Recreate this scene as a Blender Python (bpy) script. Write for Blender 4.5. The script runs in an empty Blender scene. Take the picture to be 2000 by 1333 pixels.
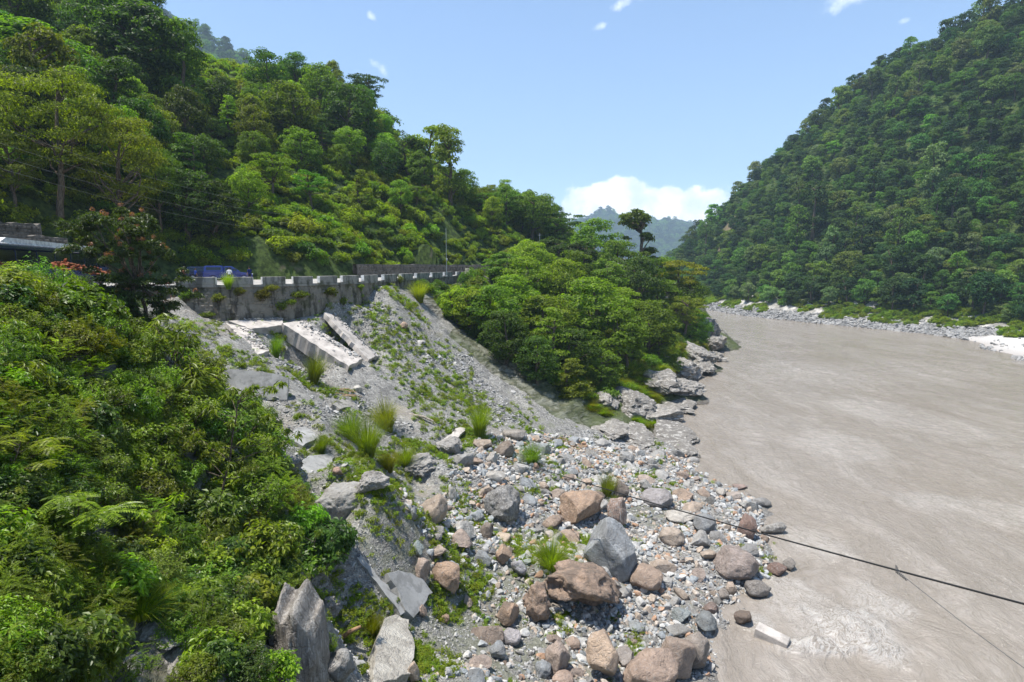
import bpy, bmesh, math, random
import numpy as np
from mathutils import Vector, Matrix, Euler

random.seed(7)
rng = np.random.default_rng(7)
scene = bpy.context.scene
COL = scene.collection
R = math.radians

# ------------------------------------------------------------------ camera, sky, sun, exposure
PITCH = R(7.5)
F = 1111.0                      # focal length in pixels of the 2000 px wide photograph (20 mm lens)
EYE = np.array([0.0, 0.0, 20.0])
cam_data = bpy.data.cameras.new('camera')
cam_data.sensor_width = 36.0
cam_data.lens = 20.0
cam_data.clip_start = 0.1
cam_data.clip_end = 9000.0
cam = bpy.data.objects.new('camera', cam_data)
COL.objects.link(cam)
cam.location = EYE
cam.rotation_euler = (math.pi / 2 - PITCH, 0, 0)
scene.camera = cam

SUN_ELEV = R(73)
SUN_DIR = np.array([-0.98, -0.17]) / np.hypot(0.98, 0.17)      # horizontal direction towards the sun
sun_vec = Vector((SUN_DIR[0] * math.cos(SUN_ELEV), SUN_DIR[1] * math.cos(SUN_ELEV), math.sin(SUN_ELEV)))
sun_data = bpy.data.lights.new('sun', 'SUN')
sun_data.energy = 5.0
sun_data.angle = R(0.5)
sun_data.color = (1.0, 0.955, 0.88)
sun = bpy.data.objects.new('sun', sun_data)
COL.objects.link(sun)
sun.location = (-50, 20, 120)
sun.rotation_euler = sun_vec.to_track_quat('Z', 'Y').to_euler()

scene.view_settings.view_transform = 'Standard'
scene.view_settings.look = 'None'
scene.view_settings.gamma = 1.0
scene.view_settings.use_curve_mapping = False
scene.view_settings.exposure = 0.80
scene.cycles.max_bounces = 7
scene.cycles.diffuse_bounces = 3
scene.cycles.glossy_bounces = 2
scene.cycles.transmission_bounces = 4
scene.cycles.volume_bounces = 0
scene.cycles.transparent_max_bounces = 4
scene.cycles.caustics_reflective = False
scene.cycles.caustics_refractive = False
scene.cycles.use_adaptive_sampling = True
scene.cycles.adaptive_threshold = 0.02
scene.cycles.use_denoising = True

def nd(t, typ, ins=None, **props):
    n = t.nodes.new(typ)
    for k, v in props.items():
        setattr(n, k, v)
    for k, v in (ins or {}).items():
        s = n.inputs[k]
        if isinstance(v, bpy.types.NodeSocket):
            t.links.new(v, s)
        else:
            s.default_value = v
    return n

def mth(t, op, a, b=None, c=None, clamp=False):
    ins = {0: a}
    if b is not None: ins[1] = b
    if c is not None: ins[2] = c
    return nd(t, 'ShaderNodeMath', ins, operation=op, use_clamp=clamp).outputs[0]

def mixc(t, fac, a, b, blend='MIX'):
    n = nd(t, 'ShaderNodeMix', None, data_type='RGBA', blend_type=blend)
    for idx, v in ((0, fac), (6, a), (7, b)):
        if isinstance(v, bpy.types.NodeSocket):
            t.links.new(v, n.inputs[idx])
        elif idx == 0:
            n.inputs[0].default_value = v
        else:
            n.inputs[idx].default_value = (*v[:3], 1)
    return n.outputs[2]

def smooth(t, v, lo, hi, a=0.0, b=1.0):
    return nd(t, 'ShaderNodeMapRange', {0: v, 1: lo, 2: hi, 3: a, 4: b}, interpolation_type='SMOOTHSTEP').outputs[0]

world = bpy.data.worlds.new('World')
scene.world = world
world.use_nodes = True
wt = world.node_tree
wt.nodes.clear()
sky = nd(wt, 'ShaderNodeTexSky', None, sky_type='NISHITA', sun_disc=False)
sky.sun_elevation = SUN_ELEV
sky.sun_rotation = math.atan2(SUN_DIR[0], SUN_DIR[1])
sky.altitude = 300
sky.air_density = 1.0
sky.dust_density = 0.35
sky.ozone_density = 3.0
SKY_STRENGTH = 0.135
wgeo = nd(wt, 'ShaderNodeTexCoord').outputs['Generated']
wsep = nd(wt, 'ShaderNodeSeparateXYZ', {0: wgeo})
az = mth(wt, 'ARCTAN2', wsep.outputs[0], wsep.outputs[1])
el = mth(wt, 'ARCSINE', wsep.outputs[2])
ae = nd(wt, 'ShaderNodeCombineXYZ', {0: az, 1: el, 2: 0.0}).outputs[0]
cn1 = nd(wt, 'ShaderNodeTexNoise', {'Vector': ae, 'Scale': 16.0, 'Detail': 9.0, 'Roughness': 0.56}).outputs[0]
cn2 = nd(wt, 'ShaderNodeTexNoise', {'Vector': ae, 'Scale': 42.0, 'Detail': 6.0, 'Roughness': 0.6}).outputs[0]
def cloud_blob(a, e, wa, we, gain, bias, rot=0.0, noise=None):
    da = mth(wt, 'SUBTRACT', az, R(a)); de = mth(wt, 'SUBTRACT', el, R(e))
    c, s = math.cos(R(rot)), math.sin(R(rot))
    x = mth(wt, 'DIVIDE', mth(wt, 'ADD', mth(wt, 'MULTIPLY', da, c), mth(wt, 'MULTIPLY', de, s)), R(wa))
    y = mth(wt, 'DIVIDE', mth(wt, 'SUBTRACT', mth(wt, 'MULTIPLY', de, c), mth(wt, 'MULTIPLY', da, s)), R(we))
    r2 = mth(wt, 'ADD', mth(wt, 'MULTIPLY', x, x), mth(wt, 'MULTIPLY', y, y))
    v = mth(wt, 'SUBTRACT', 1.0, r2)
    v = mth(wt, 'MULTIPLY_ADD', mth(wt, 'SUBTRACT', noise or cn1, 0.5), gain, v)
    return mth(wt, 'ADD', v, bias)
cum = cloud_blob(9.0, 3.2, 6.2, 4.9, 2.8, 0.1)
cum = mth(wt, 'MAXIMUM', cum, cloud_blob(15.5, 3.2, 6.6, 4.5, 2.8, 0.1))
cum = mth(wt, 'MAXIMUM', cum, cloud_blob(10.0, 6.2, 3.6, 2.5, 2.6, 0.0))
cmask = smooth(wt, cum, 0.0, 0.34)
wis = cloud_blob(30.0, 21.3, 3.6, 1.0, 3.2, -0.15, 14, cn2)
for a, e, wa, we, ro in ((-12.3, 17.6, 1.5, 0.55, -38), (-13.0, 21.8, 0.7, 0.45, -30), (8.2, 21.2, 1.0, 0.4, 10), (11.0, 23.0, 2.6, 0.55, 15),
                     (40.5, 21.5, 2.0, 0.8, 10), (35.5, 20.4, 1.0, 0.5, 30), (33.0, 18.6, 0.6, 0.3, 0)):
    wis = mth(wt, 'MAXIMUM', wis, cloud_blob(a, e, wa, we, 3.0, -0.35, ro, cn2))
wmask = mth(wt, 'MULTIPLY', smooth(wt, wis, -0.1, 1.5), 0.75)
mask = mth(wt, 'MAXIMUM', cmask, wmask)
shade = smooth(wt, nd(wt, 'ShaderNodeTexNoise', {'Vector': ae, 'Scale': 13.0, 'Detail': 8.0, 'Roughness': 0.62}).outputs[0], 0.36, 0.60)
ccol = mixc(wt, shade, (5.6, 6.2, 7.1), (8.3, 8.4, 8.4))
skycol = mixc(wt, 1.0, sky.outputs[0], (1.0, 1.0, 1.0), 'MULTIPLY')
wcol = mixc(wt, mask, skycol, ccol)
bg = nd(wt, 'ShaderNodeBackground', {'Color': wcol, 'Strength': SKY_STRENGTH})
nd(wt, 'ShaderNodeOutputWorld', {'Surface': bg.outputs[0]})

# ------------------------------------------------------------------ helpers: projection, noise, meshes, objects
CP, SP = math.cos(PITCH), math.sin(PITCH)
def ray(px, py):
    u = (px - 1000.0) / F
    v = (666.5 - py) / F
    return np.array([u, CP + v * SP, -SP + v * CP])
def P(px, py, d):
    """world point seen at photograph pixel (px, py) at depth d along the view axis"""
    return EYE + ray(px, py) * d
def project(p):
    q = np.asarray(p, float) - EYE
    f = q[..., 1] * CP - q[..., 2] * SP
    up = q[..., 1] * SP + q[..., 2] * CP
    f = np.where(f < 0.1, 0.1, f)
    return 1000 + F * q[..., 0] / f, 666.5 - F * up / f, f

def _h(ix, iy, iz, seed):
    n = (ix * 374761393 + iy * 668265263 + iz * 2147483647 + seed * 1274126177) & 0xFFFFFFFF
    n = ((n ^ (n >> 13)) * 1274126177) & 0xFFFFFFFF
    return ((n ^ (n >> 16)) & 0xFFFF) / 65535.0
def vnoise(x, y, z=None, seed=0):
    x = np.asarray(x, float); y = np.asarray(y, float)
    z = np.zeros_like(x) if z is None else np.asarray(z, float)
    ix, iy, iz = np.floor(x).astype(np.int64), np.floor(y).astype(np.int64), np.floor(z).astype(np.int64)
    fx, fy, fz = x - ix, y - iy, z - iz
    fx, fy, fz = fx * fx * (3 - 2 * fx), fy * fy * (3 - 2 * fy), fz * fz * (3 - 2 * fz)
    def c(a, b, d): return _h(ix + a, iy + b, iz + d, seed)
    l = lambda a, b, t: a + (b - a) * t
    return l(l(l(c(0,0,0), c(1,0,0), fx), l(c(0,1,0), c(1,1,0), fx), fy),
             l(l(c(0,0,1), c(1,0,1), fx), l(c(0,1,1), c(1,1,1), fx), fy), fz) * 2 - 1
def fbm(x, y, z=None, octs=4, seed=0, gain=0.5, ridged=False):
    t = 0; a = 1.0; s = 0
    for k in range(octs):
        m = 2.03 ** k
        n = vnoise(x * m, y * m, None if z is None else z * m, seed + k * 17)
        if ridged: n = 1 - 2 * np.abs(n)
        t = t + n * a; s += a; a *= gain
    return t / s

def mesh_np(name, verts, faces, mats=(), smooth_shade=False, mat_idx=None):
    """faces: (n,3) or (n,4) int array, or a list of such arrays"""
    verts = np.asarray(verts, np.float32)
    fl = faces if isinstance(faces, list) else [faces]
    fl = [np.asarray(f, np.int32) for f in fl if len(f)]
    me = bpy.data.meshes.new(name)
    me.vertices.add(len(verts))
    me.vertices.foreach_set('co', verts.ravel())
    li = np.concatenate([f.ravel() for f in fl])
    tot = np.concatenate([np.full(len(f), f.shape[1], np.int32) for f in fl])
    st = np.concatenate([[0], np.cumsum(tot)[:-1]]).astype(np.int32)
    me.loops.add(len(li)); me.loops.foreach_set('vertex_index', li)
    me.polygons.add(len(tot)); me.polygons.foreach_set('loop_start', st)
    try: me.polygons.foreach_set('loop_total', tot)
    except Exception: pass
    for m in mats: me.materials.append(m)
    if mat_idx is not None: me.polygons.foreach_set('material_index', np.asarray(mat_idx, np.int32))
    me.update(calc_edges=True)
    me.polygons.foreach_set('use_smooth', np.full(len(tot), smooth_shade, bool))
    me.validate()
    return me

def link(name, data, parent=None, loc=None, rot=None, scale=None, color=None):
    o = bpy.data.objects.new(name, data)
    COL.objects.link(o)
    if parent is not None: o.parent = parent
    if loc is not None: o.location = [float(v) for v in loc]
    if rot is not None: o.rotation_euler = [float(v) for v in rot]
    if scale is not None: o.scale = [float(scale)] * 3 if np.isscalar(scale) else [float(v) for v in scale]
    if color is not None: o.color = (*color[:3], 1)
    return o
def tag(o, label=None, cat=None, group=None, kind=None):
    if label: o['label'] = label
    if cat: o['category'] = cat
    if group: o['group'] = group
    if kind or cat: o['kind'] = kind or 'thing'
    return o
def thing(name, label, cat, loc=(0, 0, 0), rot=(0, 0, 0), group=None):
    return tag(link(name, None, loc=loc, rot=rot), label, cat, group)

class MB:
    """collects simple solids into one mesh"""
    def __init__(s): s.v = []; s.f = []; s.n = 0
    def add(s, v, f):
        s.v.append(np.asarray(v, float)); s.f += [[i + s.n for i in q] for q in f]; s.n += len(v)
        return s
    def box(s, c, d, rz=0.0, bevel=0.0):
        x, y, z = [k / 2 for k in d]
        if bevel <= 0:
            v = np.array([(a * x, b * y, e * z) for e in (-1, 1) for a, b in ((-1, -1), (1, -1), (1, 1), (-1, 1))])
            f = [(0, 3, 2, 1), (4, 5, 6, 7), (0, 1, 5, 4), (1, 2, 6, 5), (2, 3, 7, 6), (3, 0, 4, 7)]
        else:
            b0 = bevel; rings = []
            for zz, ins in ((-z, b0), (-z + b0, 0), (z - b0, 0), (z, b0)):
                X, Y = x - ins, y - ins; k = b0 * 0.6
                rings.append([(-X + k, -Y, zz), (X - k, -Y, zz), (X, -Y + k, zz), (X, Y - k, zz), (X - k, Y, zz), (-X + k, Y, zz), (-X, Y - k, zz), (-X, -Y + k, zz)])
            v = np.array([p for r_ in rings for p in r_])
            f = [tuple(range(7, -1, -1)), tuple(range(24, 32))]
            for r_ in range(3):
                for k in range(8):
                    a, b = r_ * 8 + k, r_ * 8 + (k + 1) % 8
                    f.append((a, b, b + 8, a + 8))
        cs, sn = math.cos(rz), math.sin(rz)
        v = v @ np.array([[cs, sn, 0], [-sn, cs, 0], [0, 0, 1]]) + np.array(c)
        return s.add(v, f)
    def tube(s, pts, rad, n=6):
        v, f = tube_np(pts, rad, n)
        return s.add(v, [tuple(q) for q in f])
    def prism(s, poly, w, axis='y'):
        """poly in xz, extruded along y from -w/2 to w/2"""
        n = len(poly)
        v = [(p[0], -w / 2, p[1]) for p in poly] + [(p[0], w / 2, p[1]) for p in poly]
        f = [tuple(range(n)), tuple(range(2 * n - 1, n - 1, -1))]
        for k in range(n):
            f.append((k, k + n, (k + 1) % n + n, (k + 1) % n))
        return s.add(v, f)
    def mesh(s, name, mat):
        me = bpy.data.meshes.new(name)
        me.from_pydata(np.concatenate(s.v).tolist(), [], s.f)
        if mat: me.materials.append(mat)
        me.update()
        bm = bmesh.new(); bm.from_mesh(me); bmesh.ops.recalc_face_normals(bm, faces=bm.faces); bm.to_mesh(me); bm.free()
        return me
    def obj(s, name, mat, parent=None, **k): return link(name, s.mesh(name, mat), parent, **k)

def tube_np(pts, rad, n=6):
    pts = np.asarray(pts, float); m = len(pts)
    rad = np.full(m, rad) if np.isscalar(rad) else np.asarray(rad, float)
    d = np.gradient(pts, axis=0); d /= np.linalg.norm(d, axis=1)[:, None] + 1e-9
    ref = np.where(np.abs(d[:, 2:3]) > 0.9, np.array([[1.0, 0, 0]]), np.array([[0, 0, 1.0]]))
    a = np.cross(d, ref); a /= np.linalg.norm(a, axis=1)[:, None] + 1e-9
    b = np.cross(d, a)
    th = np.linspace(0, 2 * np.pi, n, endpoint=False)
    v = pts[:, None] + rad[:, None, None] * (np.cos(th)[None, :, None] * a[:, None] + np.sin(th)[None, :, None] * b[:, None])
    i = np.arange(m - 1)[:, None] * n; k = np.arange(n)[None]
    f = np.stack([i + k, i + (k + 1) % n, i + n + (k + 1) % n, i + n + k], -1).reshape(-1, 4)
    return v.reshape(-1, 3), f

class NM:
    """collects numpy pieces (verts, quads) into one mesh"""
    def __init__(s): s.v = []; s.q = []; s.t = []; s.n = 0
    def add(s, v, f):
        f = np.asarray(f) + s.n
        (s.q if f.shape[1] == 4 else s.t).append(f); s.v.append(np.asarray(v)); s.n += len(v)
    def tube(s, pts, rad, n=6): s.add(*tube_np(pts, rad, n))
    def mesh(s, name, mat, sm=False):
        fl = ([np.concatenate(s.q)] if s.q else []) + ([np.concatenate(s.t)] if s.t else [])
        return mesh_np(name, np.concatenate(s.v), fl, [mat], sm)

# ------------------------------------------------------------------ materials
def new_mat(name):
    m = bpy.data.materials.new(name); m.use_nodes = True
    m.node_tree.nodes.clear()
    return m, m.node_tree
def out(t, shader, disp=None):
    o = nd(t, 'ShaderNodeOutputMaterial'); t.links.new(shader, o.inputs[0]); return o
def bsdf(t, col, rough=0.8, spec=0.3, normal=None, **k):
    ins = {'Base Color': col if isinstance(col, bpy.types.NodeSocket) else (*col[:3], 1), 'Roughness': rough, 'Specular IOR Level': spec}
    if normal is not None: ins['Normal'] = normal
    ins.update(k)
    return nd(t, 'ShaderNodeBsdfPrincipled', ins).outputs[0]
def noise(t, vec, scale, detail=5.0, rough=0.55, dist=0.0):
    return nd(t, 'ShaderNodeTexNoise', {'Vector': vec, 'Scale': scale, 'Detail': detail, 'Roughness': rough, 'Distortion': dist}).outputs[0]
def bump(t, h, strength=0.5, dist=0.1, normal=None):
    ins = {'Height': h, 'Strength': strength, 'Distance': dist}
    if normal is not None: ins['Normal'] = normal
    return nd(t, 'ShaderNodeBump', ins).outputs[0]
def objc(t): return nd(t, 'ShaderNodeTexCoord').outputs['Object']
def pos(t): return nd(t, 'ShaderNodeNewGeometry').outputs['Position']

def leaf_material(name, trans=0.5, rough=0.5, spec=0.25, var=0.5, hue=0.014, color=None):
    m, t = new_mat(name)
    oi = nd(t, 'ShaderNodeObjectInfo'); g = nd(t, 'ShaderNodeNewGeometry')
    isl = g.outputs['Random Per Island']
    hv = mth(t, 'MULTIPLY_ADD', mth(t, 'SUBTRACT', oi.outputs['Random'], 0.5), hue * 2, 0.5)
    hv = mth(t, 'MULTIPLY_ADD', mth(t, 'SUBTRACT', isl, 0.5), -hue * 1.1, hv)
    vv = mth(t, 'MULTIPLY_ADD', isl, var * 2, 1 - var)
    vv = mth(t, 'MULTIPLY', vv, mth(t, 'MULTIPLY_ADD', oi.outputs['Random'], 0.5, 0.75))
    c = nd(t, 'ShaderNodeHueSaturation', {'Hue': hv, 'Saturation': 1.0, 'Value': vv, 'Fac': 1.0, 'Color': oi.outputs['Color'] if color is None else (*color, 1)}).outputs[0]
    tc = mixc(t, 1.0, c, (1.5, 1.75, 0.45), 'MULTIPLY')
    a = bsdf(t, c, rough, spec)
    b = nd(t, 'ShaderNodeBsdfTranslucent', {'Color': tc}).outputs[0]
    mx = nd(t, 'ShaderNodeMixShader', {0: trans, 1: a, 2: b}).outputs[0]
    out(t, mx)
    LEAF_ARGS[name] = S_(trans=trans, rough=rough, spec=spec, var=var, hue=hue)
    return m
LEAF_ARGS = {}
S_ = dict
_tinted = {}
def tinted(mat, color):
    key = (mat.name, tuple(round(float(k), 4) for k in color))
    if key not in _tinted: _tinted[key] = leaf_material(mat.name + '_tinted', color=tuple(float(k) for k in color), **LEAF_ARGS[mat.name])
    return _tinted[key]
M_LEAF = leaf_material('leaf')
M_LEAF_GLOSSY = leaf_material('glossy_leaf', trans=0.42, rough=0.42, spec=0.35, var=0.5)
M_FAR_LEAF = leaf_material('far_leaf', trans=0.36, rough=0.6, spec=0.2, var=0.45, hue=0.016)
M_GRASS = leaf_material('grass_blade', trans=0.55, rough=0.5, spec=0.25, var=0.5, hue=0.045)

def bark_material():
    m, t = new_mat('bark'); oc = objc(t)
    n = noise(t, nd(t, 'ShaderNodeMapping', {'Vector': oc, 'Scale': (6, 6, 1.2)}).outputs[0], 3.0, 6)
    c = mixc(t, smooth(t, n, 0.35, 0.65), (0.055, 0.042, 0.030), (0.17, 0.135, 0.10))
    out(t, bsdf(t, c, 0.9, 0.1, bump(t, n, 0.6, 0.05))); return m
M_BARK = bark_material()

def rock_material(name, crust=0.0, streak=0.0, rot=(0.25, 0.2, 0), stretch=(4.5, 4.5, 0.7)):
    m, t = new_mat(name)
    oc = objc(t); oi = nd(t, 'ShaderNodeObjectInfo'); base = oi.outputs['Color']
    off = nd(t, 'ShaderNodeVectorMath', {0: oc, 1: nd(t, 'ShaderNodeCombineXYZ', {0: mth(t, 'MULTIPLY', oi.outputs['Random'], 37.0), 1: 0.0, 2: 0.0}).outputs[0]}, operation='ADD').outputs[0]
    n1 = noise(t, off, 1.3, 6, 0.6, 0.6); n2 = noise(t, off, 7.0, 6, 0.65); n3 = noise(t, off, 30.0, 4, 0.6)
    c = mixc(t, smooth(t, n1, 0.35, 0.68), mixc(t, 1.0, base, (0.66, 0.63, 0.60), 'MULTIPLY'), mixc(t, 1.0, base, (1.18, 1.16, 1.13), 'MULTIPLY'))
    c = mixc(t, mth(t, 'MULTIPLY', smooth(t, n2, 0.56, 0.72), 0.55), c, (0.44, 0.43, 0.41))
    c = mixc(t, mth(t, 'MULTIPLY', smooth(t, n2, 0.46, 0.30), 0.6), c, mixc(t, 1.0, base, (0.42, 0.40, 0.38), 'MULTIPLY'))
    sm = nd(t, 'ShaderNodeMapping', {'Vector': off, 'Scale': stretch, 'Rotation': rot}).outputs[0]
    n4 = noise(t, sm, 2.2, 5, 0.6, 0.8)
    if streak:
        c = mixc(t, mth(t, 'MULTIPLY', smooth(t, n4, 0.52, 0.64), streak), c, (0.50, 0.48, 0.44))
        c = mixc(t, mth(t, 'MULTIPLY', smooth(t, n4, 0.46, 0.36), streak), c, (0.11, 0.10, 0.09))
    if crust:
        vo = nd(t, 'ShaderNodeTexVoronoi', {'Vector': off, 'Scale': 3.4}, feature='DISTANCE_TO_EDGE').outputs[0]
        c = mixc(t, mth(t, 'MULTIPLY', smooth(t, n1, 0.52, 0.40), crust), c, (0.13, 0.085, 0.055))
        c = mixc(t, mth(t, 'MULTIPLY', smooth(t, vo, 0.06, 0.0), 0.5 * crust), c, (0.08, 0.05, 0.035))
    c = mixc(t, 0.22, c, (0.36, 0.335, 0.30))
    vc = nd(t, 'ShaderNodeTexVoronoi', {'Vector': nd(t, 'ShaderNodeVectorMath', {0: off, 1: nd(t, 'ShaderNodeTexNoise', {'Vector': off, 'Scale': 2.0}).outputs['Color']}, operation='ADD').outputs[0], 'Scale': 1.1}, feature='DISTANCE_TO_EDGE').outputs[0]
    c = mixc(t, mth(t, 'MULTIPLY', smooth(t, vc, 0.02, 0.0), 0.22), c, (0.07, 0.06, 0.05))
    wz_ = nd(t, 'ShaderNodeSeparateXYZ', {0: pos(t)}).outputs[2]
    wetf = smooth(t, mth(t, 'MULTIPLY_ADD', n2, -0.25, wz_), 0.22, 0.05)
    c = mixc(t, mth(t, 'MULTIPLY', wetf, 0.75), c, mixc(t, 1.0, c, (0.30, 0.28, 0.26), 'MULTIPLY'))
    h = mth(t, 'ADD', mth(t, 'MULTIPLY', n2, 0.7), mth(t, 'MULTIPLY', n3, 0.3))
    h = mth(t, 'ADD', h, mth(t, 'MULTIPLY', smooth(t, vc, 0.05, 0.0), -0.14))
    h = mth(t, 'ADD', h, mth(t, 'MULTIPLY', n4, 0.4))
    out(t, bsdf(t, c, 0.86, 0.22, bump(t, h, 1.0, 0.16))); return m
M_ROCK = rock_material('boulder_rock', 0, 0.15)
M_CRUST = rock_material('crusted_rock', 0.8)
M_CLIFF = rock_material('streaked_rock', 0, 0.8)
M_STRATA = rock_material('layered_rock', 0, 0.85, (0.4, 0.7, 0.3), (0.8, 0.8, 4.0))

def rubble_material():
    m, t = new_mat('rubble_stone')
    oi = nd(t, 'ShaderNodeObjectInfo'); oc = objc(t)
    rp = nd(t, 'ShaderNodeValToRGB', {0: oi.outputs['Random']}); rp.color_ramp.interpolation = 'CONSTANT'
    cols = [(0.0, (.36, .355, .34)), (.16, (.47, .46, .44)), (.32, (.27, .29, .30)), (.46, (.40, .33, .265)), (.57, (.40, .255, .17)), (.64, (.46, .40, .34)), (.74, (.33, .345, .35)), (.86, (.52, .51, .48)), (.95, (.23, .215, .20))]
    e = rp.color_ramp.elements
    e[0].position, e[0].color = 0, (*cols[0][1], 1); e[1].position, e[1].color = cols[1][0], (*cols[1][1], 1)
    for p, c in cols[2:]:
        k = e.new(p); k.color = (*c, 1)
    n = noise(t, oc, 2.0, 5, 0.6); n2 = noise(t, oc, 9.0, 4, 0.6)
    c = mixc(t, smooth(t, n, 0.35, 0.65), mixc(t, 1.0, rp.outputs[0], (0.74, 0.73, 0.72), 'MULTIPLY'), mixc(t, 1.0, rp.outputs[0], (1.12, 1.12, 1.11), 'MULTIPLY'))
    out(t, bsdf(t, c, 0.85, 0.25, bump(t, n2, 0.5, 0.06))); return m
M_RUBBLE = rubble_material()
def chip_material():
    m, t = new_mat('slate_chip')
    oi = nd(t, 'ShaderNodeObjectInfo')
    c = mixc(t, oi.outputs['Random'], (0.16, 0.157, 0.152), (0.41, 0.40, 0.38))
    out(t, bsdf(t, c, 0.8, 0.25)); return m
M_CHIP = chip_material()

def ground_material(name, kind):
    m, t = new_mat(name); p = pos(t)
    a = nd(t, 'ShaderNodeAttribute', None, attribute_name='veg').outputs['Fac']
    wet = nd(t, 'ShaderNodeAttribute', None, attribute_name='wet').outputs['Fac']
    n0 = noise(t, p, 0.22, 5); n1 = noise(t, p, 1.4, 6, 0.6); n2 = noise(t, p, 9.0, 5, 0.65)
    vo = nd(t, 'ShaderNodeTexVoronoi', {'Vector': p, 'Scale': 7.0, 'Randomness': 1.0})
    vb = nd(t, 'ShaderNodeTexVoronoi', {'Vector': p, 'Scale': 19.0, 'Randomness': 1.0})
    if kind == 'gravel':
        c = mixc(t, smooth(t, n1, 0.35, 0.66), (0.225, 0.217, 0.205), (0.345, 0.333, 0.312))
        g = nd(t, 'ShaderNodeSeparateColor', {0: vo.outputs['Color']}).outputs[0]
        g2 = nd(t, 'ShaderNodeSeparateColor', {0: vb.outputs['Color']}).outputs[0]
        c = mixc(t, 0.8, c, mixc(t, g, (0.55, 0.55, 0.55), (1.25, 1.25, 1.22)), 'MULTIPLY')
        c = mixc(t, 0.8, c, mixc(t, g2, (0.6, 0.6, 0.6), (1.3, 1.3, 1.28)), 'MULTIPLY')
        c = mixc(t, mth(t, 'MULTIPLY', smooth(t, n0, 0.55, 0.7), 0.5), c, (0.30, 0.255, 0.205))
        c = mixc(t, mth(t, 'MULTIPLY', smooth(t, mth(t, 'ADD', n1, mth(t, 'MULTIPLY', a, 0.35)), 0.70, 0.86), 0.5), c, (0.09, 0.10, 0.045))
        h = mth(t, 'ADD', mth(t, 'MULTIPLY', vo.outputs['Distance'], 0.6), mth(t, 'MULTIPLY', vb.outputs['Distance'], 0.5))
        nm = bump(t, h, 0.9, 0.10, bump(t, n2, 0.5, 0.08))
        c = mixc(t, mth(t, 'MULTIPLY', wet, 0.6), c, (0.12, 0.11, 0.10))
    elif kind == 'rocky':
        mp = nd(t, 'ShaderNodeMapping', {'Vector': p, 'Rotation': (0.4, 0.9, 0.5), 'Scale': (0.5, 0.5, 3.0)}).outputs[0]
        st = noise(t, mp, 1.1, 6, 0.65, 0.5)
        c = mixc(t, smooth(t, st, 0.38, 0.66), (0.075, 0.07, 0.062), (0.34, 0.325, 0.30))
        c = mixc(t, mth(t, 'MULTIPLY', smooth(t, n1, 0.5, 0.7), 0.5), c, (0.24, 0.20, 0.15))
        sl = nd(t, 'ShaderNodeSeparateXYZ', {0: nd(t, 'ShaderNodeNewGeometry').outputs['Normal']}).outputs[2]
        gm = mth(t, 'MULTIPLY', a, smooth(t, mth(t, 'ADD', sl, mth(t, 'MULTIPLY', mth(t, 'SUBTRACT', n1, 0.5), 0.9)), 0.35, 0.72))
        c = mixc(t, gm, c, mixc(t, n2, (0.03, 0.05, 0.012), (0.085, 0.11, 0.025)))
        nm = bump(t, st, 1.0, 0.5, bump(t, n2, 0.6, 0.1))
        c = mixc(t, mth(t, 'MULTIPLY', wet, 0.55), c, (0.07, 0.062, 0.055))
    elif kind == 'hill':
        c = mixc(t, smooth(t, n1, 0.35, 0.65), (0.028, 0.045, 0.012), (0.085, 0.125, 0.03))
        c = mixc(t, smooth(t, n0, 0.62, 0.75), c, (0.16, 0.14, 0.10))
        c = mixc(t, mth(t, 'MULTIPLY', a, 0.8), c, (0.21, 0.145, 0.11))
        nm = bump(t, n2, 0.9, 0.3)
    elif kind == 'bank':
        c = mixc(t, smooth(t, noise(t, p, 0.35, 6), 0.4, 0.6), (0.20, 0.19, 0.17), (0.42, 0.40, 0.37))
        c = mixc(t, a, c, (0.47, 0.455, 0.43))
        c = mixc(t, wet, c, (0.34, 0.31, 0.285))
        nm = bump(t, n1, 0.5, 0.2)
    out(t, bsdf(t, c, 0.92, 0.15, nm)); return m
M_GRAVEL = ground_material('grey_gravel', 'gravel')
M_ROCKY = ground_material('shore_rock', 'rocky')
M_HILL = ground_material('hill_soil', 'hill')
M_BANK = ground_material('far_bank_sand', 'bank')

def plain(name, col, rough=0.6, spec=0.4, var=0.0, scale=4.0, **k):
    m, t = new_mat(name)
    if var:
        n = noise(t, objc(t), scale, 5, 0.6)
        c = mixc(t, smooth(t, n, 0.3, 0.7), tuple(v * (1 - var) for v in col), tuple(min(1, v * (1 + var)) for v in col))
        out(t, bsdf(t, c, rough, spec, bump(t, n, 0.25, 0.02), **k))
    else:
        out(t, bsdf(t, col, rough, spec, **k))
    return m
def concrete_material(name, col, stain=0.6, vertical=False):
    m, t = new_mat(name); p = pos(t)
    n1 = noise(t, p, 0.9, 6, 0.6, 0.4); n2 = noise(t, p, 12.0, 5, 0.6)
    mp = nd(t, 'ShaderNodeMapping', {'Vector': p, 'Scale': (1.3, 1.3, 0.28) if vertical else (1.4, 1.4, 1.4)}).outputs[0]
    n3 = noise(t, mp, 1.0, 6, 0.65)
    dark = tuple(v * 0.22 for v in col)
    c = mixc(t, smooth(t, n1, 0.3, 0.7), tuple(v * 0.82 for v in col), tuple(min(1, v * 1.12) for v in col))
    c = mixc(t, mth(t, 'MULTIPLY', smooth(t, n3, 0.47, 0.62), stain), c, dark)
    c = mixc(t, mth(t, 'MULTIPLY', smooth(t, n2, 0.55, 0.75), 0.3), c, tuple(v * 0.5 for v in col))
    if vertical:
        n5 = noise(t, p, 0.8, 5, 0.6)
        c = mixc(t, mth(t, 'MULTIPLY', smooth(t, n5, 0.52, 0.66), 0.7), c, (0.05, 0.055, 0.022))
    out(t, bsdf(t, c, 0.9, 0.2, bump(t, mth(t, 'ADD', n2, n3), 0.5, 0.03))); return m
M_CONC = concrete_material('pale_concrete', (0.46, 0.42, 0.38), 0.4)
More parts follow.
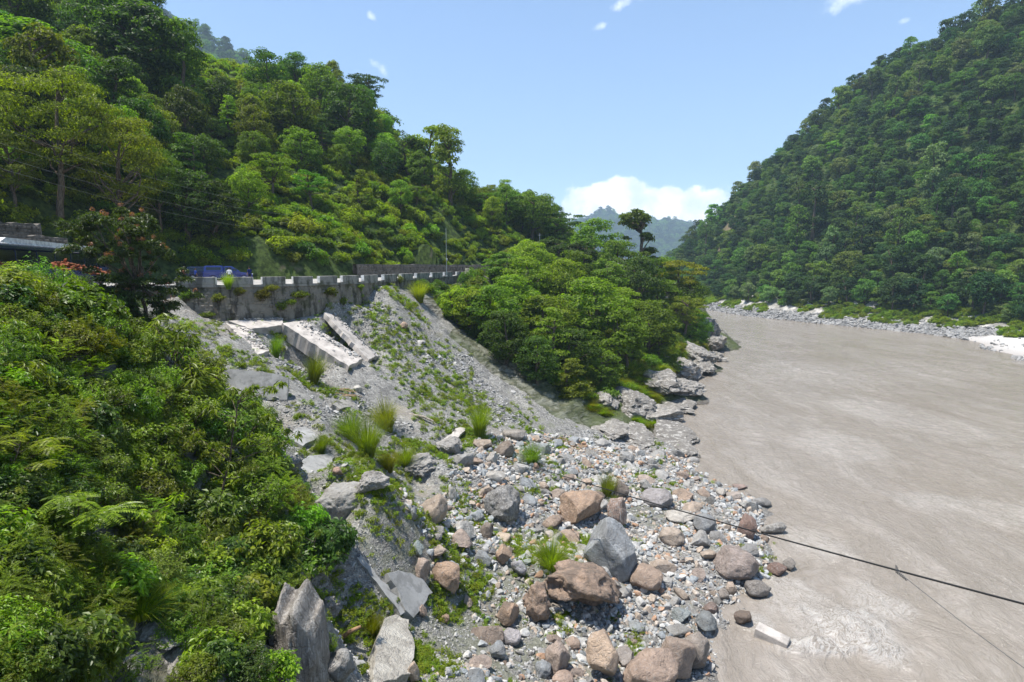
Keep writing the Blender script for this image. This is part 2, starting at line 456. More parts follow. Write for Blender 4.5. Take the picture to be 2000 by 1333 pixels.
M_CONC_GREY = concrete_material('grey_concrete', (0.33, 0.325, 0.31), 0.4)
M_PARAPET = concrete_material('weathered_parapet', (0.30, 0.285, 0.255), 0.75, True)
M_WALL = concrete_material('stained_masonry', (0.235, 0.21, 0.17), 0.85, True)
M_STONE = concrete_material('dark_wall_stone', (0.15, 0.135, 0.115), 0.6)
M_WHITE = plain('white_paint', (0.66, 0.65, 0.62), 0.7, 0.3, 0.28, 3.0)
M_ROAD = plain('dusty_road', (0.34, 0.325, 0.30), 0.95, 0.1, 0.25, 0.8)
M_NAVY = plain('navy_paint', (0.012, 0.022, 0.075), 0.25, 0.5, **{'Coat Weight': 0.6})
M_BLUE = plain('blue_car_paint', (0.012, 0.024, 0.17), 0.22, 0.5, **{'Coat Weight': 0.8})
M_DARKCAR = plain('dark_blue_car_paint', (0.012, 0.017, 0.06), 0.22, 0.5, **{'Coat Weight': 0.8})
M_GLASS = plain('dark_glass', (0.015, 0.02, 0.022), 0.08, 0.7)
M_TYRE = plain('tyre_rubber', (0.02, 0.02, 0.02), 0.85, 0.2)
M_RIM = plain('grey_rim', (0.35, 0.35, 0.36), 0.35, 0.5, Metallic=0.7)
M_LAMP = plain('lamp_glass', (0.7, 0.7, 0.68), 0.1, 0.6)
M_METAL = plain('galvanised_metal', (0.34, 0.36, 0.37), 0.5, 0.5, 0.1, Metallic=0.4)
M_CABLE = plain('black_cable', (0.018, 0.018, 0.018), 0.6, 0.3)
M_ROPE = plain('grey_rope', (0.10, 0.10, 0.10), 0.8, 0.2, 0.3, 30)
M_WIRE = plain('pale_wire', (0.20, 0.21, 0.20), 0.5, 0.4)
M_SKIN = plain('skin', (0.22, 0.12, 0.08), 0.6, 0.3)
M_HAIR = plain('black_hair', (0.012, 0.010, 0.010), 0.6, 0.3)
M_SHIRT_WHITE = plain('white_shirt', (0.78, 0.78, 0.76), 0.9, 0.1)
M_SHIRT_NAVY = plain('navy_shirt', (0.015, 0.025, 0.11), 0.9, 0.1)
M_SHIRT_BLUE = plain('blue_shirt', (0.02, 0.05, 0.25), 0.9, 0.1)
M_TROUSERS = plain('dark_trousers', (0.02, 0.022, 0.03), 0.9, 0.1)
M_WOOD = plain('dry_wood', (0.36, 0.25, 0.15), 0.85, 0.2, 0.35, 6)
M_LOG = plain('log_bark', (0.24, 0.15, 0.085), 0.85, 0.2, 0.4, 6)
M_PALEWOOD = plain('bleached_wood', (0.30, 0.26, 0.21), 0.9, 0.1, 0.35, 6)
M_BRICK = plain('red_brown_timber', (0.30, 0.105, 0.05), 0.85, 0.2, 0.4, 3)
# ------------------------------------------------------------------ terrain: one height field, split into the pieces of the setting
OUTER = np.array([(-22, 16), (-27, 28), (-32.5, 40), (-35.5, 47.5), (-34.5, 52), (-29.8, 53), (-25.2, 53.6), (-20.2, 58.2), (-17.2, 64.5), (-15.6, 72), (-14.0, 86), (-11.3, 104), (-3, 120), (10, 138), (28, 158), (45, 185)], float)
INNER = np.array([(-34, 14), (-40, 30), (-46.5, 43), (-49, 52), (-47.5, 62), (-42, 73), (-33, 78), (-26.5, 83), (-22.5, 91), (-18.8, 106), (-13.0, 118), (-3, 132), (14, 150), (34, 172), (52, 204)], float)
ROAD_Z = 18.2
C = []          # control points: world x, y, z
def cp(px, py, y, dz=0.0):
    p = P(px, py, y); C.append((p[0], p[1], p[2] + dz))
for x, y in OUTER: C.append((x, y, ROAD_Z - 0.25))
for x, y in INNER: C.append((x, y, ROAD_Z - 0.1))
for x, y in INNER[:9]: C.append((x - 1.2, y + 0.6, ROAD_Z + 1.6))
# foot of the retaining wall
for px, py, y in ((340, 608, 51.5), (400, 620, 51.2), (450, 632, 51.6), (520, 634, 52.6), (590, 622, 55.0), (640, 606, 58.5), (690, 606, 62), (735, 560, 66.5), (800, 570, 77)):
    cp(px, py, y)
# gravel slope
for q in ((380, 640, 46), (330, 640, 40), (430, 740, 40), (350, 720, 37), (480, 660, 50), (560, 660, 53), (640, 690, 53), (690, 727, 51.5), (600, 760, 45), (600, 820, 40), (600, 900, 34.5), (520, 850, 36),
          (700, 1000, 30), (700, 1100, 27), (740, 1333, 22), (620, 1200, 23.5), (800, 1200, 27), (850, 1333, 23.5), (640, 1010, 29.5),
          (1000, 1333, 25.5), (1000, 1200, 30.5), (1000, 1050, 38), (1000, 950, 45), (1000, 880, 51), (1200, 900, 56), (1200, 1000, 44), (1300, 1200, 32.3), (1100, 1120, 34.5),
          (850, 1000, 37), (850, 1150, 29.5), (850, 900, 43.5), (750, 850, 45), (780, 920, 41), (850, 800, 54), (950, 800, 58), (850, 700, 63), (750, 650, 61), (740, 720, 55), (750, 580, 67), (840, 620, 74), (1000, 750, 68),
          (1120, 800, 67), (1250, 850, 66), (1150, 870, 59), (930, 690, 70), (1060, 760, 69)):
    cp(*q)
# near cliff under the shrubs
for q in ((0, 560, 21), (150, 610, 29), (230, 640, 33), (290, 660, 36), (0, 760, 16.5), (0, 1050, 12.5), (0, 1333, 9.6), (200, 760, 21), (200, 1050, 15.5), (200, 1333, 11.2), (400, 760, 29), (400, 880, 24),
          (400, 1060, 19.5), (400, 1333, 13.2), (560, 1120, 20.5), (560, 1333, 15.5), (520, 960, 26), (640, 1333, 18.5), (100, 900, 16)):
    cp(*q)
# shoreline (water level)
SHORE = [(1385, 1333), (1400, 1200), (1500, 1130), (1480, 990), (1340, 880), (1300, 800), (1370, 785), (1330, 750), (1395, 715), (1380, 690), (1412, 660)]
for px, py in SHORE:
    r = ray(px, py); t = -20 / r[2]; x, y = r[0] * t, r[1] * t
    C.append((x, y, 0.0)); C.append((x + 5, y - 1.5, -1.8))
for x, y, z in ((8, 20, 0), (6.5, 12, 0), (5, 0, 0), (4, -30, 0), (11, 12, -2), (9, -30, -2), (63, 180, 0), (65, 205, 0), (63, 235, 0.3), (56, 270, 1), (30, 300, 10), (76, 190, -2), (77, 215, -2), (75, 250, -2), (66, 300, -2), (52, 300, 1), (20, 380, 20), (60, 420, 3),
                (0, 12, 5.5), (-3, 4, 9), (-6, -10, 12), (-14, 0, 17), (-22, 6, 18.1), (-14, -30, 17)):
    C.append((x, y, z))
# wooded headland
for q in ((1150, 720, 84), (1300, 720, 93), (1220, 800, 76), (1270, 760, 84), (1380, 660, 138), (1340, 690, 112), (1250, 650, 108), (1000, 620, 92), (950, 560, 102), (1100, 580, 118), (1200, 560, 138), (1300, 570, 150), (1360, 610, 165), (1100, 670, 90), (1000, 690, 78), (900, 610, 84), (1050, 720, 76)):
    cp(*q)
# hillside above the road
for q in ((650, 400, 107), (650, 300, 130), (650, 210, 158), (400, 400, 87), (400, 300, 99), (400, 200, 113), (390, 125, 131), (150, 440, 57), (150, 350, 68), (150, 200, 89), (150, 100, 105), (150, 10, 124),
          (0, 450, 50), (0, 300, 65), (0, 150, 84), (0, 0, 108), (520, 145, 138), (600, 160, 150), (720, 215, 160), (790, 290, 163), (850, 335, 166), (900, 365, 170), (1000, 420, 180), (1100, 475, 195), (1250, 515, 205), (1350, 555, 215),
          (850, 400, 128), (850, 480, 108), (1000, 480, 140), (1000, 440, 160), (1100, 510, 160), (520, 250, 118), (520, 350, 99), (260, 300, 82), (260, 120, 112), (280, 30, 128), (750, 330, 138), (750, 440, 108)):
    cp(*q)
for q in ((390, 125, 131), (520, 145, 138), (600, 160, 150), (720, 215, 160), (850, 335, 166), (1000, 420, 180), (1100, 475, 195), (1250, 515, 205)):
    p = P(*q); k = (q[2] + 45) / q[2]
    C.append((p[0] * k, p[1] * k, p[2] * 0.62))
for x, y, z in ((-100, 20, 55), (-75, 0, 38), (-60, -30, 30), (-130, 90, 85), (-170, 60, 100), (-120, 150, 90), (-100, 210, 60), (-200, 250, 60), (-60, 260, 30), (-220, 0, 120), (-120, -50, 70), (0, 330, 20), (-200, 650, 20), (0, 650, 10)):
    C.append((x, y, z))
# far bank and the forested hill beyond it
BANK = [(140, 520), (104, 440), (92, 360), (90, 300), (90.6, 258), (99, 220), (114.6, 186), (124, 163), (115, 137), (109, 120), (112, 95), (118, 60), (124, 0), (126, -50)]
for x, y in BANK:
    C.append((x, y, 0.0)); C.append((x - 5, y - 2, -1.6))
for x, y, z in ((99, 300, 5), (99, 261, 4.5), (107, 224, 3.6), (121, 190, 3.2), (134, 167, 2.6), (133, 150, 2.0), (128, 128, 1.3), (150, 140, 3.0), (140, 110, 2.4), (160, 100, 6), (170, 60, 10), (170, 0, 14), (112, 440, 8), (150, 515, 8)):
    C.append((x, y, z))
for q in ((1320, 500, 425), (1400, 425, 428), (1500, 340, 400), (1600, 250, 370), (1700, 160, 340), (1770, 120, 325), (1850, 85, 305), (1930, 55, 290), (2000, 25, 280), (2000, 300, 214), (1700, 400, 246), (1500, 480, 292), (1850, 300, 240), (1850, 480, 200), (1600, 420, 272)):
    cp(*q)
for q in ((1320, 500, 425), (1400, 425, 428), (1500, 340, 400), (1600, 250, 370), (1700, 160, 340), (1850, 85, 305), (2000, 25, 280)):
    p = P(*q); C.append((p[0] + 70, p[1] + 45, p[2] * 0.78))
for x, y, z in ((290, 180, 150), (260, 120, 125), (230, 40, 80), (230, -50, 70), (420, 250, 190), (480, 100, 190), (500, 650, 30), (250, 650, 4), (400, 520, 90), (180, 560, 3)):
    C.append((x, y, z))
C = np.array(C)
# drop near-duplicate control points
keep = []
for i in range(len(C)):
    if all(np.hypot(*(C[i, :2] - C[j, :2])) > 1.0 for j in keep): keep.append(i)
C = C[keep]
SOFT = 4.0
_d = np.sqrt((C[:, None, 0] - C[None, :, 0]) ** 2 + (C[:, None, 1] - C[None, :, 1]) ** 2 + SOFT)
_A = np.zeros((len(C) + 3,) * 2); n_ = len(C)
_A[:n_, :n_] = -_d - 0.15 * np.eye(n_); _A[:n_, n_] = 1; _A[:n_, n_ + 1:] = C[:, :2]; _A[n_:, :n_] = _A[:n_, n_:].T
_w = np.linalg.solve(_A, np.concatenate([C[:, 2], np.zeros(3)]))
def h0(x, y):
    x = np.asarray(x, float); y = np.asarray(y, float); sh = x.shape
    x, y = x.ravel(), y.ravel(); r = np.empty(len(x))
    for s in range(0, len(x), 40000):
        a, b = x[s:s + 40000], y[s:s + 40000]
        d = np.sqrt((a[:, None] - C[None, :, 0]) ** 2 + (b[:, None] - C[None, :, 1]) ** 2 + SOFT)
        r[s:s + 40000] = -d @ _w[:n_] + _w[n_] + a * _w[n_ + 1] + b * _w[n_ + 2]
    return r.reshape(sh)

def seg_dist(x, y, poly):
    """distance to a polyline and the side (positive = to the left of its direction)"""
    best = np.full(np.shape(x), 1e9); side = np.zeros(np.shape(x))
    for (ax, ay), (bx, by) in zip(poly[:-1], poly[1:]):
        dx, dy = bx - ax, by - ay; L = dx * dx + dy * dy
        t = np.clip(((x - ax) * dx + (y - ay) * dy) / L, 0, 1)
        d = np.hypot(x - ax - t * dx, y - ay - t * dy)
        s = dx * (y - ay) - dy * (x - ax)
        m = d < best - 1e-9
        best = np.where(m, d, best); side = np.where(m, np.sign(s), side)
    return best, side
def in_poly(x, y, poly):
    x = np.asarray(x, float); y = np.asarray(y, float); c = np.zeros(x.shape, bool)
    j = len(poly) - 1
    for i in range(len(poly)):
        xi, yi = poly[i]; xj, yj = poly[j]
        c ^= ((yi > y) != (yj > y)) & (x < (xj - xi) * (y - yi) / (yj - yi + 1e-12) + xi)
        j = i
    return c
ROAD_POLY = np.concatenate([OUTER, INNER[::-1]])
def river_mid(y): return np.interp(y, [-60, 0, 60, 120, 160, 220, 260, 350, 500], [60, 62, 66, 72, 80, 78, 74, 70, 84])

TX = np.concatenate([np.arange(-260, -52, 4.0), np.arange(-52, 26, 0.3), np.arange(26, 66, 0.55), np.arange(66, 560, 4.0)])
TY = np.concatenate([np.arange(-60, 6, 4.0), np.arange(6, 72, 0.3), np.arange(72, 112, 0.42), np.arange(112, 180, 0.8), np.arange(180, 720, 4.5)])
GX, GY = np.meshgrid(TX, TY)
H = h0(GX, GY)
def gz_from(Hm):
    def f(x, y):
        x = np.asarray(x, float); y = np.asarray(y, float)
        i = np.clip(np.searchsorted(TX, x) - 1, 0, len(TX) - 2); j = np.clip(np.searchsorted(TY, y) - 1, 0, len(TY) - 2)
        a = np.clip((x - TX[i]) / (TX[i + 1] - TX[i]), 0, 1); b = np.clip((y - TY[j]) / (TY[j + 1] - TY[j]), 0, 1)
        return (Hm[j, i] * (1 - a) + Hm[j, i + 1] * a) * (1 - b) + (Hm[j + 1, i] * (1 - a) + Hm[j + 1, i + 1] * a) * b
    return f
gz = gz_from(H)
# the ground drops away in front of the retaining wall: its foot, given along the wall by picture column
FOOT = np.array([(300, 17.4), (345, 16.6), (375, 15.6), (400, 15.1), (450, 14.85), (520, 14.5), (590, 14.8), (622, 15.0), (650, 16.5), (668, 15.7), (690, 15.3), (712, 15.9), (735, 17.6), (757, 17.8), (800, 16.9), (850, 16.8), (900, 17.0), (960, 17.2)])
d_out, side_out = seg_dist(GX, GY, OUTER)
_m = (side_out < 0) & (d_out < 6.5) & (GY > 50.6) & (GX > -36) & (GX < -9)
_wl = resample_line = None
def _resample(poly, n):
    s = np.concatenate([[0], np.cumsum(np.hypot(*np.diff(poly, axis=0).T))]); t = np.linspace(0, s[-1], n)
    return np.stack([np.interp(t, s, poly[:, 0]), np.interp(t, s, poly[:, 1])], 1)
_wl = _resample(OUTER[4:13], 160); _wu = project(np.c_[_wl, np.full(160, 17.0)])[0]
_i = np.argmin((GX[_m][:, None] - _wl[None, :, 0]) ** 2 + (GY[_m][:, None] - _wl[None, :, 1]) ** 2, axis=1)
_cap = np.interp(_wu[_i], FOOT[:, 0], FOOT[:, 1]) - 0.35 * np.maximum(d_out[_m] - 0.5, 0)
_k = np.clip((6.5 - d_out[_m]) / 2.5, 0, 1)
H[_m] = np.where(H[_m] > _cap, H[_m] + (_cap - H[_m]) * _k, H[_m])
gz = gz_from(H)
HBASE = H.copy()
def hit(px, py, y0=6.0, y1=500.0, f=None):
    """where the sight line through a photograph pixel meets the ground"""
    r = ray(px, py); y = np.exp(np.linspace(math.log(y0), math.log(y1), 5000))
    X = r[0] * y / r[1]; Z = 20 + r[2] * y / r[1]
    b = Z < np.maximum((f or gz)(X, y), 0.0)
    k = int(np.argmax(b)) if b.any() else len(y) - 1
    return np.array([X[k], y[k], max(Z[k], 0.0)])
def poly_px(pts, **k): return np.array([hit(*p, **k)[:2] for p in pts])

# fallen concrete slabs lie in the slope: take their corners before the ground is dug out under them
def slab_corner(px, py): return hit(px, py, y0=30)
# local shapes
def gauss(cx, cy, r): return np.exp(-((GX - cx) ** 2 + (GY - cy) ** 2) / (r * r))
pit = hit(575, 690, y0=30); H -= 2.6 * gauss(pit[0], pit[1], 2.0)
pit = hit(615, 708, y0=30); H -= 1.8 * gauss(pit[0], pit[1], 1.6)
pit2 = hit(650, 745, y0=30); H -= 1.2 * gauss(pit2[0], pit2[1], 1.1)
# talus ridges leaning against the wall
for px, py, hgt, r in ((650, 610, 0.9, 1.3), (345, 622, 1.0, 1.8), (395, 645, 0.6, 1.4)):
    q = hit(px, py, y0=30); H += hgt * gauss(q[0], q[1], r)
for px0, py0, px1, py1, a, r in ((690, 960, 900, 850, -1.9, 1.0), (640, 1000, 740, 930, 0.9, 1.6), (600, 920, 660, 900, -0.8, 0.9), (480, 720, 640, 860, 0.5, 2.0)):
    A, B = hit(px0, py0), hit(px1, py1)
    for t in np.linspace(0, 1, 9):
        H += a / 3.0 * gauss(A[0] + (B[0] - A[0]) * t, A[1] + (B[1] - A[1]) * t, r)

right = GX > river_mid(GY)
d_in, side_in = seg_dist(GX, GY, INNER)
on_road = in_poly(GX, GY, ROAD_POLY)
hillside = (side_in > 0) & ~right & ~on_road & (GX < 30 + 0 * GY)
GRAVEL_PX = [(300, 610), (400, 622), (470, 634), (620, 622), (735, 560), (800, 575), (850, 640), (930, 705), (1010, 765), (1080, 815), (1180, 850), (1330, 872), (1345, 885), (1470, 950), (1520, 1040), (1520, 1150), (1420, 1220), (1400, 1333), (640, 1333), (610, 1180), (600, 1050), (520, 900), (420, 790), (300, 690)]
gp = poly_px(GRAVEL_PX)
lo = gp[gp[:, 1] < 40]
GRAVEL_POLY = np.concatenate([gp, [(12, 14), (8, 10), (-2, 10), (-4.5, 14)]]) if False else gp
gravel = in_poly(GX, GY, GRAVEL_POLY) | ((side_out < 0) & (d_out < 14) & (GY > 49.5) & (GY < 76) & (GX > -33) & (GX < -8)) | ((~right) & (H < 3.0) & (GY < 62) & (GX > -4 + 0.0 * GY) & (GY > -60))
# relief
nz_fine = fbm(GX / 0.9, GY / 0.9, octs=3, seed=3)
nz_mid = fbm(GX / 4.0, GY / 4.0, octs=4, seed=5)
nz_big = fbm(GX / 34.0, GY / 34.0, octs=4, seed=9)
shore_band = np.clip(1 - np.abs(H - 2.0) / 7.0, 0, 1) * (~right) * ~gravel * (GY > 58) * (GY < 240)
strata = fbm((GX * 0.8 + GY * 0.55) / 5.5 + H / 9.0, (GY * 0.8 - GX * 0.5) / 16.0, H / 2.2, octs=4, seed=21, ridged=True)
_sc = hit(585, 675, y0=30); SLABM = 1 - 0.9 * np.exp(-((GX - _sc[0]) ** 2 + (GY - _sc[1]) ** 2) / 40.0)
dn = GX * 0.83 - GY * 0.55; ln = GX * 0.55 + GY * 0.83
gul = fbm(ln / 3.2 + 0.6 * nz_mid, dn / 16.0, octs=4, seed=45, ridged=True)
H = H + np.where(gravel, 0.14 * nz_fine + 0.30 * nz_mid + 0.55 * gul * SLABM * np.clip((H - 3.0) / 3.0, 0, 1) * np.clip((ROAD_Z - H) / 3, 0, 1), 0)
strata2 = fbm((GX * 0.8 + GY * 0.55) / 1.9 + H / 2.5, (GY * 0.8 - GX * 0.5) / 7.0, H / 0.9, octs=4, seed=23, ridged=True)
H = H + shore_band * (1.7 * strata + 0.7 * strata2 - 0.6) * np.clip((GY - 58) / 10, 0, 1)
near_cliff = (~right) & ~gravel & ~hillside & (GY < 45) & (GX < 0)
cl = np.clip((20 - GY) / 6, 0, 1)
H = H + np.where(near_cliff, 0.5 * nz_mid + cl * 0.8 * fbm(GX / 0.7, GY / 2.4, H / 3.0, octs=4, seed=31, ridged=True), 0)
H = H + np.where(hillside, np.clip(d_in / 14, 0, 1) * (2.2 * nz_big * np.clip(d_in / 40, 0, 1) + 0.9 * nz_mid), 0)
rise = np.clip((H - 4) / 20, 0, 1)
H = H + np.where(right, rise * (9.0 * nz_big + 2.0 * nz_mid) + np.clip(H / 2, 0, 1) * 0.25 * nz_mid, 0)
gully = np.abs(((GX - 90) * 0.3 - (GY - 250) * 0.95 + 16 * nz_big) % 62 - 31) / 31
H = H + np.where(right, rise * 7.0 * (gully - 0.6), 0)
H = np.where(on_road, np.minimum(H, ROAD_Z - 0.35), H)
# the ground drops straight down in front of the retaining wall
H = np.where((side_out < 0) & (d_out < 0.9) & (GY > 50.5) & (GX > -31) & (GX < -14.6), H - 0.0, H)
wall_zone = (side_out < 0) & (d_out < 3.0) & (GY > 50) & (GX > -31)
gz = gz_from(H)

fy, fx = np.mgrid[0:len(TY) - 1, 0:len(TX) - 1]
qd = np.stack([fy * len(TX) + fx, fy * len(TX) + fx + 1, (fy + 1) * len(TX) + fx + 1, (fy + 1) * len(TX) + fx], -1).reshape(-1, 4)
def qc(a): return a[:-1, :-1].ravel()
zone = np.full(len(qd), 0)                       # 0 rocky bank, 1 gravel, 2 hillside (with the road bed), 3 far bank, 4 far hill, 5 near cliff
zone[qc(gravel)] = 1
zone[qc(near_cliff & (H > 3))] = 5
zone[qc(hillside | on_road | ((H > 14) & (GX < -28) & (GY < 60)))] = 2
zone[qc(gravel & ~on_road & ~hillside)] = 1
zone[qc(right)] = 3
zone[qc(right & (H > 5.0 + 1.2 * nz_mid))] = 4
VEG = np.clip(0.5 + 0.9 * fbm(GX / 11, GY / 11, octs=3, seed=41), 0, 1)
sand_poly = np.array([(109, 116), (120, 150), (127, 157), (133, 150), (150, 120), (150, 90), (112, 90)])
SAND = in_poly(GX, GY, sand_poly) * 1.0
SAND = np.maximum(SAND, 1.0 * (np.hypot((GX - 112) / 4.0, (GY - 192) / 9.0) < 1))
SCAR = np.zeros_like(H)
sa, sb = hit(1432, 428, y0=250), hit(1394, 506, y0=250)
for t_ in np.linspace(0, 1, 14):
    q_ = sa + (sb - sa) * t_; SCAR = np.maximum(SCAR, np.exp(-((GX - q_[0]) ** 2 + (GY - q_[1]) ** 2) / 20.0))
veg_attr = np.where(right, np.where(H > 5, SCAR, SAND), np.where(hillside | on_road | ((H > 14) & (GX < -28)), 0.0, VEG))
WET = np.clip(1 - (H - 0.0) / np.where(right, 0.9, 0.55), 0, 1)
pts_all = np.stack([GX.ravel(), GY.ravel(), H.ravel()], 1)
def terrain_piece(name, sel, mat, label):
    f = qd[sel]; u, inv = np.unique(f.ravel(), return_inverse=True)
    me = mesh_np(name, pts_all[u], inv.reshape(-1, 4), [mat], True)
    for an, arr in (('veg', veg_attr), ('wet', WET)):
        at = me.attributes.new(an, 'FLOAT', 'POINT'); at.data.foreach_set('value', arr.ravel()[u].astype(np.float32))
    return tag(link(name, me), label, None, None, 'structure')
terrain_piece('rocky_shore', zone == 0, M_ROCKY, 'rocky lower bank with tilted grey strata under the trees')
terrain_piece('gravel_slope', zone == 1, M_GRAVEL, 'grey landslide slope of gravel running from the wall to the river')
terrain_piece('hillside', zone == 2, M_HILL, 'green hillside rising above the road')
terrain_piece('far_bank', zone == 3, M_BANK, 'stony bank with pale sand bar across the river')
terrain_piece('far_hillside', zone == 4, M_HILL, 'steep hillside under the forest across the river')
terrain_piece('near_cliff', zone == 5, M_CLIFF if False else M_ROCKY, 'steep rock bank beneath the near shrubs')

# road surface: a strip between its outer and inner edge
def resample(poly, n):
    s = np.concatenate([[0], np.cumsum(np.hypot(*np.diff(poly, axis=0).T))]); t = np.linspace(0, s[-1], n)
    return np.stack([np.interp(t, s, poly[:, 0]), np.interp(t, s, poly[:, 1])], 1)
def smooth_line(poly, n):
    q = resample(poly, n)
    for _ in range(6):
        q[1:-1] = 0.25 * q[:-2] + 0.5 * q[1:-1] + 0.25 * q[2:]
    return q
ro, ri = resample(OUTER, 120), resample(INNER, 120)
rv = np.concatenate([np.c_[ro, np.full(120, ROAD_Z)], np.c_[ri, np.full(120, ROAD_Z)]])
k = np.arange(119)
tag(link('road', mesh_np('road', rv, np.stack([k, k + 1, k + 121, k + 120], 1), [M_ROAD])), 'dusty hill road running behind the parapet', None, None, 'structure')

# ------------------------------------------------------------------ river
RX = np.concatenate([np.arange(-30, 4, 4.0), np.arange(4, 62, 0.22), np.arange(62, 135, 0.7), np.arange(135, 420, 9.0)])
RY = np.concatenate([np.arange(-60, 20, 4.0), np.arange(20, 70, 0.22), np.arange(70, 150, 0.55), np.arange(150, 290, 1.6), np.arange(290, 700, 12)])
WX, WY = np.meshgrid(RX, RY)
FLOW = np.array([0.33, 0.944])
al = WX * FLOW[0] + WY * FLOW[1]; ac = WX * FLOW[1] - WY * FLOW[0]
wz = 0.10 * fbm(ac / 2.2 + 0.5 * vnoise(al / 9, ac / 9, seed=2), al / 4.5, octs=4, seed=51)
wz += 0.075 * fbm(ac / 0.9 + 0.4 * vnoise(al / 3, ac / 3, seed=4), al / 1.7, octs=3, seed=52, ridged=True)
def water_pt(px, py):
    r = ray(px, py); t = -20 / r[2]; return r[0] * t, r[1] * t
foam = np.zeros_like(WX)
edge = fbm(WX / 1.3, WY / 1.3, octs=4, seed=55)
for (px, py, rx, ry, amt, hz) in ((1650, 1225, 2.8, 2.1, 1.0, 0.24), (1700, 1240, 1.8, 2.4, 1.0, 0.26), (1600, 1265, 2.4, 0.7, 1.0, 0.34), (1560, 1180, 2.6, 2.8, 0.55, 0.08), (1720, 1180, 1.8, 2.2, 0.6, 0.1),
                                   (1590, 1060, 2.6, 3.0, 0.45, 0.06), (1650, 870, 5, 6, 0.4, 0.08), (1700, 800, 6, 8, 0.35, 0.1), (1830, 980, 3, 2, 0.5, 0.06), (1870, 840, 6, 6, 0.3, 0.08), (1950, 1000, 4, 3, 0.4, 0.06),
                                   (1480, 1220, 1.0, 1.2, 0.8, 0.06), (1540, 1140, 1.2, 1.2, 0.7, 0.05), (1600, 730, 14, 14, 0.25, 0.12), (1800, 720, 16, 12, 0.22, 0.12)):
    x, y = water_pt(px, py)
    g = np.clip(1.15 - np.hypot((WX - x) / rx, (WY - y) / ry) + 0.45 * edge, 0, 1)
    foam = np.maximum(foam, amt * np.clip(g * 2.0, 0, 1))
    wz += hz * g * (0.5 + fbm(WX / 0.75, WY / 0.75, octs=4, seed=57, ridged=True))
wme = mesh_np('river', np.stack([WX.ravel(), WY.ravel(), wz.ravel()], 1),
              (lambda a, b: np.stack([a * len(RX) + b, a * len(RX) + b + 1, (a + 1) * len(RX) + b + 1, (a + 1) * len(RX) + b], -1).reshape(-1, 4))(*np.mgrid[0:len(RY) - 1, 0:len(RX) - 1]), None or [], True)
at = wme.attributes.new('foam', 'FLOAT', 'POINT'); at.data.foreach_set('value', foam.ravel().astype(np.float32))
def water_material():
    m, t = new_mat('muddy_water'); p = pos(t)
    fo = nd(t, 'ShaderNodeAttribute', None, attribute_name='foam').outputs['Fac']
    warp = nd(t, 'ShaderNodeTexNoise', {'Vector': p, 'Scale': 0.09, 'Detail': 4.0}).outputs['Color']
    pw = nd(t, 'ShaderNodeVectorMath', {0: warp, 1: (9, 9, 0)}, operation='MULTIPLY').outputs[0]
    pw = nd(t, 'ShaderNodeVectorMath', {0: p, 1: pw}, operation='ADD').outputs[0]
    mp = nd(t, 'ShaderNodeMapping', {'Vector': pw, 'Rotation': (0, 0, math.atan2(FLOW[0], FLOW[1])), 'Scale': (1.0, 0.22, 1.0)}, vector_type='POINT').outputs[0]
    n1 = noise(t, mp, 0.30, 7, 0.62, 0.6); n2 = noise(t, mp, 1.5, 7, 0.68, 1.2); n3 = noise(t, pw, 3.2, 5, 0.62, 0.8); nb = noise(t, mp, 0.07, 4, 0.5)
    ridge = mth(t, 'SUBTRACT', 1.0, mth(t, 'MULTIPLY', mth(t, 'ABSOLUTE', mth(t, 'SUBTRACT', n2, 0.5)), 14.0), clamp=True)
    ridge = mth(t, 'MULTIPLY', ridge, smooth(t, n1, 0.46, 0.66))
    c = mixc(t, smooth(t, n1, 0.35, 0.65), (0.262, 0.228, 0.190), (0.288, 0.254, 0.217))
    c = mixc(t, smooth(t, nb, 0.40, 0.60), mixc(t, 1.0, c, (0.97, 0.96, 0.94), 'MULTIPLY'), c)
    n6 = noise(t, mp, 5.0, 4, 0.6, 0.6)
    c = mixc(t, mth(t, 'MULTIPLY', smooth(t, n6, 0.55, 0.72), 0.35), c, mixc(t, 1.0, c, (0.72, 0.71, 0.70), 'MULTIPLY'))
    c = mixc(t, mth(t, 'MULTIPLY', ridge, 0.42), c, (0.42, 0.38, 0.335))
    nf = noise(t, pw, 2.0, 8, 0.72, 2.0)
    fr = mth(t, 'SUBTRACT', 1.0, mth(t, 'MULTIPLY', mth(t, 'ABSOLUTE', mth(t, 'SUBTRACT', nf, 0.5)), 11.0), clamp=True)
    c = mixc(t, mth(t, 'MULTIPLY', fo, mth(t, 'MULTIPLY_ADD', fr, 0.8, 0.04)), c, (0.54, 0.51, 0.47))
    h = mth(t, 'ADD', mth(t, 'MULTIPLY', n2, 0.6), mth(t, 'MULTIPLY', n3, 0.45))
    h = mth(t, 'ADD', h, mth(t, 'MULTIPLY', n6, 0.22))
    h = mth(t, 'ADD', h, mth(t, 'MULTIPLY', nf, mth(t, 'MULTIPLY', fo, 0.6)))
    nm = bump(t, h, 1.0, 0.26, bump(t, n1, 0.4, 0.6))
    out(t, bsdf(t, c, 0.13, 0.5, nm)); return m
wme.materials.append(water_material())
tag(link('river', wme), 'broad muddy brown river with streaks of foam', None, None, 'structure')

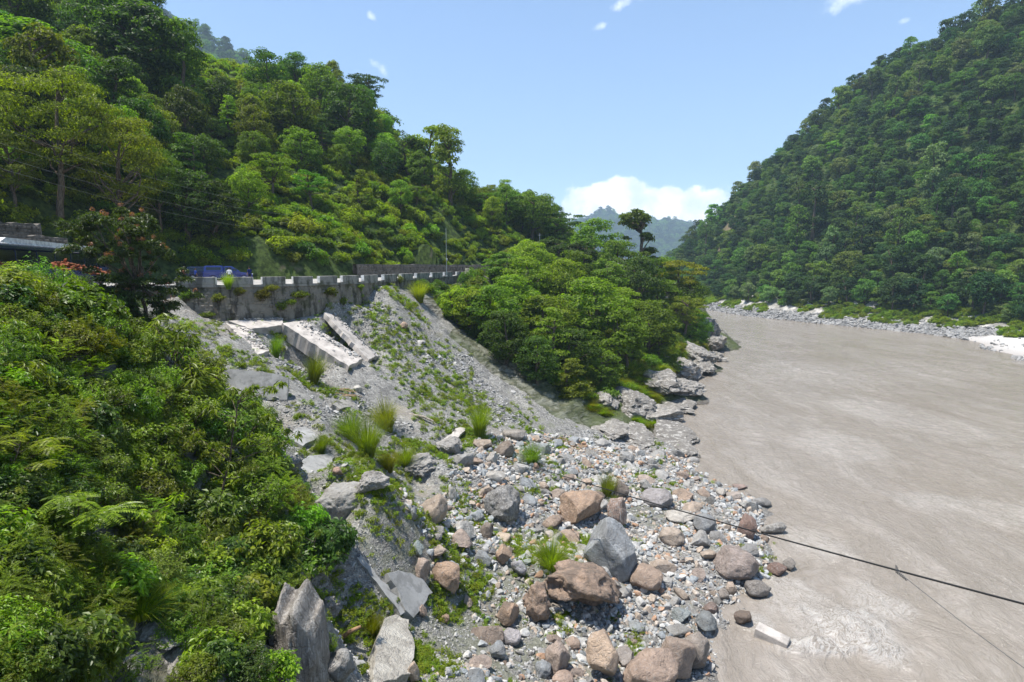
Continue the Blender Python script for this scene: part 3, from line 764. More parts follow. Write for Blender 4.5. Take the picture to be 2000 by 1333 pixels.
# ------------------------------------------------------------------ far hills: closed hill bodies far behind
def far_hill(name, ridge, depth_back, base_z, label, y0, seed, col_mat):
    """ridge: list of (px, py, y); builds a wooded hill with a front slope down to base_z and a back slope"""
    R3 = np.array([P(*q) for q in ridge]); n = 130
    s = np.concatenate([[0], np.cumsum(np.linalg.norm(np.diff(R3, axis=0), axis=1))]); t = np.linspace(0, s[-1], n)
    top = np.stack([np.interp(t, s, R3[:, i]) for i in range(3)], 1)
    rows = []
    for w in np.concatenate([np.linspace(-1, 0, 34), np.linspace(0.1, 1, 10)]):
        k = abs(w)
        off = w * depth_back
        z = base_z + (top[:, 2] - base_z) * (1 - k) ** 0.95
        rows.append(np.stack([top[:, 0], top[:, 1] + off, z], 1))
    V = np.array(rows); L = depth_back
    nz = fbm(V[..., 0] / (L * 0.28), V[..., 1] / (L * 0.28), V[..., 2] / (L * 0.28), octs=5, seed=seed, ridged=True)
    nt = fbm(V[..., 0] / (L * 0.03), V[..., 1] / (L * 0.03), V[..., 2] / (L * 0.03), octs=2, seed=seed + 1)
    kk = np.concatenate([np.linspace(1, 0, 34), np.linspace(0.1, 1, 10)])[:, None]
    V[..., 2] += L * 0.09 * nz * np.minimum(kk * 3, 1) + L * 0.012 * nt
    a, b = np.mgrid[0:V.shape[0] - 1, 0:n - 1]
    f = np.stack([a * n + b, a * n + b + 1, (a + 1) * n + b + 1, (a + 1) * n + b], -1).reshape(-1, 4)
    return tag(link(name, mesh_np(name, V.reshape(-1, 3), f, [col_mat], True)), label, None, None, 'structure'), V
def far_hill_material():
    m, t = new_mat('distant_forest'); p = pos(t)
    n1 = noise(t, p, 0.05, 6, 0.65); n2 = noise(t, p, 0.012, 4)
    c = mixc(t, smooth(t, n1, 0.35, 0.65), (0.018, 0.035, 0.012), (0.06, 0.095, 0.03))
    c = mixc(t, smooth(t, n2, 0.55, 0.72), c, (0.09, 0.12, 0.045))
    out(t, bsdf(t, c, 0.9, 0.1, bump(t, n1, 1.0, 6.0))); return m
M_FAR = far_hill_material()
hillA, VA = far_hill('far_hill', [(x_, y_, 2900) for x_, y_ in ((1050, 470), (1110, 452), (1160, 437), (1168, 425), (1180, 420), (1192, 426), (1200, 435), (1225, 440), (1262, 444), (1300, 446), (1345, 452), (1400, 470), (1480, 505))], 800, -4, 'hazy blue hill with a small knob at the end of the valley', 2900, 61, M_FAR)
hillB, VB = far_hill('far_hill', [(x_, y_, 900) for x_, y_ in ((-200, -260), (60, -150), (150, -40), (250, 10), (320, 45), (368, 74), (385, 70), (410, 84), (440, 108), (470, 122), (500, 162), (560, 230), (640, 320))], 420, 20, 'hazy forested hill peeking over the roadside slope', 900, 67, M_FAR)
# ------------------------------------------------------------------ retaining wall, parapet, slabs, road furniture
def line_pts(poly, n):
    return smooth_line(poly, n)
wall_line = resample(OUTER[4:13], 90)
wdir = np.gradient(wall_line, axis=0); wdir /= np.linalg.norm(wdir, axis=1)[:, None]
wnor = np.stack([wdir[:, 1], -wdir[:, 0]], 1)                   # towards the river
def build_wall():
    n = len(wall_line); rows = []
    zb = gz(wall_line[:, 0] + wnor[:, 0] * 0.9, wall_line[:, 1] + wnor[:, 1] * 0.9) - 1.2
    zb = np.minimum(zb, ROAD_Z - 1.0)
    for k in np.linspace(0, 1, 12):
        z = (ROAD_Z - 0.02) * (1 - k) + zb * k
        off = 0.10 + (ROAD_Z - z) * 0.10
        b = 0.05 * fbm(np.arange(n) / 1.7, z / 0.4, octs=2, seed=71)
        rows.append(np.stack([wall_line[:, 0] + wnor[:, 0] * (off + b), wall_line[:, 1] + wnor[:, 1] * (off + b), z], 1))
    rows.insert(0, np.stack([wall_line[:, 0] - wnor[:, 0] * 0.7, wall_line[:, 1] - wnor[:, 1] * 0.7, np.full(n, ROAD_Z - 0.02)], 1))
    V = np.array(rows); m = len(rows)
    a, b = np.mgrid[0:m - 1, 0:n - 1]
    f = np.stack([a * n + b, a * n + b + 1, (a + 1) * n + b + 1, (a + 1) * n + b], -1).reshape(-1, 4)
    return mesh_np('retaining_wall', V.reshape(-1, 3), f, [M_WALL], False), zb
wm, wall_zb = build_wall()
wall = tag(link('retaining_wall', wm), 'tall masonry retaining wall with dark water stains under the parapet', 'wall')
# courses of stones standing slightly proud of the wall face, too small to pick apart
def stone_courses(name, pts, nors, ztop, zbot, batter, size, parent, mat, seed, cover=0.8):
    r = np.random.default_rng(seed); nm = NM(); n = len(pts)
    s = np.concatenate([[0], np.cumsum(np.hypot(*np.diff(pts, axis=0).T))])
    L = s[-1]; z0 = np.max(ztop); course = size * 0.75
    for ci in range(60):
        z = z0 - course * (ci + 0.5) - 0.02
        if z < np.min(zbot): break
        d = r.uniform(0, size)
        while d < L - size:
            w = size * r.uniform(0.7, 1.6)
            zb = np.interp(d, s, zbot); zt = np.interp(d, s, ztop)
            if zb < z < zt - course * 0.5 and r.random() < cover:
                c = np.array([np.interp(d + w / 2, s, pts[:, 0]), np.interp(d + w / 2, s, pts[:, 1])])
                nn = np.array([np.interp(d + w / 2, s, nors[:, 0]), np.interp(d + w / 2, s, nors[:, 1])])
                t = np.array([-nn[1], nn[0]])
                o = 0.10 + (z0 - z) * batter
                hw, hh, dp = w * 0.46, course * 0.44, r.uniform(0.02, 0.09)
                q = []
                for dz_, sc in ((0.0, 1.0), (dp, 0.72)):
                    for a_, b_ in ((-1, -1), (1, -1), (1, 1), (-1, 1)):
                        x, y = c + nn * (o - 0.03 + dz_ + (0.03 if dz_ else 0)) + t * a_ * hw * sc * r.uniform(0.85, 1.05)
                        q.append((x, y, z + b_ * hh * sc * r.uniform(0.85, 1.05)))
                nm.add(np.array(q), np.array([(4, 5, 6, 7), (0, 1, 5, 4), (1, 2, 6, 5), (2, 3, 7, 6), (3, 0, 4, 7)]))
            d += w
    return tag(link(name, nm.mesh(name, mat), parent), kind='stuff')
stone_courses('wall_stones', wall_line, wnor, np.full(90, ROAD_Z - 0.2), wall_zb, 0.10, 0.42, wall, M_WALL, 5, 0.75)
# concrete sill that carries the parapet
mb = NM(); sill = []
for off, z in ((-0.35, ROAD_Z - 0.02), (-0.35, ROAD_Z + 0.06), (0.24, ROAD_Z + 0.06), (0.24, ROAD_Z - 0.16)):
    sill.append(np.c_[wall_line + wnor * off, np.full(90, z)])
V = np.array(sill); a, b = np.mgrid[0:3, 0:89]
link('sill', mesh_np('sill', V.reshape(-1, 3), np.stack([a * 90 + b, a * 90 + b + 1, (a + 1) * 90 + b + 1, (a + 1) * 90 + b], -1).reshape(-1, 4), [M_PARAPET]), wall)

# parapet blocks with white painted ends, placed one after the other along the road edge
ps = np.concatenate([[0], np.cumsum(np.hypot(*np.diff(wall_line, axis=0).T))])
def on_wall(d):
    return (np.array([np.interp(d, ps, wall_line[:, 0]), np.interp(d, ps, wall_line[:, 1])]), np.array([np.interp(d, ps, wdir[:, 0]), np.interp(d, ps, wdir[:, 1])]))
def px_to_wall(px):
    dd_ = np.linspace(0, ps[-1], 3000); xy = np.stack([np.interp(dd_, ps, wall_line[:, 0]), np.interp(dd_, ps, wall_line[:, 1])], 1)
    u, _, _ = project(np.c_[xy, np.full(3000, ROAD_Z + 0.4)])
    return float(dd_[int(np.argmin(np.abs(u - px)))])
blk_px = [(344, 422), (443, 494), (511, 556), (571, 609), (622, 656), (667, 698), (708, 735), (746, 772), (782, 804), (812, 836), (842, 862), (867, 886), (891, 908), (912, 928)]
descr = ['beside the red-tipped tree', 'in front of the blue pickup', 'below the man in the navy shirt', 'with a clump of vines under it', 'darkest and most stained of the row', 'above a brown stained stretch of wall',
         'above the small gravel cone', 'above the dip in the gravel', 'just above the peak of the talus', 'with weeds at its foot past the talus peak', 'half behind a bright green shrub', 'at the foot of the tall lamp pole', 'just beyond the lamp pole', 'farthest one showing before the trees']
for i, ((a, b), ds) in enumerate(zip(blk_px, descr)):
    da, db = px_to_wall(a), px_to_wall(b)
    if i > 9: db = max(db, da + 2.2)
    c, dr = on_wall((da + db) / 2); Lb = max(db - da, 1.6)
    o = thing('parapet_block', ('weathered concrete parapet block ' + ds), 'parapet block', (c[0], c[1], ROAD_Z + 0.06), (0, 0, math.atan2(dr[1], dr[0])), 'parapet blocks along the road edge')
    mbk = MB().box((0, 0, 0.36 + 0.006), (Lb, 0.42, 0.72), 0, 0.03)
    link('block_body', mbk.mesh('block_body', M_PARAPET), o)
    for sx in (-1, 1):
        MB().box((sx * (Lb / 2 + 0.004), 0, 0.375), (0.014, 0.40, 0.66)).obj('painted_end', M_WHITE, o)

# dark stone walls at the uphill side of the road
def stone_wall(label, poly, h0_, h1_, side, seed, size=0.4):
    pl = resample(np.array(poly, float), 40); dr = np.gradient(pl, axis=0); dr /= np.linalg.norm(dr, axis=1)[:, None]
    nr = np.stack([dr[:, 1], -dr[:, 0]], 1) * side
    top = h1_ + 0.18 * fbm(np.arange(40) / 3.0, np.zeros(40), seed=seed)
    rows = [np.c_[pl + nr * 0.12, np.full(40, h0_)], np.c_[pl + nr * 0.02, top], np.c_[pl - nr * 0.7, top], np.c_[pl - nr * 0.8, np.full(40, h0_)]]
    V = np.array(rows); a, b = np.mgrid[0:3, 0:39]
    o = tag(link('stone_wall', mesh_np('stone_wall', V.reshape(-1, 3), np.stack([a * 40 + b, a * 40 + b + 1, (a + 1) * 40 + b + 1, (a + 1) * 40 + b], -1).reshape(-1, 4), [M_STONE])), label, 'wall')
    stone_courses('wall_stones', pl, nr, top, np.full(40, h0_), -0.02, size, o, M_STONE, seed, 0.95)
    return o
inn = resample(INNER, 200)
def inner_range(px0, px1, off):
    u, v, f = project(np.c_[inn, np.full(200, ROAD_Z + 1)])
    ok = (u > px0) & (u < px1) & (inn[:, 1] > 70)
    q = inn[ok]; d = np.gradient(q, axis=0); d /= np.linalg.norm(d, axis=1)[:, None]
    return q + np.stack([d[:, 1], -d[:, 0]], 1) * off
stone_wall('dark breast wall of rough stones along the uphill edge of the road', inner_range(688, 958, 0.5), ROAD_Z - 0.3, ROAD_Z + 2.1, 1, 11, 0.45)
w1 = [(P(-60, 470, 46)[0], P(-60, 470, 46)[1]), (P(60, 470, 51)[0], P(60, 470, 51)[1]), (P(132, 470, 54.5)[0], P(132, 470, 54.5)[1])]
stone_wall('grey dry stone terrace wall just above the bus', w1, ROAD_Z - 0.3, ROAD_Z + 4.5, 1, 12, 0.42)
w2 = [(P(-60, 440, 50)[0], P(-60, 440, 50)[1]), (P(80, 445, 57)[0], P(80, 445, 57)[1])]
stone_wall('upper terrace wall of rough stones with weeds at its foot', w2, ROAD_Z + 3.6, ROAD_Z + 5.9, 1, 13, 0.42)

# concrete slabs: given by the corners of their upper face
def slab(name, label, corners, thick, mat, cat='concrete slab', lift=0.12, tilt=None):
    pts = np.array(corners, float)
    c = pts.mean(axis=0); u_, s_, vh = np.linalg.svd(pts - c); nrm = vh[2] * np.sign(vh[2][2])
    pts = pts - np.outer((pts - c) @ nrm, nrm) + nrm * lift
    # broken, uneven outline: subdivide every edge
    r = np.random.default_rng(int(abs(c[0] * 100)) % 9999); ring = []
    for i in range(len(pts)):
        a, b = pts[i], pts[(i + 1) % len(pts)]; L = np.linalg.norm(b - a); k = max(2, int(L / 0.35))
        e = np.cross(nrm, (b - a) / L)
        for j in range(k):
            w = 0 if j == 0 else r.normal(0, 0.06)
            ring.append(a + (b - a) * j / k + e * w)
    ring = np.array(ring); n = len(ring); cc = ring.mean(axis=0)
    inner = cc + (ring - cc) * 0.985
    lo = ring - nrm * thick
    v = np.concatenate([inner + nrm * 0.0, ring - nrm * 0.02, lo, ]); v = np.concatenate([v, [cc], [cc - nrm * thick]])
    q = [(i, (i + 1) % n, n + (i + 1) % n, n + i) for i in range(n)][::1] + [(n + i, n + (i + 1) % n, 2 * n + (i + 1) % n, 2 * n + i) for i in range(n)]
    t = [(3 * n, (i + 1) % n, i) for i in range(n)] + [(3 * n + 1, 2 * n + i, 2 * n + (i + 1) % n) for i in range(n)]
    me = mesh_np(name, v - c, [np.array(q), np.array(t)], [mat])
    bm = bmesh.new(); bm.from_mesh(me); bmesh.ops.recalc_face_normals(bm, faces=bm.faces); bm.to_mesh(me); bm.free()
    SLABS.append((pts, nrm)); return tag(link(name, me, loc=c), label, cat)
SLABS = []
hb = gz_from(HBASE)          # ground before it was dug out
def SC(*pix, dz=0.0): return [hit(px, py, y0=28 if py < 1000 else 12, f=hb) + np.array([0, 0, dz]) for px, py in pix]
slab('concrete_slab', 'large pale sloping slab jutting over the dark hollow below the wall', SC((549, 645), (592, 634), (706, 713), (679, 725)), 1.5, M_CONC, lift=0.6)
slab('concrete_slab', 'narrow pale slab parted from its neighbour by a band of gravel', SC((628, 618), (650, 619), (734, 701), (716, 710)), 0.5, M_CONC, lift=0.45)
slab('concrete_slab', 'pale slab along the foot of the wall above the dark hollow', SC((446, 637), (486, 632), (552, 632), (549, 645), (490, 651)), 1.3, M_CONC, lift=0.45)
slab('concrete_slab', 'pale slab sloping down beside the hollow and half buried in gravel', SC((440, 640), (491, 650), (524, 697), (500, 700)), 0.4, M_CONC, lift=0.4)
def wall_slab(label, px, py, d, w, h, yaw, tiltx=0.0, roll=0.0, mat=None, t=0.3):
    m_ = MB().prism([(-w * .5, -h / 2), (w * .5, -h / 2), (w * .5, h * .18), (w * .36, h * .34), (w * .1, h * .42), (-w * .14, h * .47), (-w * .3, h * .5), (-w * .42, h * .36), (-w * .5, -h * .1)], t)
    return tag(m_.obj('concrete_slab', mat or M_CONC_GREY, loc=P(px, py, d), rot=(tiltx, roll, yaw)), label, 'concrete slab')
q = hit(493, 755, y0=20)
wall_slab('grey remnant of a concrete wall standing in the gravel behind the sapling', 492, 752, q[1] / CP, 4.9, 2.2, R(12), R(-24), R(3))
slab('concrete_slab', 'tilted slab fragment with a clean front edge above the leafy shrubs', SC((556, 862), (580, 842), (618, 836), (622, 862), (590, 877)), 0.32, M_CONC_GREY, lift=0.28)
slab('concrete_slab', 'long slab with a broken front edge hanging over a shaded gap', SC((560, 930), (600, 895), (652, 893), (640, 915), (605, 938)), 0.35, M_CONC_GREY, lift=0.2)
slab('concrete_slab', 'small weathered slab lying behind the grass clumps with its front edge bare', SC((645, 797), (668, 783), (692, 785), (694, 798), (660, 806)), 0.5, M_PARAPET, lift=0.35)
slab('concrete_slab', 'grey broken slab lying flat beside the white rock', SC((746, 1126), (772, 1118), (818, 1136), (836, 1164), (800, 1212), (782, 1198)), 0.42, M_CONC_GREY, lift=0.32)
slab('concrete_beam', 'long narrow concrete beam half buried in gravel next to the broken slab', SC((690, 1092), (700, 1086), (792, 1198), (778, 1206)), 0.35, M_CONC_GREY, 'concrete beam', lift=0.24)
slab('concrete_slab', 'pale edge of a slab sticking out of the talus above the stream gully', SC((858, 868), (898, 838), (910, 842), (872, 880)), 0.3, M_CONC, lift=0.25)
q = np.array([*water_pt(1506, 1252), 0.0])
o = thing('concrete_block', 'pale concrete block sitting in the river with gravel on top', 'concrete block', (q[0], q[1], 0.05), (R(4), R(9), R(-38)))
MB().box((0, 0, 0.1), (1.65, 0.7, 0.75), 0, 0.04).obj('block_body', M_CONC, o)
for k_ in range(5):
    pass

# ------------------------------------------------------------------ bus, cars
def wheel(parent, x, y, r, w, name='wheel'):
    o = MB().tube([(x, y - w / 2, r), (x, y - w * 0.42, r), (x, y + w * 0.42, r), (x, y + w / 2, r)], [r * 0.9, r, r, r * 0.9], 18)
    wo = o.obj(name, M_TYRE, parent)
    MB().tube([(x, y - w / 2 - 0.015, r), (x, y + w / 2 + 0.015, r)], r * 0.6, 14).add(
        [(x + r * 0.6 * math.cos(a), y + s * (w / 2 + 0.015), r + r * 0.6 * math.sin(a)) for s in (-1, 1) for a in np.linspace(0, 2 * math.pi, 14, endpoint=False)],
        [tuple(range(14)), tuple(range(27, 13, -1))]).obj('rim', M_RIM, wo)
    return wo
def make_bus(p0, p1):
    p0, p1 = np.array(p0), np.array(p1); d = p1 - p0; Lb = np.hypot(*d); c = (p0 + p1) / 2
    o = thing('tour_bus', 'navy blue bus with a white roof fairing parked under the trees', 'bus', (c[0], c[1], ROAD_Z), (0, 0, math.atan2(d[1], d[0])))
    MB().box((0, 0, 1.05), (Lb, 2.5, 1.5), 0, 0.12).obj('body', M_NAVY, o)
    MB().box((0, 0, 2.92), (Lb - 0.05, 2.46, 0.42), 0, 0.14).obj('roof', M_NAVY, o)
    MB().prism([(-Lb / 2 + 1.6, 3.13), (Lb / 2 - 2.3, 3.13), (Lb / 2 - 3.0, 3.42), (-Lb / 2 + 2.6, 3.46)], 2.15).obj('roof_fairing', M_WHITE, o)
    MB().box((0, 0, 3.10), (Lb - 0.3, 2.35, 0.09), 0, 0.03).obj('roof_edge', M_WHITE, o)
    MB().box((0, 0, 2.25), (Lb - 0.12, 2.40, 0.95)).obj('window_band', M_GLASS, o)
    n = 7
    for k_ in range(n + 1):
        x = -Lb / 2 + 0.1 + (Lb - 0.2) * k_ / n
        for sy in (-1, 1):
            MB().box((x, sy * 1.215, 2.25), (0.14, 0.06, 0.95)).obj('pillar', M_NAVY, o)
    for k_ in range(n):
        x = -Lb / 2 + 0.1 + (Lb - 0.2) * (k_ + 0.5) / n
        for sy in (-1, 1):
            MB().box((x, sy * 1.21, 2.28), ((Lb - 0.2) / n - 0.2, 0.03, 0.78), 0, 0.01).obj('window', M_GLASS, o)
    MB().box((Lb / 2 - 0.02, 0, 2.05), (0.08, 2.2, 1.35), 0, 0.02).obj('windscreen', M_GLASS, o)
    for sy in (-1, 1):
        MB().box((Lb / 2, sy * 0.9, 0.75), (0.08, 0.4, 0.2), 0, 0.03).obj('headlight', M_LAMP, o)
        for x in (-Lb * 0.27, Lb * 0.28): wheel(o, x, sy * 1.12, 0.48, 0.3)
    return o
make_bus((-29.5, 30.8), P(178, 505, 51)[:2])

def make_car(name, label, loc, rz, paint, kind):
    o = thing(name, label, 'pickup' if kind == 'pickup' else 'car', loc, (0, 0, rz))
    if kind == 'pickup':
        L, W = 5.2, 1.85
        body = [(-2.6, .55), (-2.6, 1.12), (-0.45, 1.12), (1.15, 1.10), (2.45, 0.98), (2.6, .80), (2.6, .45), (-2.5, .45)]
        top = [(-2.52, 1.12), (-2.42, 1.78), (-2.2, 1.84), (-0.52, 1.84), (-0.5, 1.12)]
        cab = [(-0.47, 1.12), (-0.45, 1.72), (-0.25, 1.78), (0.45, 1.76), (1.35, 1.11)]
        wins = [((-1.5, 1.5), (1.5, .34)), ((0.0, 1.45), (.72, .38)), ((0.68, 1.36), (.45, .26))]
        wx = (-1.6, 1.62)
    else:
        L, W = 4.6, 1.85
        body = [(-2.3, .5), (-2.3, 1.1), (1.0, 1.08), (2.15, 0.98), (2.3, .8), (2.3, .42), (-2.2, .42)]
        top = [(-2.25, 1.1), (-1.95, 1.7), (-1.7, 1.76), (0.2, 1.74), (1.15, 1.08)]
        cab = None
        wins = [((-1.5, 1.42), (.7, .4)), ((-0.6, 1.42), (.9, .42)), ((0.3, 1.4), (.75, .38))]
        wx = (-1.42, 1.42)
    def shell(poly, w, nm, mat, taper=0.0):
        n = len(poly); v = []
        for s in (-1, 1):
            for x, z in poly:
                k = 1 - taper * max(0, z - 1.1)
                v.append((x, s * w / 2 * k, z))
        f = [tuple(range(n)), tuple(range(2 * n - 1, n - 1, -1))] + [(i, i + n, (i + 1) % n + n, (i + 1) % n) for i in range(n)]
        m_ = MB().add(v, f); ob = m_.obj(nm, mat, o)
        bv = ob.modifiers.new('bevel', 'BEVEL'); bv.width = 0.05; bv.segments = 2
        return ob
    shell(body, W, 'body', paint)
    shell(top, W - 0.06, 'canopy' if kind == 'pickup' else 'cabin', paint, 0.2)
    if cab: shell(cab, W - 0.06, 'cabin', paint, 0.2)
    for (cx_, cz_), (ww, hh) in wins:
        for s in (-1, 1):
            y = s * ((W - 0.06) / 2 * (1 - 0.2 * (cz_ - 1.1)) + 0.0)
            MB().box((0, 0, 0), (ww, 0.03, hh), 0, 0.01).obj('window', M_GLASS, o, loc=(cx_, y, cz_), rot=(s * 0.19, 0, 0))
    MB().box((0, 0, 0), (0.03, W * 0.8, 0.62), 0, 0.01).obj('windscreen', M_GLASS, o, loc=((0.93 if kind == 'pickup' else 0.7), 0, 1.44), rot=(0, R(-55), 0))
    for s in (-1, 1):
        MB().box((L / 2 - 0.02, s * 0.68, 0.85), (0.10, 0.36, 0.15), 0, 0.03).obj('headlight', M_LAMP, o)
        MB().box((L / 2 * 0.25, s * (W / 2 + 0.1), 1.15), (0.14, 0.2, 0.14), 0, 0.03).obj('mirror', paint, o)
        for x in wx: wheel(o, x, s * (W / 2 - 0.1), 0.39, 0.25)
        for x in wx:
            m_ = MB().tube([(x + 0.46 * math.cos(a), s * W / 2, 0.42 + 0.46 * math.sin(a)) for a in np.linspace(0.05, math.pi - 0.05, 9)], 0.07, 6)
            m_.obj('wheel_arch', paint, o)
    MB().box((L / 2, 0, 0.52), (0.12, W * 0.92, 0.18), 0, 0.04).obj('bumper', M_TYRE, o)
    return o
g = P(446, 560, 67); make_car('pickup_truck', 'bright blue pickup truck with a canopy behind the parapet', (g[0], g[1], ROAD_Z + 0.01), R(32), M_BLUE, 'pickup')
g = P(404, 555, 71); make_car('parked_car', 'dark blue car half hidden behind the pickup truck', (g[0], g[1], ROAD_Z + 0.01), R(25), M_DARKCAR, 'car')

# ------------------------------------------------------------------ people on the road
def make_person(label, loc, rz, shirt, arms='down', hgt=1.7):
    J = {'pelvis': (0, 0, .95), 'waist': (0, 0, 1.08), 'chest': (0, .0, 1.30), 'neck': (0, .0, 1.47), 'head0': (0, .01, 1.56), 'head1': (0, .02, 1.66), 'headt': (0, .015, 1.73)}
    rad = {'pelvis': (.15, .11), 'waist': (.14, .10), 'chest': (.17, .11), 'neck': (.055, .055), 'head0': (.07, .08), 'head1': (.085, .10), 'headt': (.055, .06)}
    E = [('pelvis', 'waist'), ('waist', 'chest'), ('chest', 'neck'), ('neck', 'head0'), ('head0', 'head1'), ('head1', 'headt')]
    for s, n in ((-1, 'l'), (1, 'r')):
        J['sh' + n] = (s * .19, 0, 1.40); rad['sh' + n] = (.062, .062)
        if arms == 'folded' and s > 0:
            J['el' + n] = (s * .27, .06, 1.16); J['wr' + n] = (s * .16, .24, 1.22); J['ha' + n] = (s * .10, .28, 1.26)
        else:
            J['el' + n] = (s * .25, -.02, 1.13); J['wr' + n] = (s * .26, .06, .89); J['ha' + n] = (s * .26, .09, .80)
        rad['el' + n] = (.045, .045); rad['wr' + n] = (.032, .032); rad['ha' + n] = (.04, .03)
        J['hi' + n] = (s * .10, 0, .88); rad['hi' + n] = (.09, .09)
        J['kn' + n] = (s * .11, .02, .49); rad['kn' + n] = (.062, .062)
        J['an' + n] = (s * .12, -.01, .09); rad['an' + n] = (.042, .042)
        J['to' + n] = (s * .13, .16, .04); rad['to' + n] = (.045, .035)
        E += [('chest', 'sh' + n), ('sh' + n, 'el' + n), ('el' + n, 'wr' + n), ('wr' + n, 'ha' + n), ('pelvis', 'hi' + n), ('hi' + n, 'kn' + n), ('kn' + n, 'an' + n), ('an' + n, 'to' + n)]
    names = list(J); me = bpy.data.meshes.new('person')
    me.from_pydata([J[n] for n in names], [(names.index(a), names.index(b)) for a, b in E], [])
    tmp = bpy.data.objects.new('person_rig', me); COL.objects.link(tmp)
    sk = tmp.modifiers.new('skin', 'SKIN'); sk.use_smooth_shade = True
    for v, n in zip(me.skin_vertices[0].data, names): v.radius = rad[n]; v.use_root = n == 'pelvis'
    ss = tmp.modifiers.new('sub', 'SUBSURF'); ss.levels = 1; ss.render_levels = 1
    dg = bpy.context.evaluated_depsgraph_get()
    bme = bpy.data.meshes.new_from_object(tmp.evaluated_get(dg))
    bpy.data.objects.remove(tmp)
    bme.materials.clear()
    for m_ in (M_SKIN, shirt, M_TROUSERS, M_HAIR): bme.materials.append(m_)
    for p_ in bme.polygons:
        x, y, z = p_.center
        a = abs(x)
        p_.material_index = 3 if (z > 1.69 or (z > 1.58 and y < 0.0)) else 0 if z > 1.46 else (0 if (a > .215 and z < 1.14) or (arms == 'folded' and y > .14 and z > 1) else 1 if z > .96 else 2)
    return tag(link('person', bme, loc=loc, rot=(0, 0, rz), scale=hgt / 1.74), label, 'person')
g = P(449, 550, 60); make_person('person in a white shirt standing in front of the blue pickup', (g[0], g[1], ROAD_Z), R(10), M_SHIRT_WHITE)
g = P(488.5, 550, 61); make_person('person in a navy shirt standing alone to the side of the pickup', (g[0], g[1], ROAD_Z), R(60), M_SHIRT_NAVY, 'folded', 1.78)
g = P(383, 550, 62); make_person('person in a blue shirt partly hidden by the red-tipped tree', (g[0], g[1], ROAD_Z), R(-40), M_SHIRT_BLUE, 'down', 1.6)

# ------------------------------------------------------------------ poles, wires, cable
g = P(872.5, 545, 98); zt = P(872.5, 447, 98)[2]
o = thing('lamp_pole', 'tall thin grey pole standing at the road edge by the breast wall', 'pole', (g[0], g[1], ROAD_Z))
MB().tube([(0, 0, 0), (0, 0, (zt - ROAD_Z) * .5), (0, 0, zt - ROAD_Z)], [0.06, 0.05, 0.04], 8).obj('post', M_METAL, o)
MB().box((0, 0, 0.1), (0.4, 0.4, 0.2), 0, 0.03).obj('base', M_CONC_GREY, o)
MB().box((0.12, -0.1, 2.9), (0.22, 0.16, 0.35), 0, 0.02).obj('junction_box', M_METAL, o)
g = P(1054, 500, 138); zt = P(1054, 456, 138)[2]; zb = float(gz(g[0], g[1]))
o = thing('utility_pole', 'distant slim pole rising between the treetops by the far road bend', 'pole', (g[0], g[1], zb))
MB().tube([(0, 0, 0), (0, 0, zt - zb)], [0.08, 0.06], 8).obj('post', M_METAL, o)
MB().box((0, 0, zt - zb - 0.5), (0.7, 0.06, 0.06), 0, 0.02).obj('crossarm', M_METAL, o)
wl = ['topmost wire', 'second wire from the top', 'third wire from the top', 'lowest wire']
for k_, (ya, yb) in enumerate(((232, 408), (270, 420), (300, 436), (327, 452))):
    a, b = P(-250, ya - 78, 36), P(560, yb, 72); t = np.linspace(0, 1, 24)[:, None]
    pts = a + (b - a) * t; pts[:, 2] -= 1.1 * 4 * (t * (1 - t))[:, 0]
    nm = NM(); nm.tube(pts, 0.006, 5)
    tag(link('power_line', nm.mesh('power_line', M_WIRE)), wl[k_] + ' crossing in front of the feathery trees', 'wire', 'power lines over the road')
A = hit(944, 891, y0=20) + np.array([0, 0, 0.25])
B = P(2000, 1180, 12.5); B2 = B + (B - P(1750, 1114, 15.2)) * 1.6
keyp = [A, hit(1000, 906, y0=20) + np.array([0, 0, .3]), P(1250, 976, 27.5), P(1500, 1046, 19.8), P(1750, 1114, 15.2), B, B2]
def spline(kp, n):
    kp = np.array(kp); s = np.concatenate([[0], np.cumsum(np.linalg.norm(np.diff(kp, axis=0), axis=1))]); t = np.linspace(0, s[-1], n)
    q = np.stack([np.interp(t, s, kp[:, i]) for i in range(3)], 1)
    for _ in range(30): q[1:-1] = 0.25 * q[:-2] + 0.5 * q[1:-1] + 0.25 * q[2:]
    return q
nm = NM(); nm.tube(spline(keyp, 140), 0.026, 8)
tag(link('steel_cable', nm.mesh('steel_cable', M_CABLE, True)), 'thick black cable stretched from the rocks over the river', 'cable')
K = P(1751, 1115, 15.15)
nm = NM(); nm.tube(spline([K, P(1820, 1170, 13.9), P(1900, 1232, 12.8), P(2000, 1305, 11.6), P(2150, 1415, 10.4)], 40), 0.0085, 6)
rope = tag(link('thin_rope', nm.mesh('thin_rope', M_ROPE)), 'thin grey rope tied to the cable and running down out of view', 'rope')
kr = []
t = np.linspace(0, 1, 60)
for k_, (amp, turns, ln) in enumerate(((0.05, 7, 0.30), (0.035, 4, 0.16))):
    ax = (P(1765, 1128, 15.0) - K); ax /= np.linalg.norm(ax)
    if k_: ax = np.array([-0.1, 0.1, 0.9])
    u1 = np.cross(ax, [0, 1, 0]); u1 /= np.linalg.norm(u1); u2 = np.cross(ax, u1)
    kr.append(K + ax * (t * ln)[:, None] + amp * (1 - 0.6 * t)[:, None] * (np.cos(t * turns * 6.28)[:, None] * u1 + np.sin(t * turns * 6.28)[:, None] * u2))
nm = NM()
for q in kr: nm.tube(q, 0.010, 6)
link('knot', nm.mesh('knot', M_ROPE), rope)
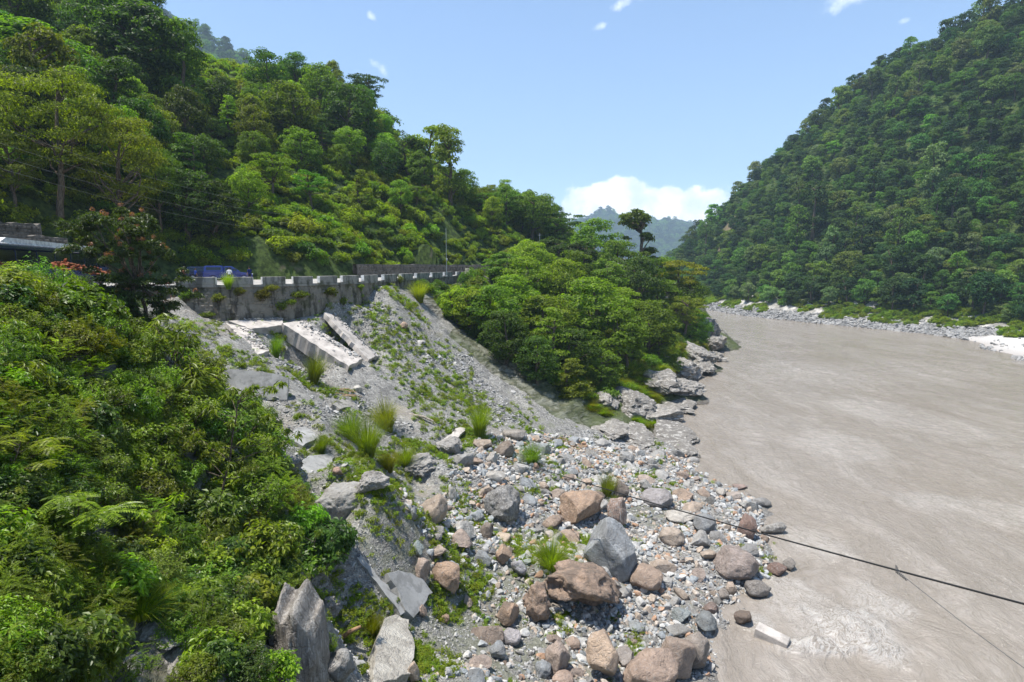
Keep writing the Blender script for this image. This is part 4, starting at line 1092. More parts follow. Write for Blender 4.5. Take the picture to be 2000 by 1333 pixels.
# ------------------------------------------------------------------ rocks
def ico(sub):
    bm = bmesh.new(); bmesh.ops.create_icosphere(bm, subdivisions=sub, radius=1.0)
    v = np.array([x.co[:] for x in bm.verts]); f = np.array([[x.index for x in q.verts] for q in bm.faces]); bm.free()
    return v, f
ICO = {k: ico(k) for k in (1, 2, 3, 4, 5)}
def rock_shape(sub, seed, cuts=12, rough=0.10, fine=0.03, lo=0.55, hi=0.9, freq=1.6, ridged=False):
    r = np.random.default_rng(seed); v, f = ICO[sub]; v = v.copy()
    for _ in range(cuts):
        n = r.normal(size=3); n /= np.linalg.norm(n); h = r.uniform(lo, hi)
        d = v @ n - h
        v -= np.where(d > 0, d, 0)[:, None] * n
    for _ in range(26 if sub > 3 else 14 if sub == 3 else 6):          # chipped corners
        n = r.normal(size=3); n /= np.linalg.norm(n); q = v @ n; h = q.max() * r.uniform(.82, .96)
        v -= np.where(q > h, q - h, 0)[:, None] * n
    d = v / (np.linalg.norm(v, axis=1)[:, None] + 1e-9); o = r.uniform(0, 50, 3)
    q = v * freq + o
    v += d * (rough * fbm(q[:, 0], q[:, 1], q[:, 2], 3, seed, ridged=ridged))[:, None]
    if fine:
        q = v * freq * 4 + o
        v += d * (fine * fbm(q[:, 0], q[:, 1], q[:, 2], 3, seed + 5, 0.55))[:, None]
    m = np.abs(v).max(axis=0); return v / m, f
ROT = lambda rx, ry, rz: np.array(Euler((rx, ry, rz)).to_matrix())

def hero(name, label, px, py, w, h, color, seed, mat=None, sub=4, cuts=12, rough=0.12, fine=0.055, depth=1.0, lo=0.45, hi=0.85, tilt=(0, 0), sink=0.16, shape=None, cat='boulder', freq=1.6, ridged=False, smooth_=True, water=False, yoff=0.0):
    base = hit(px, py + 0.30 * h, y0=12) if not water else np.array([*water_pt(px, py + 0.25 * h), 0.0])
    rdist = float((base - EYE) @ np.array([0, CP, -SP]))
    W = w * rdist / F; look = np.arctan2(20 - base[2], base[1])
    D = W * depth
    # the outline seen from above is part height, part depth
    Hh = max((h * rdist / F - D * 0.5 * math.sin(look)) / math.cos(look), 0.35 * W * min(1, h / w))
    v, f = rock_shape(sub, seed, cuts, rough, fine, lo, hi, freq, ridged)
    if shape is not None: v = shape(v)
    v = v @ ROT(tilt[0], tilt[1], 0).T
    v = v / np.abs(v).max(axis=0)
    v = v * np.array([W / 2, D / 2, Hh * (0.5 + sink / 2)])
    c = np.array([base[0], base[1] + D * 0.12 + yoff, base[2] + Hh * (0.5 - sink / 2)])
    me = mesh_np(name, v, f, [mat or M_ROCK], smooth_)
    o = link(name, me, loc=c, color=color)
    return tag(o, label, cat)
BLUEG, GREY, DGREY = (.28, .305, .33), (.30, .30, .29), (.17, .172, .175)
ORANGE, TAN, PINK, BROWN, PURP, RED, WHITE, PEACH = (.38, .245, .155), (.42, .33, .255), (.40, .305, .25), (.32, .215, .15), (.285, .225, .20), (.17, .085, .06), (.56, .54, .49), (.50, .365, .26)
def pyramid(v):
    v = v.copy(); k = np.clip((v[:, 2] + 1) / 2, 0, 1)
    v[:, 0] = v[:, 0] * (1 - 0.34 * k ** 1.5) - 0.16 * k; v[:, 1] *= 1 - 0.35 * k; return v
def buttress(v):
    v = v.copy(); k = np.clip((v[:, 2] + 1) / 2, 0, 1)
    v[:, 0] = v[:, 0] * (1.25 - .45 * k) + .22 * (1 - k); v[:, 1] *= 1.3 - .45 * k
    v[:, 2] = np.minimum(v[:, 2], .52 + .10 * np.sin(v[:, 0] * 7)); v[:, 1] -= .12 * np.abs(np.sin(v[:, 0] * 5.0)) * (v[:, 1] < 0); return v
def arch(v):
    v = v.copy(); v[:, 2] += 0.35 * (1 - v[:, 0] ** 2) - 0.25 * v[:, 0]
    front = np.clip(-v[:, 1], 0, 1) * np.clip(1 - np.abs(v[:, 0] - 0.05) * 1.1, 0, 1) * np.clip(0.6 - v[:, 2], 0, 1)
    v[:, 1] += 0.75 * front; return v
ROCKS = [
 # label, px, py, w, h, colour, options
 ('big smooth blue-grey boulder, the largest pale one on the shore', 1202, 1078, 122, 132, BLUEG, dict(sub=5, cuts=9, rough=.07, fine=.022, shape=pyramid, depth=.95, lo=.62)),
 ('huge crusty orange-brown boulder with a hollowed front', 1130, 1158, 176, 112, BROWN, dict(mat=M_CRUST, sub=5, cuts=8, rough=.30, fine=.10, shape=arch, depth=.8, lo=.55, freq=1.7, ridged=True)),
 ('crusty brown lump leaning on the hollowed orange-brown boulder', 1050, 1186, 62, 80, BROWN, dict(mat=M_CRUST, sub=5, cuts=8, rough=.26, fine=.09, freq=1.8, ridged=True)),
 ('rounded orange boulder with a dry tuft on its face', 1130, 994, 98, 72, ORANGE, dict(sub=5, cuts=9, rough=.12, fine=.04)),
 ('dark grey layered boulder with a shaded underside', 988, 988, 92, 82, DGREY, dict(sub=5, mat=M_CLIFF, cuts=10, rough=.2, fine=.06, tilt=(.2, -.35), ridged=True)),
 ('tan boulder with a cream top among green weeds', 848, 1000, 60, 62, TAN, dict(cuts=9, tilt=(0, .5))),
 ('flat-faced pink slab of rock', 905, 1060, 50, 42, PINK, dict(cuts=6, lo=.45, hi=.7)),
 ('narrow leaning orange rock next to the lilac-grey stone', 983, 1090, 36, 42, ORANGE, dict(cuts=8, tilt=(0, .7))),
 ('pale lilac-grey stone beside the spiky grass clump', 1013, 1112, 33, 36, (.40, .40, .43), dict(cuts=8)),
 ('angular orange-tan boulder with a cracked face', 873, 1132, 66, 66, ORANGE, dict(cuts=9, mat=M_ROCK, tilt=(0, .6))),
 ('upright pinkish rock touching the broken concrete slab', 824, 1121, 32, 58, PINK, dict(cuts=8, tilt=(0, -.1))),
 ('blocky rust-orange rock below the crusty boulders', 993, 1204, 44, 42, ORANGE, dict(cuts=8, mat=M_CRUST)),
 ('smooth brown block resting against the blue-grey boulder', 1264, 1134, 70, 52, (.36, .25, .18), dict(cuts=8, lo=.6)),
 ('pale lilac angular rock low on the rubble', 1000, 1244, 42, 36, (.38, .36, .38), dict(cuts=8)),
 ('slate-blue rock with flat sides low on the rubble', 969, 1275, 38, 36, (.26, .29, .32), dict(cuts=7, lo=.5, hi=.75)),
 ('small blue-grey rock at the lower picture edge beside the tan boulder', 1060, 1313, 36, 34, (.24, .27, .30), dict(cuts=7)),
 ('rounded pinkish tan boulder beside the peach slab', 1089, 1294, 50, 64, PINK, dict(cuts=8, lo=.62)),
 ('tall peach slab of rock with a crack across it', 1176, 1298, 62, 92, PEACH, dict(cuts=6, lo=.45, hi=.75, depth=1.2)),
 ('big sloping pinkish-brown boulder at the lower edge', 1272, 1318, 112, 96, (.37, .26, .195), dict(sub=5, cuts=7, lo=.55, rough=.08)),
 ('brown boulder wedged behind the sloping pinkish-brown one', 1322, 1292, 76, 86, (.32, .235, .18), dict(cuts=7, lo=.6)),
 ('rounded grey-brown boulder at the waterline with a black shadow', 1360, 1284, 58, 72, (.27, .225, .19), dict(cuts=6, lo=.68)),
 ('large purple-brown angular boulder at the water edge', 1443, 1107, 88, 68, PURP, dict(cuts=8, sub=5, lo=.55)),
 ('dark oblong block lying half in the water', 1475, 1155, 62, 36, (.20, .18, .165), dict(cuts=8, depth=.7)),
 ('reddish angular rock under the cable at the shore', 1463, 1035, 42, 54, (.23, .125, .095), dict(cuts=8)),
 ('flat black-striped rock lying in the shallows', 1512, 1036, 60, 28, (.27, .26, .24), dict(cuts=8, water=True, depth=.6, mat=M_CLIFF)),
 ('flat grey rock in the water farthest upstream', 1485, 985, 46, 20, (.25, .25, .25), dict(cuts=8, water=True, depth=.6)),
 ('wet red rock in the shallows', 1519, 1117, 40, 27, RED, dict(cuts=8, water=True)),
 ('small grey rock in the shallows behind the wet red one', 1543, 1106, 30, 24, (.19, .17, .15), dict(cuts=8, water=True)),
 ('dark brown crusty rock standing alone in the water', 1452, 1212, 38, 34, (.13, .085, .06), dict(cuts=8, water=True, mat=M_CRUST)),
 ('dark reddish rock where rubble meets water', 1392, 1191, 34, 25, (.16, .10, .08), dict(cuts=8)),
 ('wet blue-black rock at the edge of the rubble', 1380, 1224, 46, 44, (.16, .185, .195), dict(cuts=7)),
 ('dome-shaped rock with a lilac top and brown base', 1288, 975, 68, 44, (.31, .29, .30), dict(cuts=5, lo=.72)),
 ('pale flat-topped slab under the cable', 1328, 1009, 62, 28, (.50, .47, .42), dict(cuts=6, lo=.45, hi=.7)),
 ('slate-grey boulder next to the pale flat-topped slab', 1376, 1027, 46, 42, (.22, .235, .25), dict(cuts=8)),
 ('smooth beige boulder behind the blue-grey one', 1312, 1048, 56, 40, (.42, .34, .27), dict(cuts=6, lo=.66)),
 ('red-streaked slanting rock above the blue-grey boulder', 1205, 1012, 42, 64, (.36, .235, .18), dict(cuts=7, tilt=(.2, .5), lo=.45, mat=M_CLIFF)),
 ('dark brown upright rock beside the grass under the cable', 1214, 964, 32, 42, (.20, .15, .12), dict(cuts=8)),
 ('tall streaked grey rock pillar rising out of the bushes', 574, 1236, 128, 222, (.30, .28, .255), dict(sub=5, cuts=8, lo=.55, hi=.85, mat=M_CLIFF, depth=1.1, rough=.16, fine=.07, tilt=(.10, .12), sink=.6, shape=buttress, ridged=True)),
 ('rounded grey rock at the lower edge beside the pillar', 662, 1310, 58, 68, (.36, .355, .345), dict(cuts=7, lo=.6)),
 ('block of cemented gravel overhanging a shaded gap', 660, 990, 122, 86, (.34, .335, .32), dict(sub=5, cuts=9, rough=.12, fine=.09, freq=2.4, lo=.6)),
 ('cream and orange rock by the spiky grass', 985, 1053, 38, 25, (.46, .37, .27), dict(cuts=8)),
 ('dark brown rock standing beside the pink slab', 949, 1040, 30, 36, (.20, .155, .12), dict(cuts=8)),
 ('flat blue-grey stone in front of the layered boulder', 930, 1011, 32, 26, (.29, .325, .345), dict(cuts=7)),
 ('white upright stone above the tan boulder', 882, 968, 22, 34, WHITE, dict(cuts=8)),
 ('teal-grey stone on the edge of the gravel', 817, 1078, 24, 34, (.27, .33, .325), dict(cuts=7)),
 ('tan wedge of rock beside the teal-grey stone', 850, 1079, 44, 24, TAN, dict(cuts=8)),
 ('tan pointed stone at the lower edge beside the white slab', 807, 1322, 26, 42, TAN, dict(cuts=8)),
 ('small square orange stone on the fine gravel', 868, 1211, 20, 20, ORANGE, dict(cuts=6, lo=.5, hi=.7)),
 ('pinkish stone sitting on the mossy ledge', 660, 923, 22, 20, (.42, .26, .19), dict(cuts=7)),
 ('orange block alone high on the talus', 789, 638, 17, 15, (.44, .30, .21), dict(cuts=6, lo=.5, hi=.7)),
 ('pale flat stone on the upper talus', 822, 671, 18, 11, (.52, .51, .49), dict(cuts=7)),
 ('white stone at the end of the concrete overhang', 700, 762, 20, 16, WHITE, dict(cuts=7)),
 ('grey-brown flat rock by the dry log', 1005, 850, 46, 28, (.30, .27, .24), dict(cuts=8)),
 ('brown fractured rock beside the driftwood roots', 985, 880, 44, 34, (.25, .20, .16), dict(cuts=9, mat=M_CRUST)),
 ('pale boulder below the driftwood roots', 962, 898, 26, 24, (.42, .40, .37), dict(cuts=8)),
 ('small orange stone tied into the cable line', 1046, 914, 15, 17, (.40, .235, .15), dict(cuts=7)),
 ('brown wedge of stone just under the cable', 1112, 936, 22, 18, (.26, .19, .15), dict(cuts=7)),
 ('tan stone above the rounded orange boulder', 1145, 943, 24, 14, (.43, .32, .24), dict(cuts=7)),
 ('cream boulder uphill of the layered boulder', 968, 934, 40, 26, (.50, .48, .44), dict(cuts=7)),
 ('orange-grey stone next to the rounded orange boulder', 1090, 968, 30, 22, (.33, .26, .21), dict(cuts=7)),
 ('pinkish wide boulder in the shore rubble above the dome rock', 1265, 937, 36, 20, (.40, .32, .27), dict(cuts=7)),
 ('brown reddish boulder near the shore below the strata', 1335, 930, 26, 20, (.35, .26, .21), dict(cuts=7)),
 ('pale block at the shore upstream of the red rock', 1408, 963, 24, 18, (.45, .42, .38), dict(cuts=7)),
 ('pink-grey boulder right at the shoreline upstream', 1435, 970, 28, 22, (.38, .32, .28), dict(cuts=7)),
 ('red-brown flat rock tipped into the water upstream', 1448, 952, 30, 14, (.30, .21, .18), dict(cuts=7)),
 ('white chalky rock between the two brown boulders', 1178, 1132, 34, 44, (.50, .50, .48), dict(cuts=8, rough=.14)),
 ('small white stone perched on the crusty boulder', 1066, 1119, 13, 13, (.56, .57, .57), dict(cuts=7)),
 ('brown stone tucked under the lower end of the slab', 825, 1198, 18, 26, (.36, .25, .19), dict(cuts=7)),
 ('grey-blue slab of rock on the rubble near the water', 1245, 1225, 34, 22, (.30, .335, .35), dict(cuts=7)),
 ('blue-green streaked rock at the water edge above the dark one', 1330, 1204, 42, 30, (.28, .33, .34), dict(cuts=7)),
 ('tan peaked stone at the water edge beside the dark oblong block', 1428, 1152, 24, 26, (.38, .29, .22), dict(cuts=7)),
 ('dark tapered stone at the waterline', 1415, 1163, 26, 26, (.24, .20, .17), dict(cuts=7)),
 ('large grey-lilac rock low in the rubble by the peach slab', 1224, 1290, 40, 40, (.30, .27, .255), dict(cuts=7)),
 ('orange-brown stone above the tan pinkish boulder', 1120, 1258, 32, 26, (.36, .26, .20), dict(cuts=7)),
 ('rounded pink boulder low down right of the slate one', 1100, 1330, 44, 30, (.45, .32, .25), dict(cuts=6, lo=.65)),
]
SPOTS = []
o = slab('rock_slab', 'tall white weathered slab of rock lying on the gravel below the broken concrete', SC((742, 1228), (770, 1210), (792, 1225), (797, 1300), (788, 1345), (722, 1345), (716, 1292)), 0.8, M_ROCK, 'rock', lift=0.55); o.color = (.50, .48, .43, 1)
for i, (lb, px, py, w, h, col, kw) in enumerate(ROCKS):
    o = hero('boulder' if w > 45 else 'rock', lb, px, py, w, h, col, 100 + i, cat='boulder' if w > 45 else 'rock', **kw)
    SPOTS.append((o.location.x, o.location.y, max(o.dimensions.x, o.dimensions.y) * 0.5 if False else w * o.location.y / F * 0.5))
    if px == 1130 and py == 994: pass

for i, (px, py, w, h, lb) in enumerate(((722, 938, 84, 44, 'undercut ledge of cemented gravel below the yellowish grass tuft'), (806, 905, 90, 40, 'broken grey ledge along the weedy gully'), (872, 872, 64, 34, 'grey ledge at the upper end of the gully below the pale slab edge'), (640, 1185, 60, 40, 'crumbling grey ledge above the curved log'), (560, 905, 60, 34, 'small grey ledge beneath the long broken slab'))):
    hero('gravel_ledge', lb, px, py, w, h, (.31, .30, .285), 450 + i, sub=5, cuts=12, rough=.16, fine=.10, depth=1.0, lo=.4, hi=.75, sink=.5, cat='rock ledge', freq=2.4, ridged=True, smooth_=False)
LEDGES = [(1312, 848, 95, 44, 'dark tilted rock ledge where the talus meets the river'), (1338, 880, 50, 24, 'low dark ledge tip touching the rubble shore'), (1290, 812, 80, 46, 'grey ledge above the small muddy bay'), (1250, 852, 90, 42, 'striped ledge rising from the talus toe'), (1200, 838, 90, 36, 'low striped ledge against the gravel'),
 (1318, 786, 100, 34, 'long ledge pointing into the river beside the bay'), (1364, 784, 46, 14, 'thin flat ledge end reaching farthest into the water by the bay'), (1340, 758, 80, 40, 'mossy-topped ledge above the long pointed one'), (1290, 745, 90, 50, 'steep ledge under the hanging grass'), (1335, 722, 80, 44, 'dark stepped ledge in the middle of the rocky point'),
 (1380, 716, 54, 26, 'dark wet ledge at the middle cove'), (1362, 690, 70, 40, 'tilted grey slab ledge below the overhanging trees'), (1396, 698, 40, 24, 'small pointed ledge in the water'), (1400, 670, 50, 30, 'sharp dark ledge at the tip of the point'), (1388, 645, 44, 40, 'shadowed cliff ledge at the farthest end of the point'), (1240, 790, 90, 60, 'steep grass-fringed ledge behind the talus toe'), (1180, 775, 80, 44, 'weathered ledge at the foot of the wood')]
for i, (px, py, w, h, lb) in enumerate(LEDGES):
    hero('rock_ledge', lb, px, py, w * 1.15, h, np.array((.21, .20, .185)) * (1 + .25 * ((i * 7) % 5 - 2) / 2), 400 + i, mat=M_STRATA, sub=5, cuts=13, rough=.2, fine=.09, depth=1.5, lo=.35, hi=.75, tilt=(.25, .45), sink=.55, cat='rock ledge', ridged=True, freq=2.2, smooth_=False)
# mid-sized stones: each one its own object; the meshes are shared
ROCK_MESH = []
for k_ in range(14):
    v, f = rock_shape(3, 500 + k_, cuts=13 + k_ % 5, rough=.10, fine=.04, lo=.36, hi=.8)
    v = v * np.array([1, rng.uniform(.65, .95), rng.uniform(.5, .85)])
    ROCK_MESH.append(mesh_np('rock', v, f, [M_ROCK], False))
PALETTE = [('grey', GREY), ('pale grey', (.43, .425, .41)), ('tan', (.42, .33, .255)), ('orange-brown', (.37, .265, .195)), ('blue-grey', (.27, .30, .325)), ('pinkish', (.40, .31, .26)), ('whitish', (.53, .52, .49)), ('brown', (.27, .20, .155)), ('dark grey', (.19, .19, .19))]
def zone_words(x, y, z):
    u, v, _ = project(np.array([x, y, z]))
    if z < 0.75: return ('at the waterline upstream of the red rock' if v < 1010 else 'at the waterline by the purple-brown boulder' if v < 1130 else 'at the waterline near the concrete block'), 'stones at the waterline'
    if v > 1170: return ('in the lower rubble near the peach slab' if 1120 < u < 1300 else 'in the lower rubble near the slate-blue rock' if u <= 1120 else 'in the lower rubble by the dark reddish rock'), 'stones in the lower rubble'
    if u > 1180: return ('on the shore just under the cable' if v < 1040 else 'on the shore beyond the blue-grey boulder' if u < 1340 else 'on the shore beside the purple-brown boulder') if v > 960 else 'on the shore above the cable', 'stones on the shore'
    if v > 940: return ('in the weedy rubble near the tan boulder' if u < 900 else 'in the weedy rubble around the layered boulder' if v < 1050 else 'in the weedy rubble by the spiky grass clump'), 'stones in the weedy rubble'
    return ('on the talus beside the driftwood heap' if u > 1060 else 'on the talus around the root stump'), 'stones on the upper talus'
def free(x, y, r, lst, slack=0.8):
    return all((x - a) ** 2 + (y - b) ** 2 > (slack * (r + c)) ** 2 for a, b, c in lst)
RUBBLE_POLY = poly_px([(780, 960), (900, 900), (960, 850), (1100, 850), (1330, 880), (1345, 890), (1465, 955), (1500, 1040), (1500, 1130), (1400, 1200), (1385, 1325), (1330, 1333), (820, 1333), (960, 1230), (850, 1140), (800, 1060)])
xmin, ymin = RUBBLE_POLY.min(0); xmax, ymax = RUBBLE_POLY.max(0)
cnt = 0; tries = 0; MID = []
while cnt < 285 and tries < 14000:
    tries += 1
    x, y = rng.uniform(xmin, xmax), rng.uniform(ymin, ymax)
    if not in_poly(np.array([x]), np.array([y]), RUBBLE_POLY)[0]: continue
    r = float(np.clip(rng.lognormal(-1.15, 0.5), 0.17, 0.85)) * (1 + 0.012 * (y - 28))
    if cnt < 55: r = rng.uniform(0.5, 0.9) * (1 + 0.01 * (y - 28))
    if not free(x, y, r, SPOTS + MID, 0.85): continue
    z = float(gz(x, y))
    if z < -0.15: continue
    nmc, colr = PALETTE[int(rng.choice(len(PALETTE), p=[.20, .20, .12, .08, .12, .10, .10, .05, .03]))]
    zw, grp = zone_words(x, y, z)
    sz = 'big' if r > 0.65 else 'large' if r > 0.48 else 'medium' if r > 0.34 else 'small' if r > .25 else 'tiny'
    o = link('rock', ROCK_MESH[int(rng.integers(len(ROCK_MESH)))], loc=(x, y, z + 0.10 * r), rot=(rng.normal(0, .3), rng.normal(0, .3), rng.uniform(0, 6.28)), scale=r, color=np.array(colr) * rng.uniform(.85, 1.1))
    tag(o, f'{sz} {nmc} stone {zw}', 'rock', grp)
    MID.append((x, y, r)); cnt += 1

# ------------------------------------------------------------------ stuff scattered by instancing: what nobody could count
def scatter(name, pts, rots, scl, meshes, label, cat, colors=None, kind='stuff'):
    lib = bpy.data.collections.new(name + '_library')
    for i, me in enumerate(meshes):
        if colors is not None:
            me = me.copy(); me.materials[0] = tinted(me.materials[0], colors[i % len(colors)])
        lib.objects.link(bpy.data.objects.new('%s_piece_%02d' % (name, i), me))
    n = len(pts); me = bpy.data.meshes.new(name)
    me.vertices.add(n); me.vertices.foreach_set('co', np.asarray(pts, np.float32).ravel())
    scl = np.asarray(scl, float)
    if scl.ndim == 1: scl = np.repeat(scl[:, None], 3, 1)
    for an, arr in (('turn', rots), ('size', scl)):
        a = me.attributes.new(an, 'FLOAT_VECTOR', 'POINT'); a.data.foreach_set('vector', np.asarray(arr, np.float32).ravel())
    a = me.attributes.new('pick', 'INT', 'POINT'); a.data.foreach_set('value', rng.integers(0, len(meshes), n).astype(np.int32))
    ob = link(name, me)
    ng = bpy.data.node_groups.new(name + '_scatter', 'GeometryNodeTree')
    ng.interface.new_socket('Geometry', in_out='INPUT', socket_type='NodeSocketGeometry')
    ng.interface.new_socket('Geometry', in_out='OUTPUT', socket_type='NodeSocketGeometry')
    gi = ng.nodes.new('NodeGroupInput'); go = ng.nodes.new('NodeGroupOutput')
    ci = ng.nodes.new('GeometryNodeCollectionInfo'); ci.inputs['Collection'].default_value = lib
    ci.inputs['Separate Children'].default_value = True; ci.inputs['Reset Children'].default_value = True
    def attr(nm_, ty):
        q = ng.nodes.new('GeometryNodeInputNamedAttribute'); q.data_type = ty; q.inputs['Name'].default_value = nm_; return q.outputs['Attribute']
    ip = ng.nodes.new('GeometryNodeInstanceOnPoints')
    L = ng.links.new
    L(gi.outputs[0], ip.inputs['Points']); L(ci.outputs[0], ip.inputs['Instance']); ip.inputs['Pick Instance'].default_value = True
    L(attr('pick', 'INT'), ip.inputs['Instance Index'])
    e2r = ng.nodes.new('FunctionNodeEulerToRotation'); L(attr('turn', 'FLOAT_VECTOR'), e2r.inputs[0]); L(e2r.outputs[0], ip.inputs['Rotation'])
    L(attr('size', 'FLOAT_VECTOR'), ip.inputs['Scale'])
    L(ip.outputs[0], go.inputs[0])
    md = ob.modifiers.new('scatter', 'NODES'); md.node_group = ng
    return tag(ob, label, cat, None, kind)
STONES = []
for k_ in range(10):
    v, f = rock_shape(2, 700 + k_, cuts=11, rough=.1, fine=0, lo=.36, hi=.8)
    STONES.append(mesh_np('stone', v * np.array([1, rng.uniform(.6, .95), rng.uniform(.45, .85)]), f, [M_RUBBLE], False))
CHIPS = []
for k_ in range(8):
    v, f = rock_shape(1, 800 + k_, cuts=6, rough=.1, fine=0, lo=.4)
    CHIPS.append(mesh_np('chip', v * np.array([1, rng.uniform(.5, .9), rng.uniform(.2, .5)]), f, [M_CHIP], False))
def sample_poly(poly, n, dens=None):
    a, b = poly.min(0), poly.max(0); out_ = []
    got = 0
    while got < n:
        q = rng.uniform(a, b, (n * 2, 2)); q = q[in_poly(q[:, 0], q[:, 1], poly)]
        if dens is not None: q = q[rng.random(len(q)) < dens(q[:, 0], q[:, 1])]
        out_.append(q); got += len(q)
    return np.concatenate(out_)[:n]
def euler_rand(n, t=0.5): return np.stack([rng.normal(0, t, n), rng.normal(0, t, n), rng.uniform(0, 6.28, n)], 1)
# rubble of fist to head sized stones, denser towards the shore
q = sample_poly(RUBBLE_POLY, 15000, lambda x, y: np.clip(0.25 + 0.75 * (fbm(x / 2.6, y / 2.6, octs=3, seed=91) > -0.12), 0, 1) * np.clip((27 + 0.0 * x - 0 * y) / 27, 0, 1))
r = np.clip(rng.lognormal(-2.25, 0.5, len(q)), 0.05, 0.33) * (1 + 0.012 * (q[:, 1] - 28))
z = gz(q[:, 0], q[:, 1]); ok = z > -0.2
q, r, z = q[ok], r[ok], z[ok]
scatter('rubble', np.c_[q, z + 0.28 * r], euler_rand(len(q)), r, STONES, 'loose rubble of grey, tan and white stones between the boulders', 'rubble')
# slate chips and small stones over the whole landslide
q = sample_poly(gp, 38000, lambda x, y: np.clip(0.12 + 0.88 * (fbm(x / 2.6, y / 2.6, octs=3, seed=93) > 0.02), 0, 1))
patch = np.clip(0.5 + 1.3 * fbm(q[:, 0] / 4.5, q[:, 1] / 4.5, octs=3, seed=97), 0, 1)
r = np.clip(rng.lognormal(-3.15, 0.5, len(q)) * (0.8 + 1.1 * patch ** 2), 0.02, 0.32) * (1 + 0.010 * (q[:, 1] - 28))
z = gz(q[:, 0], q[:, 1])
# debris that has slid onto the concrete slabs
for pts_, nrm_ in SLABS[:4]:
    e = pts_[1] - pts_[0] if len(pts_) == 4 else pts_[1] - pts_[0]; n_c = 170
    a_, b_ = rng.beta(1.2, 3.2, n_c), rng.random(n_c)
    s0 = pts_[1 % len(pts_)]; s1 = pts_[2 % len(pts_)]; s2 = pts_[0]
    w_ = s0 + (s1 - s0) * b_[:, None] + (s2 - s0) * (a_ * .8)[:, None]
    q = np.concatenate([q, w_[:, :2]]); z = np.concatenate([z, w_[:, 2] + .02]); r = np.concatenate([r, np.clip(rng.lognormal(-2.5, .5, n_c), .04, .28)])
scatter('gravel', np.c_[q, z + 0.15 * r], euler_rand(len(q), .45), r, CHIPS, 'loose grey slate chips covering the landslide', 'gravel')
M_BANKSTONE = plain('bank_stone', (0.25, 0.245, 0.235), 0.9, 0.2, 0.4, 1.5)
BANKST = []
for me_ in STONES[:6]:
    me_ = me_.copy(); me_.materials[0] = M_BANKSTONE; BANKST.append(me_)
# stones along the far bank
q = rng.uniform((88, 110), (140, 270), (60000, 2)); z = gz(q[:, 0], q[:, 1])
ok = (q[:, 0] > river_mid(q[:, 1])) & (z > -0.15) & (z < 2.9) & ~(in_poly(q[:, 0], q[:, 1], sand_poly) & (rng.random(len(q)) < 0.985))
ok &= rng.random(len(q)) < np.clip(1.1 - z / 5, 0.1, 1)
q, z = q[ok][:6500], z[ok][:6500]; r = np.clip(rng.lognormal(-1.05, 0.5, len(q)), 0.15, 1.3)
scatter('bank_rubble', np.c_[q, z + 0.15 * r], euler_rand(len(q)), r, BANKST, 'grey rocks lining the far bank of the river', 'rubble')
# ------------------------------------------------------------------ vegetation: leaves, crowns, trunks
def unit(a): return a / (np.linalg.norm(a, axis=-1, keepdims=True) + 1e-9)
def leaf_quads(p, n, L, aspect, r, droop=0.0, axis=None):
    """one folded kite per leaf; p centre of the leaf base, n its upper side"""
    N = len(p); n = unit(n)
    t = unit(np.cross(n, unit(r.normal(size=(N, 3))))) if axis is None else unit(axis)
    t = unit(t + np.array([0, 0, -droop]))
    b = unit(np.cross(t, n)); n = np.cross(b, t)
    L = np.asarray(L)[:, None] if np.ndim(L) else np.full((N, 1), L); W = L * aspect
    base = p; tip = p + t * L - n * 0.12 * L; mid = p + t * L * 0.45
    v = np.stack([base, mid + b * W / 2 + n * W * 0.16, tip, mid - b * W / 2 + n * W * 0.16], 1).reshape(-1, 3)
    return v, np.arange(4 * N).reshape(-1, 4)

class Plant:
    def __init__(s): s.leaf = NM(); s.wood = NM()
    def leaves(s, *a, **k): s.leaf.add(*leaf_quads(*a, **k))
    def meshes(s, name, lm):
        return s.leaf.mesh(name, lm, False), (s.wood.mesh(name + '_wood', M_BARK, True) if s.wood.v else None)

def bent(a, b, r, k=6, amp=0.08):
    t = np.linspace(0, 1, k)[:, None]; L = np.linalg.norm(b - a)
    return a + (b - a) * t + r.normal(0, amp * L, (1, 3)) * np.sin(t * math.pi) + r.normal(0, amp * L * .35, (k, 3)) * (t * (1 - t) * 4)

